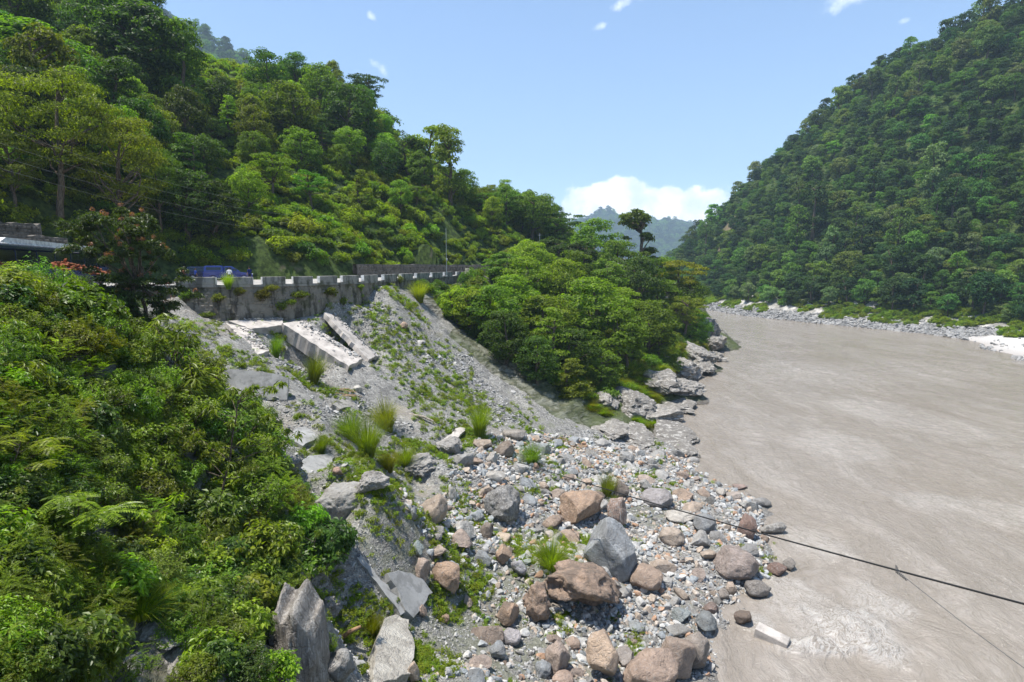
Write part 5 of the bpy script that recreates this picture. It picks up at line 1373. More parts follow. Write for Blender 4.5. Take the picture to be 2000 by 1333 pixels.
def tree_plant(H, Rc, style, n_leaf, leaf, seed, aspect=0.55, trunk=0.3, clumps=36, clump_r=0.27, limb=10, tr=0.035, lm=None):
    r = np.random.default_rng(seed); pl = Plant()
    top = np.array([r.normal(0, .05) * H, r.normal(0, .05) * H, H * (0.86 if style != 'umbrella' else 0.9)])
    tk = bent(np.zeros(3) - [0, 0, .4], top, r, 8, .03)
    pl.wood.tube(tk, np.linspace(tr * H, tr * H * 0.25, 8), 7)
    z0 = trunk * H; C_ = []
    tries = 0
    while len(C_) < clumps and tries < 4000:
        tries += 1
        if style in ('round', 'dense', 'sparse', 'feather'):
            d = unit(r.normal(size=3)); q = d * r.uniform(.55 if style != 'sparse' else .3, 1.0) ** 0.6
            c = np.array([q[0] * Rc * .80, q[1] * Rc * .80, z0 + (H - z0) * (0.5 + 0.47 * q[2])])
        elif style == 'umbrella':
            a = r.uniform(0, 6.28); rr = math.sqrt(r.random()) * .88; lay = int(r.integers(0, 4))
            c = np.array([math.cos(a) * rr * Rc * (1 - lay * .06), math.sin(a) * rr * Rc * (1 - lay * .06), H * (0.93 - lay * 0.13) - rr * rr * H * .10 + r.normal(0, .02) * H])
        elif style == 'column':
            k = r.random(); a = r.uniform(0, 6.28); rr = (0.35 + 0.65 * math.sin(math.pi * min(1, 0.12 + k * .85))) * r.uniform(.5, .85)
            c = np.array([math.cos(a) * rr * Rc, math.sin(a) * rr * Rc, z0 + (H - z0) * k])
        elif style == 'cone':
            k = r.random() ** 1.3; a = r.uniform(0, 6.28); rr = (1 - k) ** .8 * r.uniform(.45, .95)
            c = np.array([math.cos(a) * rr * Rc, math.sin(a) * rr * Rc, z0 + (H - z0) * k])
        elif style == 'emergent':
            if r.random() < .55:
                d = unit(r.normal(size=3)); c = np.array([d[0] * Rc * .55 + .12 * Rc, d[1] * Rc * .5, H * (.88 + .11 * d[2])])
            else:
                d = unit(r.normal(size=3)); c = np.array([d[0] * Rc * .85, d[1] * Rc * .85, H * (.50 + .22 * d[2])])
        sp = clump_r * Rc * (0.75 if style != 'dense' else .6)
        if all(np.linalg.norm(c - o) > sp for o in C_): C_.append(c)
    C_ = np.array(C_); n_c = len(C_)
    off = r.permutation(n_c)
    for i in off[:limb]:
        c = C_[i]; zz = max(z0 * 0.8, c[2] - np.hypot(c[0], c[1]) * 0.8); zz = min(zz, top[2] * 0.95)
        k = np.interp(zz, tk[:, 2], np.arange(8)); a = tk[int(k)] + (tk[min(7, int(k) + 1)] - tk[int(k)]) * (k - int(k))
        pl.wood.tube(bent(a, c, r, 6, .07), np.linspace(tr * H * .42, tr * H * .08, 6), 5)
    w = r.uniform(.6, 1.4, n_c); cnt = (w / w.sum() * n_leaf).astype(int)
    flat = {'umbrella': .28, 'feather': .5, 'cone': .45, 'sparse': .55}.get(style, .72)
    for c, m_, ww in zip(C_, cnt, w):
        d = unit(r.normal(size=(m_, 3))); d[:, 2] = np.where(d[:, 2] < -0.25, -d[:, 2], d[:, 2])
        rad = clump_r * Rc * (0.75 + 0.35 * ww) * r.uniform(0.25, 1.0, m_) ** 0.5
        p = c + d * rad[:, None] * np.array([1.1, 1.1, flat])
        outw = unit(p - np.array([0, 0, z0 + (H - z0) * .35]))
        nn = d * .95 + outw * .3 + np.array([0, 0, .42]) + r.normal(0, .36, (m_, 3))
        pl.leaves(p, nn, leaf * r.uniform(.65, 1.3, m_), aspect, r, droop=.35)
    return pl.meshes('crown', lm or M_LEAF)

def arch_set(specs): return [tree_plant(**s) for s in specs]
S = dict
MID_T = {
 'round': arch_set([S(H=10, Rc=4.4, style='round', n_leaf=5200, leaf=.42, seed=1, clumps=42), S(H=10, Rc=4.0, style='round', n_leaf=5200, leaf=.40, seed=2, trunk=.22, clumps=46)]),
 'dense': arch_set([S(H=10, Rc=3.7, style='dense', n_leaf=5600, leaf=.40, seed=3, trunk=.12, clumps=60, clump_r=.24), S(H=10, Rc=4.3, style='dense', n_leaf=5600, leaf=.40, seed=4, trunk=.10, clumps=60, clump_r=.25)]),
 'umbrella': arch_set([S(H=10, Rc=5.2, style='umbrella', n_leaf=5000, leaf=.38, seed=5, trunk=.5, clumps=46, clump_r=.2), S(H=10, Rc=4.6, style='umbrella', n_leaf=4800, leaf=.36, seed=6, trunk=.45, clumps=40, clump_r=.22)]),
 'column': arch_set([S(H=11, Rc=2.4, style='column', n_leaf=4200, leaf=.36, seed=7, trunk=.15, clumps=44, clump_r=.36)]),
 'cone': arch_set([S(H=11, Rc=3.6, style='cone', n_leaf=5000, leaf=.38, seed=8, trunk=.06, clumps=52, clump_r=.25)]),
 'sparse': arch_set([S(H=10, Rc=3.6, style='sparse', n_leaf=2600, leaf=.38, seed=9, trunk=.35, clumps=24, clump_r=.24, limb=16)]),
 'emergent': arch_set([S(H=14, Rc=3.6, style='emergent', n_leaf=5200, leaf=.42, seed=10, trunk=.3, clumps=40, clump_r=.21, limb=22)]),
 'feather': arch_set([S(H=11, Rc=5.0, style='feather', n_leaf=11000, leaf=.26, seed=11, trunk=.32, clumps=52, clump_r=.22, aspect=.42, limb=18, tr=.026), S(H=11, Rc=4.6, style='feather', n_leaf=11000, leaf=.26, seed=12, trunk=.36, clumps=48, clump_r=.22, aspect=.42, limb=18, tr=.026)]),
}
FOREST_T = arch_set([S(H=10, Rc=4.2, style='round', n_leaf=1800, leaf=.75, seed=21, clumps=16, clump_r=.38, limb=3, lm=M_FAR_LEAF), S(H=11, Rc=3.6, style='dense', n_leaf=1700, leaf=.7, seed=22, clumps=18, clump_r=.4, limb=3, trunk=.1, lm=M_FAR_LEAF),
                     S(H=10, Rc=5.0, style='umbrella', n_leaf=1500, leaf=.7, seed=23, clumps=26, clump_r=.24, limb=4, trunk=.45, lm=M_FAR_LEAF), S(H=13, Rc=2.9, style='column', n_leaf=1500, leaf=.65, seed=24, clumps=30, clump_r=.36, limb=2, trunk=.1, lm=M_FAR_LEAF),
                     S(H=9, Rc=4.4, style='dense', n_leaf=1800, leaf=.75, seed=25, clumps=16, clump_r=.4, limb=3, trunk=.08, lm=M_FAR_LEAF), S(H=12, Rc=4.0, style='round', n_leaf=1500, leaf=.75, seed=26, clumps=22, clump_r=.34, limb=4, lm=M_FAR_LEAF)])
def shrub_plant(Rs, Hs, n_twig, per, leaf, aspect, seed, droop=.5, kind='leafy', lm=None, whorl=False):
    r = np.random.default_rng(seed); pl = Plant()
    for i in range(n_twig):
        a = r.uniform(0, 6.28); ln = math.sqrt(r.random()); k = r.uniform(.55, 1.0)
        e = np.array([math.cos(a) * ln * Rs, math.sin(a) * ln * Rs, Hs * (1 - .55 * ln * ln) * k])
        s_ = np.array([r.normal(0, .12) * Rs, r.normal(0, .12) * Rs, -0.15])
        tw = bent(s_, e, r, 8, .10)
        if i % 2 == 0: pl.wood.tube(tw, np.linspace(.022, .006, 8) * (Rs ** .5), 4)
        t = np.sqrt(r.uniform(.12, 1.0, per)) if not whorl else np.clip(1 - np.abs(r.normal(0, .10, per)), .3, 1)
        x = t * 7; i0 = np.minimum(x.astype(int), 6); p = tw[i0] + (tw[i0 + 1] - tw[i0]) * (x - i0)[:, None]
        d = unit(e - s_); side = unit(np.cross(d, r.normal(size=(per, 3)))); ax = side * .9 + d * .55
        nn = np.array([0, 0, 1.0]) + r.normal(0, .38, (per, 3)) + unit(p + np.array([0, 0, .3])) * .35
        if kind == 'leafy':
            p = p + side * r.uniform(0, .10, per)[:, None] * Rs
            pl.leaves(p, nn, leaf * r.uniform(.6, 1.25, per), aspect, r, droop, ax)
        else:                                   # compound leaves: leaflets in two rows along a drooping rachis
            for j in range(per):
                m_ = 11; tt = np.linspace(.12, 1, m_)
                ra = unit(ax[j] + np.array([0, 0, .25])); Lr = leaf * 5.5 * r.uniform(.7, 1.2)
                q = p[j] + ra * (tt * Lr)[:, None] + np.array([0, 0, -1]) * (tt ** 2 * Lr * .35)[:, None]
                sd = unit(np.cross(ra, [0, 0, 1]))
                for sg in (-1, 1):
                    pl.leaves(q, np.tile([0, 0, 1.0], (m_, 1)) + r.normal(0, .2, (m_, 3)), leaf * (1 - .45 * np.abs(tt - .4)), aspect, r, .15, np.tile(sd * sg, (m_, 1)) + ra * .5)
    return pl.meshes('foliage', lm or M_LEAF_GLOSSY)
SHRUBS = {
 'broad': [shrub_plant(1.0, 1.25, 46, 38, .19, .5, 31), shrub_plant(1.05, 1.1, 46, 38, .18, .55, 32), shrub_plant(1.0, 1.4, 44, 38, .22, .48, 40)],
 'small': [shrub_plant(1.0, 1.15, 64, 62, .085, .55, 33), shrub_plant(1.0, 1.0, 64, 62, .09, .5, 34), shrub_plant(.95, 1.3, 64, 64, .075, .6, 41)],
 'lance': [shrub_plant(1.0, 1.5, 40, 44, .21, .26, 35, droop=.8), shrub_plant(.9, 1.7, 40, 44, .20, .24, 42, droop=.9)],
 'fern': [shrub_plant(1.0, 1.2, 30, 6, .085, .32, 36, kind='compound', lm=M_LEAF), shrub_plant(1.0, 1.5, 30, 6, .095, .3, 43, kind='compound', lm=M_LEAF)],
 'whorl': [shrub_plant(.95, 1.9, 34, 34, .20, .27, 37, droop=.9, whorl=True)],
}
MIDSHRUB = [shrub_plant(1.0, 1.1, 34, 30, .22, .5, 51, lm=M_LEAF), shrub_plant(1.0, 1.3, 34, 30, .20, .5, 52, lm=M_LEAF), shrub_plant(1.1, .9, 34, 32, .21, .45, 53, lm=M_LEAF), shrub_plant(.9, 1.6, 34, 30, .22, .4, 54, droop=.7, lm=M_LEAF), shrub_plant(1.0, 1.2, 30, 34, .28, .5, 55, lm=M_LEAF)]
WEEDS = [shrub_plant(.32, .26, 16, 16, .075, .5, 61, lm=M_LEAF), shrub_plant(.35, .18, 18, 16, .065, .55, 62, lm=M_LEAF), shrub_plant(.25, .38, 14, 16, .07, .45, 63, lm=M_LEAF)]
LIBRARY_NAMES = 0
def grass_plant(n, ln, spread, seed, width=.012, seg=4):
    r = np.random.default_rng(seed); nm = NM()
    a = r.uniform(0, 6.28, n); k = np.sqrt(r.random(n)); L = ln * r.uniform(.55, 1.1, n); lean = k * spread * r.uniform(.6, 1.3, n)
    b = np.c_[np.cos(a) * k * .22, np.sin(a) * k * .22, np.zeros(n)]; d = np.c_[np.cos(a), np.sin(a), np.zeros(n)]
    sd = np.c_[-np.sin(a), np.cos(a), np.zeros(n)] + r.normal(0, .5, (n, 3)) * [1, 1, 0]; sd = unit(sd)
    rows = []
    for t in np.linspace(0, 1, seg + 1):
        c = b + d * (lean * t ** 1.6 * L)[:, None]; c[:, 2] += L * t * (1 - .38 * lean * t * t) - .05
        w = width * (1 - .85 * t)
        rows += [c + sd * w, c - sd * w]
    V = np.array(rows)                       # (2*(seg+1), n, 3)
    v = V.transpose(1, 0, 2).reshape(-1, 3); m_ = 2 * (seg + 1)
    f = np.concatenate([np.arange(n)[:, None] * m_ + np.array([2 * j, 2 * j + 1, 2 * j + 3, 2 * j + 2])[None] for j in range(seg)])
    return mesh_np('grass_tuft', v, f, [M_GRASS], True)
TUFT = [grass_plant(1100, 1.15, 1.05, 71, .007, 5), grass_plant(1100, 1.25, .85, 72, .007, 5), grass_plant(1000, 1.0, 1.3, 73, .007, 5)]

G_BRIGHT, G_MID, G_DARK, G_YEL, G_OLIVE, G_DEEP, G_LIME = (.165, .235, .017), (.116, .182, .017), (.064, .113, .015), (.200, .240, .014), (.146, .182, .017), (.050, .092, .014), (.204, .264, .017)
TONE = {'bright green': G_BRIGHT, 'mid green': G_MID, 'dark green': G_DARK, 'yellow-green': G_YEL, 'olive green': G_OLIVE, 'deep green': G_DEEP, 'lime green': G_LIME}

def plant(name, label, cat, meshes, loc, sc, rz=0.0, color=G_MID, group=None, tilt=(0, 0), parts=('crown', 'trunk')):
    o = thing(name, label, cat, loc, (tilt[0], tilt[1], rz), group)
    o.scale = [sc] * 3 if np.isscalar(sc) else [float(k) for k in sc]
    c = link(parts[0], meshes[0], o, color=color)
    if meshes[1] is not None: link(parts[1], meshes[1], o)
    return o
def jit(c, a=.14): return np.clip(np.array(c) * rng.uniform(1 - a, 1 + a, 3), 0.005, 1)
TREES = []
def tree_at(px, top, d, w, kind, tone, label, base_px=None, rz=None, group=None, name='tree', zoff=0.0, parts=('crown', 'trunk')):
    """a tree whose crown top shows at (px, top), standing at depth d with a crown w pixels wide"""
    want = {'round': 1.1, 'dense': 1.15, 'umbrella': 1.0, 'column': 2.0, 'cone': 1.5, 'sparse': 1.5, 'emergent': 1.75, 'feather': 1.2}[kind]
    ds = np.linspace(d * .86, d * 1.16, 120); rr = ray(px, top); pp = EYE + rr[None] * ds[:, None]
    cl_ = pp[:, 2] - gz(pp[:, 0], pp[:, 1]); bad = np.where(in_poly(pp[:, 0], pp[:, 1], ROAD_POLY), 60, 0)
    d = float(ds[int(np.argmin(np.abs(cl_ - want * w * ds / F) + .04 * np.abs(ds - d) + bad))])
    x, y = P(px, top, d)[:2]
    zt = P(px, top, d)[2]; zb = float(gz(x, y)) - .2 + zoff
    ms = MID_T[kind]; m = ms[int(rng.integers(len(ms)))]
    vmax = MESH_TOP[m[0].name]; hh = max(zt - zb, 2.5) / vmax[2]; ww = (w * d / F) / (2 * vmax[0])
    ww = float(np.clip(ww, hh * .45, hh * 2.2))
    o = plant(name, label, 'tree', m, (x, y, zb), (ww, ww, hh), rng.uniform(0, 6.28) if rz is None else rz, jit(TONE[tone], .08), group, parts=parts)
    TREES.append((x, y, w * d / F / 2)); return o
MESH_TOP = {}
for ms in list(MID_T.values()) + [FOREST_T]:
    for m in ms:
        co = np.empty(len(m[0].vertices) * 3, np.float32); m[0].vertices.foreach_get('co', co); co = co.reshape(-1, 3)
        MESH_TOP[m[0].name] = (np.percentile(np.hypot(co[:, 0], co[:, 1]), 97), 0, co[:, 2].max())

# --- named trees of the headland between the talus and the river
HEAD = [
 (1165, 425, 118, 105, 'round', 'mid green', 'tall open-crowned tree standing highest of the headland wood, hill showing behind it'),
 (1243, 408, 124, 92, 'emergent', 'mid green', 'tallest emergent tree with a separate tuft of leaves on a bare neck'),
 (1252, 500, 120, 105, 'dense', 'dark green', 'rounded dark tree under the emergent one'),
 (1322, 508, 136, 110, 'umbrella', 'yellow-green', 'flat-topped yellowish tree at the outer end of the headland wood'),
 (1100, 505, 114, 100, 'dense', 'bright green', 'leafy tree next to the tall open-crowned one'),
 (1062, 575, 95, 135, 'round', 'bright green', 'broad bright tree in the middle of the headland wood'),
 (1152, 540, 104, 150, 'round', 'olive green', 'biggest broad tree of the wood with a visible forked trunk'),
 (1208, 600, 99, 120, 'dense', 'mid green', 'dense tree in the middle of the wood above the mossy rocks'),
 (1076, 600, 86, 110, 'cone', 'bright green', 'drooping pyramid-shaped tree at the edge of the talus'),
 (1277, 585, 114, 110, 'round', 'mid green', 'rounded tree above the grassy strata'),
 (1340, 578, 128, 92, 'umbrella', 'bright green', 'layered bright tree overhanging the river'),
 (1362, 612, 138, 60, 'dense', 'mid green', 'last low tree at the tip of the headland'),
 (1232, 632, 96, 70, 'sparse', 'olive green', 'thin tree with pale forked stems above the grassy rocks'),
 (962, 556, 88, 110, 'round', 'mid green', 'rounded tree below the end of the parapet'),
 (925, 560, 88, 84, 'dense', 'lime green', 'bright bushy tree just below the lamp pole'),
 (893, 558, 86, 66, 'dense', 'lime green', 'small bright tree behind the talus peak'),
 (998, 535, 98, 110, 'round', 'bright green', 'leafy tree beside the far end of the road'),
 (1024, 500, 112, 100, 'round', 'bright green', 'leafy roadside tree where the road vanishes'),
 (988, 606, 82, 100, 'dense', 'dark green', 'dark shaded tree in the hollow beside the talus'),
 (1050, 655, 80, 90, 'dense', 'dark green', 'dark low tree at the gravel edge'),
 (1112, 640, 89, 120, 'dense', 'dark green', 'shaded tree in the lower middle of the wood'),
 (1182, 505, 130, 100, 'dense', 'mid green', 'tree behind the biggest broad tree'),
 (1300, 640, 108, 80, 'cone', 'mid green', 'low tree leaning over the grassy strata'),
 (1120, 700, 80, 84, 'cone', 'olive green', 'drooping low tree at the foot of the wood beside the gravel'),
 (1128, 470, 140, 80, 'dense', 'deep green', 'dark tree behind the roadside leafy ones'),
 (1060, 520, 120, 90, 'dense', 'mid green', 'tree in front of the distant utility pole'),
 (1290, 545, 128, 90, 'umbrella', 'olive green', 'flat olive-topped tree between the emergent and the yellowish one'),
 (1215, 560, 112, 90, 'round', 'bright green', 'bright crown just below the rounded dark tree'),
 (1205, 468, 128, 96, 'dense', 'mid green', 'full crown filling the gap between the open-crowned tree and the emergent one'),
 (1120, 488, 122, 96, 'round', 'mid green', 'broad crown at the back of the wood under the open-crowned tree'),
 (1285, 498, 132, 84, 'round', 'mid green', 'rounded crown just behind the flat-topped yellowish tree'),
 (1040, 468, 140, 96, 'round', 'bright green', 'bright roadside crown where the wood meets the hillside'),
 (1078, 462, 150, 84, 'dense', 'dark green', 'dark crown at the junction of wood and lower ridge'),
 (985, 492, 122, 90, 'dense', 'mid green', 'leafy crown beyond the end of the breast wall'),
 (1345, 545, 140, 80, 'round', 'mid green', 'rounded crown at the outer edge of the wood above the river'),
 (1090, 590, 100, 90, 'umbrella', 'bright green', 'layered crown left of the biggest broad tree'.replace('left of', 'beside')),
 (1180, 680, 90, 80, 'dense', 'mid green', 'low dense tree under the thin pale-stemmed one'),
 (962, 590, 85, 66, 'round', 'yellow-green', 'yellowish small tree beside the talus border'),
]
for px, top, d, w, kd, tone, lb in HEAD: tree_at(px, top, d, w, kd, tone, lb, group='trees of the headland wood')

# --- named trees above the road
HILL = [
 (88, 138, 53, 225, 'feather', 'yellow-green', 'tall feathery tree behind the bus, the largest of the feathery ones'),
 (218, 228, 57, 195, 'feather', 'yellow-green', 'feathery tree standing above the red-tipped tree'),
 (12, 262, 50, 120, 'feather', 'olive green', 'feathery tree cut by the picture edge above the bus'),
 (300, 285, 62, 90, 'feather', 'mid green', 'slim feathery tree at the shady end of the feathery group'),
 (195, -30, 104, 150, 'round', 'deep green', 'very tall dark tree on the skyline cut by the top edge'),
 (265, 0, 106, 170, 'dense', 'deep green', 'broad dark tree crowning the slope beside the tallest one'),
 (338, 38, 112, 90, 'cone', 'dark green', 'dark pointed tree on the skyline before the hazy hill'),
 (60, 40, 96, 180, 'dense', 'mid green', 'big green tree high on the slope at the picture edge'),
 (130, 90, 92, 150, 'dense', 'dark green', 'dark tree above the largest feathery one'),
 (20, 150, 84, 110, 'dense', 'mid green', 'dense tree behind the largest feathery one at the picture edge'),
 (430, 150, 124, 70, 'dense', 'deep green', 'dark round tree below the hazy hill'),
 (520, 98, 138, 85, 'dense', 'dark green', 'tall dark tree at the start of the right skyline wood'.replace(' right', '')),
 (580, 102, 140, 60, 'round', 'dark green', 'small round dark crown on the skyline wood'),
 (620, 125, 144, 90, 'dense', 'mid green', 'large green crown in the middle of the skyline wood'),
 (560, 160, 134, 110, 'round', 'mid green', 'broad tree on the front of the skyline wood'),
 (680, 165, 150, 110, 'dense', 'dark green', 'dark crown on the falling skyline of the wood'),
 (714, 148, 154, 75, 'umbrella', 'deep green', 'dark flat-layered tree poking out of the falling skyline'),
 (745, 215, 156, 100, 'dense', 'dark green', 'dark tree below the flat-layered one'),
 (845, 246, 136, 85, 'sparse', 'lime green', 'light feathery tree standing alone on the ridge with a bare trunk'),
 (800, 262, 152, 80, 'dense', 'dark green', 'dark crown behind the light feathery tree'),
 (905, 330, 160, 60, 'dense', 'mid green', 'small ridge tree past the light feathery one'),
 (990, 362, 172, 70, 'dense', 'mid green', 'bushy tree on the lower ridge'),
 (1040, 372, 176, 95, 'round', 'mid green', 'large rounded tree on the lower ridge with sky behind it'),
 (1092, 415, 182, 95, 'umbrella', 'dark green', 'flat dark tree at the end of the lower ridge'),
 (410, 350, 74, 110, 'dense', 'deep green', 'dark leafy tree in the shade beside the rock outcrop'),
 (360, 330, 78, 120, 'dense', 'deep green', 'dark tree in the shady gully above the pickup'),
 (475, 60, 150, 5, 'column', 'dark green', 'x'),
]
for px, top, d, w, kd, tone, lb in HILL[:-1]: tree_at(px, top, d, w, kd, tone, lb, group='trees on the slope above the road')

# --- the red-tipped tree in front of the bus
def flowering_tree():
    r = np.random.default_rng(5); pl = Plant(); red = NM()
    base = hit(283, 652, y0=14); D = float((base - EYE) @ np.array([0, CP, -SP])); s = D / F
    base_c = base
    for (dx, ln) in ((0, 1.0), (14, .8)):
        a = np.array([dx * s, .1 * dx * s, -.4]); b = np.array([(-12 + dx) * s, .2, 130 * s])
        pl.wood.tube(bent(a, b, r, 8, .04), np.linspace(.20, .10, 8) * (1 if dx == 0 else .7), 8)
    cl = []
    for (cx, cy, w, h, n) in ((215, 455, 120, 70, 13), (270, 470, 130, 90, 15), (180, 470, 70, 50, 6), (300, 480, 70, 60, 7), (235, 520, 110, 60, 10), (275, 570, 110, 70, 13), (340, 555, 90, 50, 9), (225, 575, 80, 60, 8), (310, 600, 60, 40, 5), (250, 430, 120, 30, 7)):
        for _ in range(n):
            u = np.array([r.uniform(-.5, .5) * w, 0, r.uniform(-.5, .5) * h])
            cl.append((np.array([(cx - 283 + u[0]) * s, r.uniform(-1, 1) * w * s * .45, (652 - cy + u[2]) * s]), r.uniform(.4, .68)))
    for i, (c, rad) in enumerate(cl):
        if i % 3 == 0: pl.wood.tube(bent(np.array([-8 * s, .1, 95 * s]), c, r, 6, .06), np.linspace(.07, .015, 6), 5)
        m_ = 270; d = unit(r.normal(size=(m_, 3))); d[:, 2] = np.abs(d[:, 2]) - .25
        p = c + d * rad * r.uniform(.3, 1, m_)[:, None] * np.array([1, 1, .75])
        pl.leaves(p, d * .5 + np.array([0, 0, .8]) + r.normal(0, .4, (m_, 3)), .21 * r.uniform(.7, 1.2, m_), .38, r, droop=.5)
        if cl[i][0][0] > -75 * s and i % 4 != 0:
            m_ = 24; dd = unit(r.normal(size=(m_, 3))); tp = c + np.array([0, 0, rad * .75])
            v, f = leaf_quads(tp + dd * .10, dd + np.array([0, 0, .6]), .16 * r.uniform(.6, 1.2, m_), .35, r); red.add(v, f)
    o = thing('flowering_tree', 'tree with dusty red leaf tips standing at the edge of the gravel before the bus', 'tree', base_c)
    link('crown', pl.leaf.mesh('crown', M_LEAF_GLOSSY), o, color=(.06, .095, .018))
    link('trunk', pl.wood.mesh('trunk', M_BARK, True), o)
    link('red_tips', red.mesh('red_tips', M_LEAF_GLOSSY), o, color=(.21, .085, .065))
    TREES.append((base[0], base[1], 2.0))
flowering_tree()

# --- random trees and shrubs of the slope above the road
def in_frame(x, y, z, mx=60, my=80):
    u, v, f = project(np.array([x, y, z])); return (-mx < u < 2000 + mx) and (-my < v < 1333 + my) and f > 1
SKYLINE = np.array([(0, -60), (290, -15), (340, 35), (372, 112), (430, 152), (490, 188), (505, 112), (590, 108), (640, 132), (700, 165), (740, 205), (800, 262), (870, 305), (900, 335), (990, 372), (1040, 380), (1080, 405), (1110, 435), (1130, 455), (1400, 525)], float)
def visible(x, y, z):
    """rough test: nothing of the bare ground hides this point from the camera"""
    p = np.array([x, y, z]); t = np.linspace(.15, .97, 40)[:, None]; q = EYE + (p - EYE) * t
    return bool(np.all(gz(q[:, 0], q[:, 1]) < q[:, 2] + 1.0))
def hill_zone(x, y, z):
    u, v, f = project(np.array([x, y, z]))
    dn = seg_dist(np.array([x]), np.array([y]), INNER)[0][0]
    lm = 'bus' if u < 190 else 'red-tipped tree' if u < 370 else 'parked vehicles' if u < 520 else 'road bend' if u < 690 else 'breast wall' if u < 860 else 'lamp pole' if u < 960 else 'road end'
    if dn < 9: return 'at the road edge by the ' + lm
    k = 'high under the skyline' if v < 170 else 'on the upper slope' if v < 290 else 'midway up the slope' if v < 400 else 'low on the slope'
    return k + ' above the ' + lm
cnt = tries = 0
while cnt < 150 and tries < 9000:
    tries += 1
    x, y = rng.uniform(-110, 34), rng.uniform(50, 235)
    dd, ss = seg_dist(np.array([x]), np.array([y]), INNER)
    if ss[0] < 0 or dd[0] < 10: continue
    z = float(gz(x, y))
    u, v, f = project(np.array([x, y, z + 5]))
    if not (-40 < u < 1150 and -60 < v < 560): continue
    # open shrubby slope in the middle, wood towards the crest and in the gully above the bus
    woody = 1.0 if (v < 260 and u < 760) or u < 420 or u > 930 else 0.16 if v > 250 else .6
    if rng.random() > woody: continue
    R_ = rng.uniform(2.2, 4.2)
    if not free(x, y, R_, TREES, .62) or not visible(x, y, z + 7): continue
    ut, vt, _ = project(np.array([x, y, z + 2.3 * R_]))
    if vt < np.interp(ut, SKYLINE[:, 0], SKYLINE[:, 1]): continue
    kd = str(rng.choice(['dense', 'round', 'column', 'cone', 'umbrella'], p=[.45, .3, .08, .09, .08])); tone = str(rng.choice(['deep green', 'dark green', 'mid green', 'olive green', 'bright green'], p=([.25, .25, .25, .1, .15] if u < 420 else [.10, .16, .30, .16, .28])))
    ms = MID_T[kd]; m = ms[int(rng.integers(len(ms)))]
    sc = R_ / MESH_TOP[m[0].name][0]
    shape_w = {'dense': 'dense', 'round': 'rounded', 'column': 'slender', 'cone': 'pointed', 'umbrella': 'flat-layered'}[kd]
    sz_ = 'small' if R_ < 2.8 else 'middling' if R_ < 3.5 else 'large'
    plant('tree', f'{sz_} {tone} {shape_w} tree {hill_zone(x, y, z)}', 'tree', m, (x, y, z - .3), (sc, sc, sc * rng.uniform(.85, 1.2)), rng.uniform(0, 6.28), jit(TONE[tone]), 'trees on the slope above the road')
    TREES.append((x, y, R_)); cnt += 1
cnt = tries = 0; SH = []
while cnt < 240 and tries < 9000:
    tries += 1
    x, y = rng.uniform(-95, 14), rng.uniform(48, 175)
    dd, ss = seg_dist(np.array([x]), np.array([y]), INNER)
    if ss[0] < 0 or dd[0] < 1.6: continue
    z = float(gz(x, y)); u, v, f = project(np.array([x, y, z + 1]))
    if not (-40 < u < 1150 and 60 < v < 560): continue
    if rng.random() > np.clip(1.25 - dd[0] / 60, .2, 1): continue
    R_ = rng.uniform(1.2, 2.3) * (1 + dd[0] * .006)
    if not free(x, y, R_ * .7, SH, .62) or not visible(x, y, z + 2.5): continue
    tone = str(rng.choice(['bright green', 'yellow-green', 'mid green', 'lime green', 'olive green', 'dark green'], p=[.26, .2, .2, .14, .12, .08]))
    m = MIDSHRUB[int(rng.integers(len(MIDSHRUB)))]
    zw = hill_zone(x, y, z)
    sz_ = 'low' if R_ < 1.6 else 'middling' if R_ < 2.1 else 'tall'
    plant('bush', f'{sz_} {tone} bush {zw}', 'bush', m, (x, y, z - .1), (R_, R_, R_ * rng.uniform(.8, 1.25)), rng.uniform(0, 6.28), jit(TONE[tone]), 'bushes on the slope above the road', parts=('foliage', 'stem'))
    SH.append((x, y, R_ * .7)); cnt += 1
# undergrowth: the leafy mass between them
def undergrowth(name, label, q, r, meshes, cols, lift=-.1, tall=(.7, 1.2)):
    z = gz(q[:, 0], q[:, 1])
    s = np.c_[r, r, r * rng.uniform(*tall, len(q))]
    return scatter(name, np.c_[q, z + lift], euler_rand(len(q), .15), s, meshes, label, 'undergrowth', cols)
q = rng.uniform((-130, 46), (24, 215), (26000, 2)); dd, ss = seg_dist(q[:, 0], q[:, 1], INNER)
z = gz(q[:, 0], q[:, 1]); u, v, f = project(np.c_[q, z])
ok = (ss > 0) & (dd > 1.2) & (u > -60) & (u < 1250) & (v > -60) & (v < 580)
# thin out where it is far: keep roughly even cover
ok &= rng.random(len(q)) < 0.85
q, dd = q[ok], dd[ok]
mu = [m[0] for m in MIDSHRUB]
undergrowth('undergrowth', 'leafy undergrowth covering the slope above the road', q[:6500], rng.uniform(.8, 1.7, min(6500, len(q))), mu, [G_BRIGHT, G_MID, G_YEL, G_LIME, G_OLIVE])

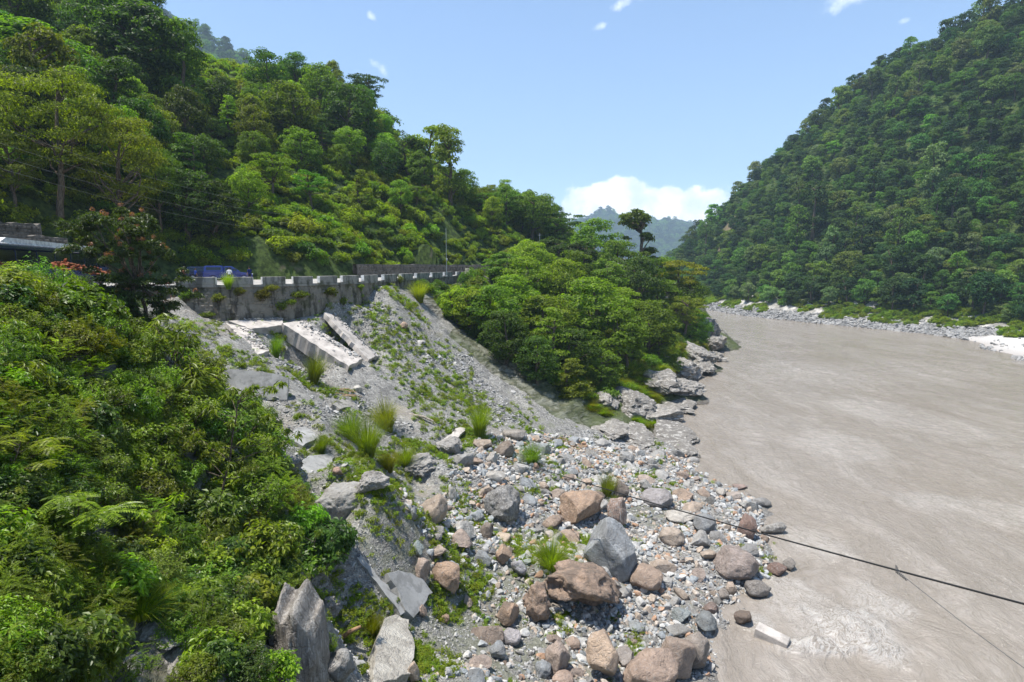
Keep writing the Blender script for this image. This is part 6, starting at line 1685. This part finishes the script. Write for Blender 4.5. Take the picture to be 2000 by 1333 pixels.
# --- headland: undergrowth, shrubs and grass on the ledges
hp = np.array([(P(*k)[0], P(*k)[1]) for k in ((800, 556, 84), (880, 630, 78), (960, 690, 74), (1070, 750, 73), (1130, 790, 70), (1200, 780, 76), (1270, 740, 86), (1300, 715, 98), (1340, 670, 115), (1398, 640, 150), (1395, 600, 190), (1250, 560, 175), (1100, 545, 150), (950, 535, 112), (850, 545, 92))])
q = sample_poly(hp, 2300); undergrowth('undergrowth', 'leafy undergrowth beneath the headland wood', q, rng.uniform(.7, 1.7, len(q)), mu, [G_MID, G_DARK, G_BRIGHT, G_MID, G_OLIVE])
cnt = tries = 0
while cnt < 60 and tries < 4000:
    tries += 1
    k_ = sample_poly(hp, 1)[0]; x, y = k_; R_ = rng.uniform(1.2, 2.2)
    if not free(x, y, R_, SH, .6): continue
    z = float(gz(x, y)); tone = str(rng.choice(['bright green', 'lime green', 'mid green', 'dark green', 'olive green']))
    u_ = project(np.array([x, y, z]))[0]; sz_ = 'low' if R_ < 1.5 else 'middling' if R_ < 1.9 else 'tall'
    plant('bush', f'{sz_} {tone} bush under the headland wood ' + ('next to the talus' if u_ < 950 else 'in its middle' if u_ < 1150 else 'above the ledges'), 'bush', MIDSHRUB[int(rng.integers(5))], (x, y, z - .1), R_, rng.uniform(0, 6.28), jit(TONE[tone]), 'bushes under the headland wood', parts=('foliage', 'stem'))
    SH.append((x, y, R_)); cnt += 1
lp_ = np.array([(P(*k)[0], P(*k)[1]) for k in ((1100, 770, 70), (1180, 830, 68), (1290, 830, 70), (1290, 770, 84), (1310, 740, 92), (1335, 700, 108), (1385, 660, 135), (1350, 650, 140), (1270, 690, 100), (1180, 740, 82))])
q = sample_poly(lp_, 2600, lambda x, y: (fbm(x / 3.5, y / 3.5, octs=3, seed=77) > -0.05) * 1.0)
undergrowth('ledge_grass', 'bright grass and moss on the shore ledges below the headland wood', q, rng.uniform(.5, 1.2, len(q)), [TUFT[2], WEEDS[0][0], WEEDS[1][0]], [G_YEL, G_BRIGHT, G_OLIVE], 0.0, (.5, .9))

# --- weeds on the landslide and between the boulders
WP = [((430, 690), 1.6, 16), ((480, 720), 1.5, 18), ((560, 660), 1.8, 30), ((600, 750), 1.5, 40), ((660, 770), 1.3, 30), ((520, 770), 1.6, 16), ((600, 800), 1.5, 14), ((700, 900), 1.8, 80), ((640, 905), 1.4, 55), ((760, 900), 1.4, 60), ((830, 880), 1.6, 70), ((900, 850), 1.3, 46), ((730, 960), 1.2, 50), ((690, 930), 1.2, 50),
      ((740, 640), 2.2, 40), ((690, 590), 1.8, 30), ((780, 700), 2.6, 60), ((820, 760), 2.6, 70), ((840, 680), 2.4, 40), ((790, 590), 2.4, 50), ((880, 740), 2.4, 50), ((920, 790), 2.0, 50), ((950, 860), 1.6, 40), ((700, 690), 1.8, 22), ((640, 620), 1.6, 24), ((470, 650), 2.2, 30), ((400, 640), 2.0, 24), ((450, 690), 2.0, 20),
      ((800, 985), 1.5, 60), ((860, 1040), 1.3, 60), ((900, 970), 1.2, 30), ((930, 1020), 1.0, 30), ((1000, 1060), 1.0, 50), ((1040, 1090), 0.8, 60), ((1090, 1060), 1.0, 30), ((1140, 1055), .7, 30), ((870, 1180), .9, 45), ((930, 1150), .8, 30), ((920, 1110), .8, 20), ((770, 1180), .8, 12), ((740, 1230), .9, 40), ((830, 1290), .9, 45), ((800, 1270), .7, 40), ((880, 1310), .6, 12), ((960, 1240), .6, 14), ((1100, 1215), .5, 16), ((1240, 1275), .5, 18), ((1260, 930), 1.2, 22), ((1080, 920), 1.4, 30), ((1030, 960), 1.2, 20), ((650, 1200), .8, 30), ((690, 1190), .7, 16), ((1090, 870), 2.0, 25), ((1180, 960), 1.0, 20)]
pts = []
for (px, py), r_, n_w in WP:
    c = hit(px, py, y0=12); sc_ = 1.0
    n_w = int(n_w * 1.7); pts.append(rng.normal(0, r_ * .7, (n_w, 2)) + c[:2])
q = np.concatenate(pts + [sample_poly(gp, 800, lambda x, y: (fbm(x / 2.2, y / 2.2, octs=2, seed=33) > .12) * 1.0)])
undergrowth('weeds', 'low green weeds spotted over the gravel and between the boulders', q, rng.uniform(.5, 1.25, len(q)) * (1 + .012 * np.maximum(q[:, 1] - 28, 0)), [m[0] for m in WEEDS], [G_BRIGHT, G_YEL, G_LIME], 0.0, (.7, 1.1))

# --- grass tufts, each its own object
TF = [(613, 748, 46, 62, 'mid green', 'grass tuft growing in front of the dark hollow'), (540, 700, 28, 44, 'olive green', 'thin grass tuft inside the dark hollow'), (757, 842, 62, 84, 'bright green', 'tallest grass clump on the slope below the slabs'), (690, 862, 62, 66, 'mid green', 'dense grass clump beside the small weathered slab'),
      (718, 893, 74, 74, 'mid green', 'drooping grass clump, lower of the dense pair'), (792, 912, 38, 60, 'bright green', 'narrow upright grass tuft below the tallest clump'), (760, 922, 44, 42, 'yellow-green', 'rounded yellowish grass tuft'), (936, 852, 52, 62, 'bright green', 'grass clump by the stream gully with weeds behind'),
      (1040, 908, 48, 58, 'mid green', 'round grass tuft alone above the cable'), (1076, 1112, 82, 62, 'bright green', 'spiky pale-tipped grass clump above the crusty boulder'), (1184, 972, 40, 48, 'olive green', 'grass tuft crossed by the cable'), (447, 578, 26, 40, 'lime green', 'grass tuft growing from the top of the retaining wall'),
      (627, 888, 34, 46, 'mid green', 'leafy tuft beside the tilted slab fragment'), (1130, 990, 16, 14, 'olive green', 'small dry tuft on the rounded orange boulder'), (275, 1205, 110, 66, 'yellow-green', 'yellowish grass hanging over the cliff rock'), (728, 1240, 40, 46, 'olive green', 'weedy tuft above the white slab of rock'),
      (820, 590, 40, 40, 'lime green', 'bright grass tuft behind the talus peak'), (1230, 735, 60, 40, 'yellow-green', 'hanging grass on the strata below the wood'), (1200, 990, 20, 24, 'olive green', 'dry grass beside the dark upright rock')]
for i, (px, by, w, h, tone, lb) in enumerate(TF):
    b = hit(px, by, y0=9); D = float((b - EYE) @ np.array([0, CP, -SP])); hh = h * D / F / 1.0; ww = w * D / F / 1.5
    if 'retaining wall' in lb:
        b = P(px, 566, 52.6); b[2] = ROAD_Z - .25
    if 'orange boulder' in lb: b = b + np.array([0, -.2, .5])
    o = link('grass_tuft', TUFT[i % 3], loc=b, rot=(rng.normal(0, .08), rng.normal(0, .08), rng.uniform(0, 6)), scale=(ww, ww, hh), color=jit(TONE[tone], .08) * 1.15)
    tag(o, lb, 'grass', 'grass clumps on the landslide')

# --- vines hanging on the retaining wall
for px, py, w, lb in ((475, 572, 24, 'thin vine clump hanging between the first two blocks'), (545, 600, 30, 'low vine clump near the wall foot above the pale slab'), (640, 570, 26, 'vine clump on the brown stretch of wall'), (665, 590, 22, 'weed clump on the wall above the talus cone'), (360, 580, 30, 'vine clump half hidden by the red-tipped tree'), (535, 562, 26, 'vine tuft spilling over the sill by the third gap'), (430, 585, 26, 'vine clump below the grass tuft on the wall'), (515, 580, 34, 'wide vine clump on the wall under the third block'), (590, 575, 30, 'dark vine clump on the stained stretch of wall'), (560, 590, 20, 'small vine clump in the middle of the wall'), (618, 640, 26, 'leafy weed clump at the foot of the wall'), (700, 560, 16, 'small weed clump on the wall beside the gravel cone'), (775, 548, 24, 'weeds on the wall beyond the talus peak'), (400, 615, 22, 'small weed clump at the wall foot by the red-tipped tree')):
    d = 51.5 if px < 560 else 56 if px < 640 else 64 if px < 740 else 70
    i0 = int(np.argmin(np.abs(project(np.c_[wall_line, np.full(90, ROAD_Z)])[0] - px))); c = wall_line[i0] + wnor[i0] * .45
    zz = P(px, py, float((np.array([*c, 17]) - EYE) @ np.array([0, CP, -SP])))[2]
    R_ = w * d / F * .6
    plant('wall_vine', lb, 'vine', MIDSHRUB[int(rng.integers(5))], (c[0], c[1], zz - R_ * .3), (R_, R_ * .6, R_ * .9), math.atan2(wdir[i0][1], wdir[i0][0]), jit(G_OLIVE), 'vines on the retaining wall', parts=('foliage', 'stem'))

# --- near shrubs on the cliff
NEAR_PX = [(-40, 545), (40, 520), (110, 530), (180, 565), (240, 600), (300, 650), (360, 690), (410, 740), (420, 790), (500, 800), (540, 880), (575, 950), (610, 1020), (640, 1080), (560, 1140), (520, 1200), (470, 1300), (430, 1330), (345, 1210), (250, 1180), (190, 1215), (165, 1330), (-40, 1330)]
def px_inside(px, py, poly): return in_poly(np.array([px]), np.array([py]), np.array(poly, float))[0]
NS = []; cnt = tries = 0
while cnt < 210 and tries < 8000:
    tries += 1
    px, py = rng.uniform(-40, 650), rng.uniform(500, 1310)
    if not px_inside(px, py, NEAR_PX): continue
    h_ = hit(px, py, y0=6)
    if h_[1] > 45: continue
    D = float((h_ - EYE) @ np.array([0, CP, -SP])); R_ = rng.uniform(.65, 1.25) * np.clip(D / 19, .62, 1.35)
    if not free(h_[0], h_[1], R_ * .62, NS, .62): continue
    kd = str(rng.choice(['broad', 'small', 'lance', 'fern', 'whorl'], p=[.34, .34, .14, .10, .08]))
    if px < 130 and 800 < py < 960: kd = 'fern'
    if py < 690: kd = 'small' if rng.random() < .75 else 'broad'
    tone = {'broad': ['mid green', 'bright green', 'dark green', 'lime green'], 'small': ['bright green', 'mid green', 'lime green', 'olive green'], 'lance': ['mid green', 'bright green', 'dark green'], 'fern': ['yellow-green', 'olive green', 'bright green'], 'whorl': ['mid green', 'bright green']}[kd]
    tone = str(rng.choice(tone))
    ms = SHRUBS[kd]; m = ms[int(rng.integers(len(ms)))]
    zone_ = 'at the top of the near bank beside the bus' if py < 620 else 'on the upper near bank below the red-tipped tree' if py < 760 else 'in the middle of the near bank' if py < 980 else 'low on the near bank above the cliff rock'
    if px > 430: zone_ = 'on the near bank beside the grey gravel'
    near_to = ('the bus' if px < 130 else 'the red-tipped tree' if px < 330 else 'the gravel') if py < 700 else ('the yellowish fern sapling' if px < 150 else 'the pale-leaved plant' if px < 330 else 'the whorled sapling' if py < 1010 else 'the rock pillar') if py > 790 or px > 430 else 'the leafy middle'
    zone_ = ('on the rim of the near bank by ' if py < 620 else 'high on the near bank by ' if py < 760 else 'midway on the near bank by ' if py < 980 else 'low on the near bank by ') + near_to
    sz_ = 'small' if R_ < .85 else 'middling' if R_ < 1.1 else 'large'
    look = {'broad': 'broad-leaved', 'small': 'small-leaved', 'lance': 'narrow-leaved', 'fern': 'fern-leaved', 'whorl': 'tuft-leaved'}[kd]
    plant('shrub', f'{sz_} {tone} {look} shrub {zone_}', 'shrub', m, (h_[0], h_[1], h_[2] - .12), (R_, R_, R_ * rng.uniform(.8, 1.2)), rng.uniform(0, 6.28), jit(TONE[tone]), 'shrubs on the near bank', (rng.normal(0, .1) - .12, rng.normal(0, .1) + .12), ('foliage', 'stem'))
    NS.append((h_[0], h_[1], R_ * .62)); cnt += 1
q = []
for _ in range(900):
    px, py = rng.uniform(-60, 650), rng.uniform(500, 1333)
    if px_inside(px, py, NEAR_PX):
        h_ = hit(px, py, y0=6)
        if h_[1] < 45: q.append(h_[:2])
q = np.array(q)
undergrowth('undergrowth', 'tangled low leaves filling the near bank between the shrubs', q, rng.uniform(.3, .75, len(q)), [SHRUBS[k][0][0] for k in ('small', 'broad', 'fern')] + [SHRUBS['small'][1][0]], [G_MID, G_DARK, G_OLIVE, G_BRIGHT], -.05)
# shrubs along the upper rim of the bank, in front of the bus
RIM = ['cut by the picture edge before the bus', 'covering the bus below its roof fairing', 'in front of the middle windows of the bus', 'in front of the red-brown timber heap', 'at the near end of the timber heap', 'one row below the bus at the picture edge',
       'one row below the middle of the bus', 'below the red-brown timber heap', 'between the timber heap and the red-tipped tree', 'directly under the crown of the red-tipped tree']
for i, (px, by, d, R_) in enumerate(((-25, 560, 25, 1.5), (30, 560, 26, 1.5), (75, 570, 27, 1.45), (118, 585, 28, 1.3), (150, 600, 29, 1.2), (5, 590, 23, 1.4), (60, 600, 24, 1.3), (110, 620, 26, 1.2), (190, 625, 31, 1.1), (225, 640, 33, 1.0))):
    x, y = P(px, by, d)[:2]; z = float(gz(x, y)); top = P(px, (495, 492, 497, 512, 530, 525, 535, 560, 575, 600)[i], d)[2]
    plant('shrub', 'small-leaved shrub on the bank rim ' + RIM[i], 'shrub', SHRUBS['small'][i % 3], (x, y, z - .1), (R_, R_, max((top - z) / 1.12, .7)), i * 1.3, jit(G_BRIGHT if i % 2 else G_MID), 'shrubs on the rim before the bus', parts=('foliage', 'stem'))
# saplings that stand out of the bank
def sapling(label, base, tips, kind, seed, tone, per=26, leaf=.20, asp=.27, stem=.03, whorl=True):
    r = np.random.default_rng(seed); pl = Plant(); b = hit(*base, y0=6); D = float((b - EYE) @ np.array([0, CP, -SP])); s = D / F
    topc = np.array([np.mean([t_[0] for t_ in tips]), np.min([t_[1] for t_ in tips])])
    m0 = np.array([(topc[0] - base[0]) * s, 0, (base[1] - topc[1]) * s * .85])
    trunk = bent(np.array([0, 0, -.3]), m0, r, 9, .03); pl.wood.tube(trunk, np.linspace(stem, stem * .4, 9), 6)
    for tx, ty in tips:
        e = np.array([(tx - base[0]) * s, r.normal(0, .35), (base[1] - ty) * s])
        k = int(np.clip(np.argmin(np.abs(trunk[:, 2] - (e[2] - .35 * abs(e[0] - m0[0]) - .2))), 2, 8))
        tw = bent(trunk[k], e, r, 6, .06); pl.wood.tube(tw, np.linspace(stem * .4, .006, 6), 5)
        d = unit(e - trunk[k])
        if kind == 'whorl':
            for c, n in ((e, per), (tw[4], per // 2)):
                a = r.uniform(0, 6.28, n); ax = np.c_[np.cos(a), np.sin(a), r.uniform(-.5, .5, n)]
                pl.leaves(np.tile(c, (n, 1)) + r.normal(0, .05, (n, 3)), np.array([0, 0, 1.0]) + r.normal(0, .25, (n, 3)), leaf * r.uniform(.7, 1.25, n), asp, r, .65, ax)
        else:
            for j in range(per // 3):
                a = r.uniform(0, 6.28); ra = unit(np.array([math.cos(a), math.sin(a), .25])); Lr = leaf * 4.2 * r.uniform(.7, 1.1); tt = np.linspace(.12, 1, 13)
                qq = e + ra * (tt * Lr)[:, None] + np.array([0, 0, -1]) * (tt ** 2 * Lr * .4)[:, None]; sd = unit(np.cross(ra, [0, 0, 1]))
                for sg in (-1, 1): pl.leaves(qq, np.tile([0, 0, 1.0], (13, 1)) + r.normal(0, .15, (13, 3)), leaf * (1 - .4 * np.abs(tt - .4)), asp, r, .15, np.tile(sd * sg, (13, 1)) + ra * .4)
    o = thing('sapling', label, 'sapling', b)
    link('foliage', pl.leaf.mesh('foliage', M_LEAF_GLOSSY), o, color=TONE[tone]); link('stem', pl.wood.mesh('stem', M_BARK, True), o)
sapling('slender sapling with drooping whorled leaves spreading over the grey gravel', (415, 1000), [(470, 755), (520, 745), (550, 750), (440, 775), (500, 790), (560, 745), (410, 800), (460, 820), (530, 810), (380, 850), (430, 860), (500, 850), (560, 840), (590, 845), (400, 900), (460, 900), (540, 880), (350, 880), (480, 930), (420, 790), (490, 760)], 'whorl', 81, 'bright green', per=34, leaf=.27, stem=.05)
sapling('thin sapling with long pale stem and feathery leaves in the middle of the bank', (115, 1090), [(150, 960), (190, 965), (120, 985), (210, 1000), (170, 1010), (100, 1010), (230, 985), (140, 1030)], 'fern', 82, 'bright green', per=24, leaf=.16, asp=.34, stem=.03)
sapling('yellowish fern-leaved sapling at the picture edge', (20, 960), [(30, 850), (70, 840), (100, 860), (10, 870), (60, 890), (120, 890), (30, 910), (90, 925), (0, 830)], 'fern', 83, 'yellow-green', per=24, leaf=.10, asp=.3, stem=.025)
sapling('broad pale-leaved plant catching the sun above the dark hollow of the bank', (290, 1080), [(250, 985), (290, 990), (320, 1000), (340, 975), (270, 1020), (310, 1030), (230, 1010)], 'whorl', 84, 'lime green', per=22, leaf=.24, asp=.45, stem=.025)
sapling('yellow-leaved creeper plant on the cliff rim above the rock pillar', (400, 1120), [(400, 1060), (430, 1050), (380, 1080), (450, 1080), (410, 1100), (470, 1070)], 'whorl', 85, 'yellow-green', per=16, leaf=.15, asp=.6, stem=.02)
sapling('round bush leaning out over the gravel beside the rock pillar', (615, 1120), [(620, 1040), (650, 1060), (600, 1060), (640, 1090), (610, 1090), (590, 1030), (660, 1080), (630, 1030), (580, 1070), (645, 1110), (605, 1120)], 'whorl', 86, 'mid green', per=46, leaf=.17, asp=.3, stem=.03)
for i, (px, py, R_, kd, tone, lb) in enumerate(((505, 1240, .75, 'small', 'mid green', 'low shrub clinging to the shaded side of the rock pillar'), (535, 1330, .7, 'broad', 'bright green', 'leafy shrub at the very foot of the rock pillar'), (640, 1270, .5, 'small', 'bright green', 'small weedy shrub between the pillar and the curved log'), (480, 1330, .8, 'small', 'dark green', 'dark shrub filling the lower edge beside the pillar'),
        (350, 1240, .6, 'small', 'mid green', 'small shrub tucked between the cliff rocks'), (160, 1300, .8, 'broad', 'mid green', 'leafy shrub at the lower picture edge by the cracked cliff face'), (240, 1330, .6, 'fern', 'bright green', 'ferny shrub in front of the cracked cliff face'), (385, 1330, .6, 'small', 'bright green', 'small shrub at the lower edge under the ribbed rock'), (560, 1130, .6, 'small', 'lime green', 'bright shrub draped over the top of the rock pillar'))):
    h_ = hit(px, py, y0=6); ms = SHRUBS[kd]
    plant('shrub', lb, 'shrub', ms[i % len(ms)], h_, R_, i * 1.1, jit(TONE[tone]), 'shrubs around the cliff rocks', (-.2, .1), ('foliage', 'stem'))
# cliff rock faces at the lower edge
for i, (px, py, w, h, lb) in enumerate(((215, 1290, 150, 110, 'pale cracked cliff face low in the bushes'), (290, 1200, 130, 70, 'grey cliff rock under the yellowish hanging grass'), (325, 1285, 90, 110, 'narrow ribbed cliff rock beside the cracked face'), (430, 1300, 80, 90, 'streaked cliff rib between the ribbed rock and the tall pillar'))):
    hero('cliff_rock', lb, px, py + 25, w * 1.25, h * .9, (.40, .39, .37), 300 + i, mat=M_CLIFF, sub=5, cuts=11, rough=.16, fine=.06, depth=1.1, sink=.9, tilt=(.35, .15), cat='cliff rock', ridged=True)

# --- dead wood
def sticks(label, name, px, py, n, ln, rad, mat, cat, spread, seed, lift=.05):
    r = np.random.default_rng(seed); b = hit(px, py, y0=12); o = thing(name, label, cat, b)
    for i in range(n):
        a = r.normal(.1, .45); L = ln * r.uniform(.4, 1.0); c = np.array([r.normal(0, spread), r.normal(0, spread * .5), 0])
        c[2] = float(gz(b[0] + c[0], b[1] + c[1])) - b[2] + lift + r.uniform(0, .22)
        d = np.array([math.cos(a), math.sin(a), r.normal(-.12, .12)]) * L / 2
        nm = NM(); nm.tube(bent(c - d, c + d, r, 5, .05), np.linspace(rad, rad * .6, 5) * r.uniform(.6, 1.2), 6)
        link('branch', nm.mesh('branch', mat, True), o)
sticks('heap of pale broken branches stranded on the talus above the shore', 'driftwood_heap', 1143, 884, 46, 2.4, .05, M_WOOD, 'driftwood', 1.1, 91)
sticks('few reddish broken branches lying uphill of the driftwood heap', 'driftwood', 1095, 864, 9, 1.6, .05, M_LOG, 'driftwood', .7, 92)
sticks('loose planks and sticks beside the small weathered slab', 'scrap_wood', 678, 775, 8, 1.3, .05, M_WOOD, 'scrap wood', .6, 93, .2)
sticks('bleached branch with thin twigs sprouting by the crusty boulder', 'dead_branch', 1085, 1205, 5, 1.2, .018, M_PALEWOOD, 'branch', .15, 94, .5)
r_ = np.random.default_rng(8)
b = hit(690, 1262, y0=12); nm = NM(); s = float((b - EYE) @ np.array([0, CP, -SP])) / F
tag(link('curved_log', (nm.tube(np.array([(-20, 0, -8), (-19, 0, 6), (-15, -4, 18), (-5, -6, 27), (8, -5, 33), (18, -3, 36)]) * s + [0, 0, .15], np.array([.10, .10, .10, .09, .08, .07]), 10), nm.mesh('curved_log', M_LOG, True))[1], loc=b), 'curved brown log among the weeds beside the rock pillar', 'log')
b = hit(985, 868, y0=20); nm = NM(); s = float((b - EYE) @ np.array([0, CP, -SP])) / F
for a_ in ((-14, 20), (-6, 34), (6, 26), (18, 12), (24, -8)):
    nm.tube(bent(np.array([0, 0, .1]), np.array([a_[0] * s, -.3, a_[1] * s]), r_, 6, .08), np.linspace(.10, .015, 6), 6)
tag(link('root_stump', nm.mesh('root_stump', M_PALEWOOD, True), loc=b), 'grey uprooted stump with bare roots beside the fractured brown rock', 'stump')
b = hit(775, 808, y0=20); nm = NM(); nm.tube(bent(np.array([-1.0, .2, .2]), np.array([1.2, -.2, -.3]), r_, 6, .04), np.linspace(.13, .09, 6), 8)
b = hit(820, 818, y0=20)
tag(link('fallen_log', nm.mesh('fallen_log', M_PALEWOOD, True), loc=b + np.array([0, 0, .12])), 'short bleached log lying on the talus behind the tallest grass clump', 'log')
# reddish heap of broken timber in front of the bus
b = hit(150, 528, y0=20); b = P(150, 528, 36.0); b[2] = max(b[2], float(gz(b[0], b[1])))
mound = NM(); o = thing('rubble_heap', 'heap of red-brown broken timber and bark in front of the bus', 'heap', b)
for i in range(60):
    x = r_.uniform(-1.6, 1.6); c = np.array([x, r_.normal(0, .35), .45 * (1 - (x / 1.7) ** 2) * r_.random() - .16 * x]); d = unit(r_.normal(size=3) * [1, 1, .4]) * r_.uniform(.12, .35)
    m_ = MB().box((0, 0, 0), (2 * np.linalg.norm(d), .16, .10), 0, .02)
    m_.obj('broken_piece', M_BRICK, o, loc=c, rot=(r_.normal(0, .4), r_.normal(0, .4), r_.uniform(0, 6.28)))

# --- the forest across the river: the nearest 300 trees by themselves, the rest as one mass
_sg = gz_from(SCAR)
def SCARF(x, y): return float(_sg(x, y)) > .35
FT = []; cand = rng.uniform((84, 95), (330, 470), (60000, 2))
z = gz(cand[:, 0], cand[:, 1]); u, v, f = project(np.c_[cand, z + 6])
ok = (cand[:, 0] > river_mid(cand[:, 1])) & (z > 4.2) & (u > 1290) & (u < 2060) & (v > -60)
cand, z, f = cand[ok], z[ok], f[ok]; grid = {}
for (x, y), zz, ff in zip(cand, z, f):
    R_ = float(np.clip(rng.lognormal(1.16, .32), 1.9, 6.0)); key = (int(x // 10), int(y // 10)); okk = True
    for i in (-1, 0, 1):
        for j in (-1, 0, 1):
            for a, b_, c in grid.get((key[0] + i, key[1] + j), ()):
                if (a - x) ** 2 + (b_ - y) ** 2 < (.66 * (R_ + c)) ** 2: okk = False
    if SCARF(x, y): okk = False
    if okk:
        grid.setdefault(key, []).append((x, y, R_)); FT.append((x, y, zz, R_, ff))
FT = [t for t in FT if visible(t[0], t[1], t[2] + 9)]
FT.sort(key=lambda t: t[4] / t[3])
FTONE = [('mid green', (.072, .135, .024)), ('dark green', (.040, .085, .020)), ('pale green', (.130, .190, .065)), ('bright green', (.110, .200, .026)), ('olive green', (.130, .170, .030)), ('deep green', (.030, .066, .019))]
FKIND = ['rounded', 'dense', 'flat-layered', 'slender', 'bushy', 'lumpy']
for (x, y, zz, R_, ff) in FT[:300]:
    i = int(rng.choice(6, p=[.24, .22, .16, .08, .16, .14])); j = int(rng.choice(6, p=[.28, .22, .14, .16, .08, .12])); m = FOREST_T[i]; sc = R_ / MESH_TOP[m[0].name][0]
    fu = project(np.array([x, y, zz]))[0]; fw = 'past the headland tip' if fu < 1500 else 'behind the grassy bank' if fu < 1640 else 'behind the small sand patch' if fu < 1780 else 'above the pale sand bar'
    fs = 'small' if R_ < 3.2 else 'middling' if R_ < 4.4 else 'large'
    zw = 'along the far riverbank' if zz < 14 else 'low on the forest slope' if zz < 28 else 'partway up the forest slope' if zz < 48 else 'midway up the forest slope' if zz < 90 else 'near the forest ridge'
    plant('forest_tree', f'{fs} {FTONE[j][0]} {FKIND[i]} tree {zw} {fw}', 'tree', m, (x, y, zz - .5), (sc, sc, sc * rng.uniform(.85, 1.2)), rng.uniform(0, 6.28), jit(FTONE[j][1]), 'forest trees across the river')
rest = np.array(FT[300:])
fl_m = [m[0] for m in FOREST_T]
def forest(name, label, pts, R_, cols, tall=(.85, 1.2)):
    s = R_ / 4.1
    return scatter(name, pts, np.c_[rng.normal(0, .05, (len(pts), 2)), rng.uniform(0, 6.28, len(pts))], np.c_[s, s, s * rng.uniform(*tall, len(pts))], fl_m, label, 'forest', cols)
fcols = [FTONE[k][1] for k in (0, 1, 2, 3, 0, 5)]
if len(rest): forest('forest', 'rest of the dense forest covering the steep hillside across the river', np.c_[rest[:, 0], rest[:, 1], rest[:, 2] - .5], rest[:, 3], fcols)
# low growth under it and along the bank
k_ = rng.choice(len(cand), min(2600, len(cand)), replace=False)
scatter('undergrowth', np.c_[cand[k_], z[k_] - .2], euler_rand(len(k_), .15), rng.uniform(1.3, 2.6, len(k_)), mu, 'leafy undergrowth between the trees across the river', 'undergrowth', [G_MID, G_DARK, G_MID, G_DARK, G_OLIVE])
q = rng.uniform((84, 120), (150, 300), (9000, 2)); zq = gz(q[:, 0], q[:, 1]); ok = (q[:, 0] > river_mid(q[:, 1])) & (zq > 1.5) & (zq < 6.5) & (fbm(q[:, 0] / 9, q[:, 1] / 9, octs=2, seed=14) > -.1)
q, zq = q[ok][:1700], zq[ok][:1700]
scatter('bank_bushes', np.c_[q, zq], euler_rand(len(q), .15), rng.uniform(.7, 1.6, len(q)), mu, 'low bright bushes and grass along the far bank', 'undergrowth', [G_BRIGHT, G_LIME, G_YEL, G_MID, G_BRIGHT])
# lone slim tree on the far ridge
p = P(1875, 62, 300); b = gz(p[0], p[1])
m = FOREST_T[3]; zt = P(1876, 30, 300)[2]
plant('forest_tree', 'lone slim tree sticking out above the ridge across the river', 'tree', m, (p[0], p[1], float(b)), (.6, .6, max(zt - float(b), 8) / 12.5), 0, FTONE[1][1])
# forests of the far hills
def on_surface(V, n, zmin):
    r = rng; a = r.integers(0, V.shape[0] - 1, n); b = r.integers(0, V.shape[1] - 1, n); s, t = r.random((n, 1)), r.random((n, 1))
    p = V[a, b] * (1 - s) * (1 - t) + V[a + 1, b] * s * (1 - t) + V[a, b + 1] * (1 - s) * t + V[a + 1, b + 1] * s * t
    return p[p[:, 2] > zmin]
p = on_surface(VB[:36], 3200, 30); u, v, f = project(p); p = p[(u > 100) & (u < 640) & (v > -80) & (v < 330)][:1500]
forest('far_forest', 'forest on the hazy hill above the roadside skyline', p - [0, 0, 1], rng.uniform(7, 11, len(p)), fcols)
p = on_surface(VA[:36], 9000, 6); u, v, f = project(p); p = p[(u > 1080) & (u < 1400) & (v > 380) & (v < 540)][:2600]
forest('far_forest', 'forest on the distant blue hill at the end of the valley', p - [0, 0, 1], rng.uniform(12, 18, len(p)), fcols)

# ------------------------------------------------------------------ the air
m, t = new_mat('haze')
vol = nd(t, 'ShaderNodeVolumePrincipled', {'Color': (0.60, 0.80, 1.0, 1), 'Density': 0.00022, 'Anisotropy': 0.0})
o_ = nd(t, 'ShaderNodeOutputMaterial'); t.links.new(vol.outputs[0], o_.inputs['Volume'])
hz = MB().box((200, 1900, 445), (6000, 4300, 900)).obj('haze', m)
tag(hz, 'thin bluish haze filling the valley air', None, None, 'stuff')
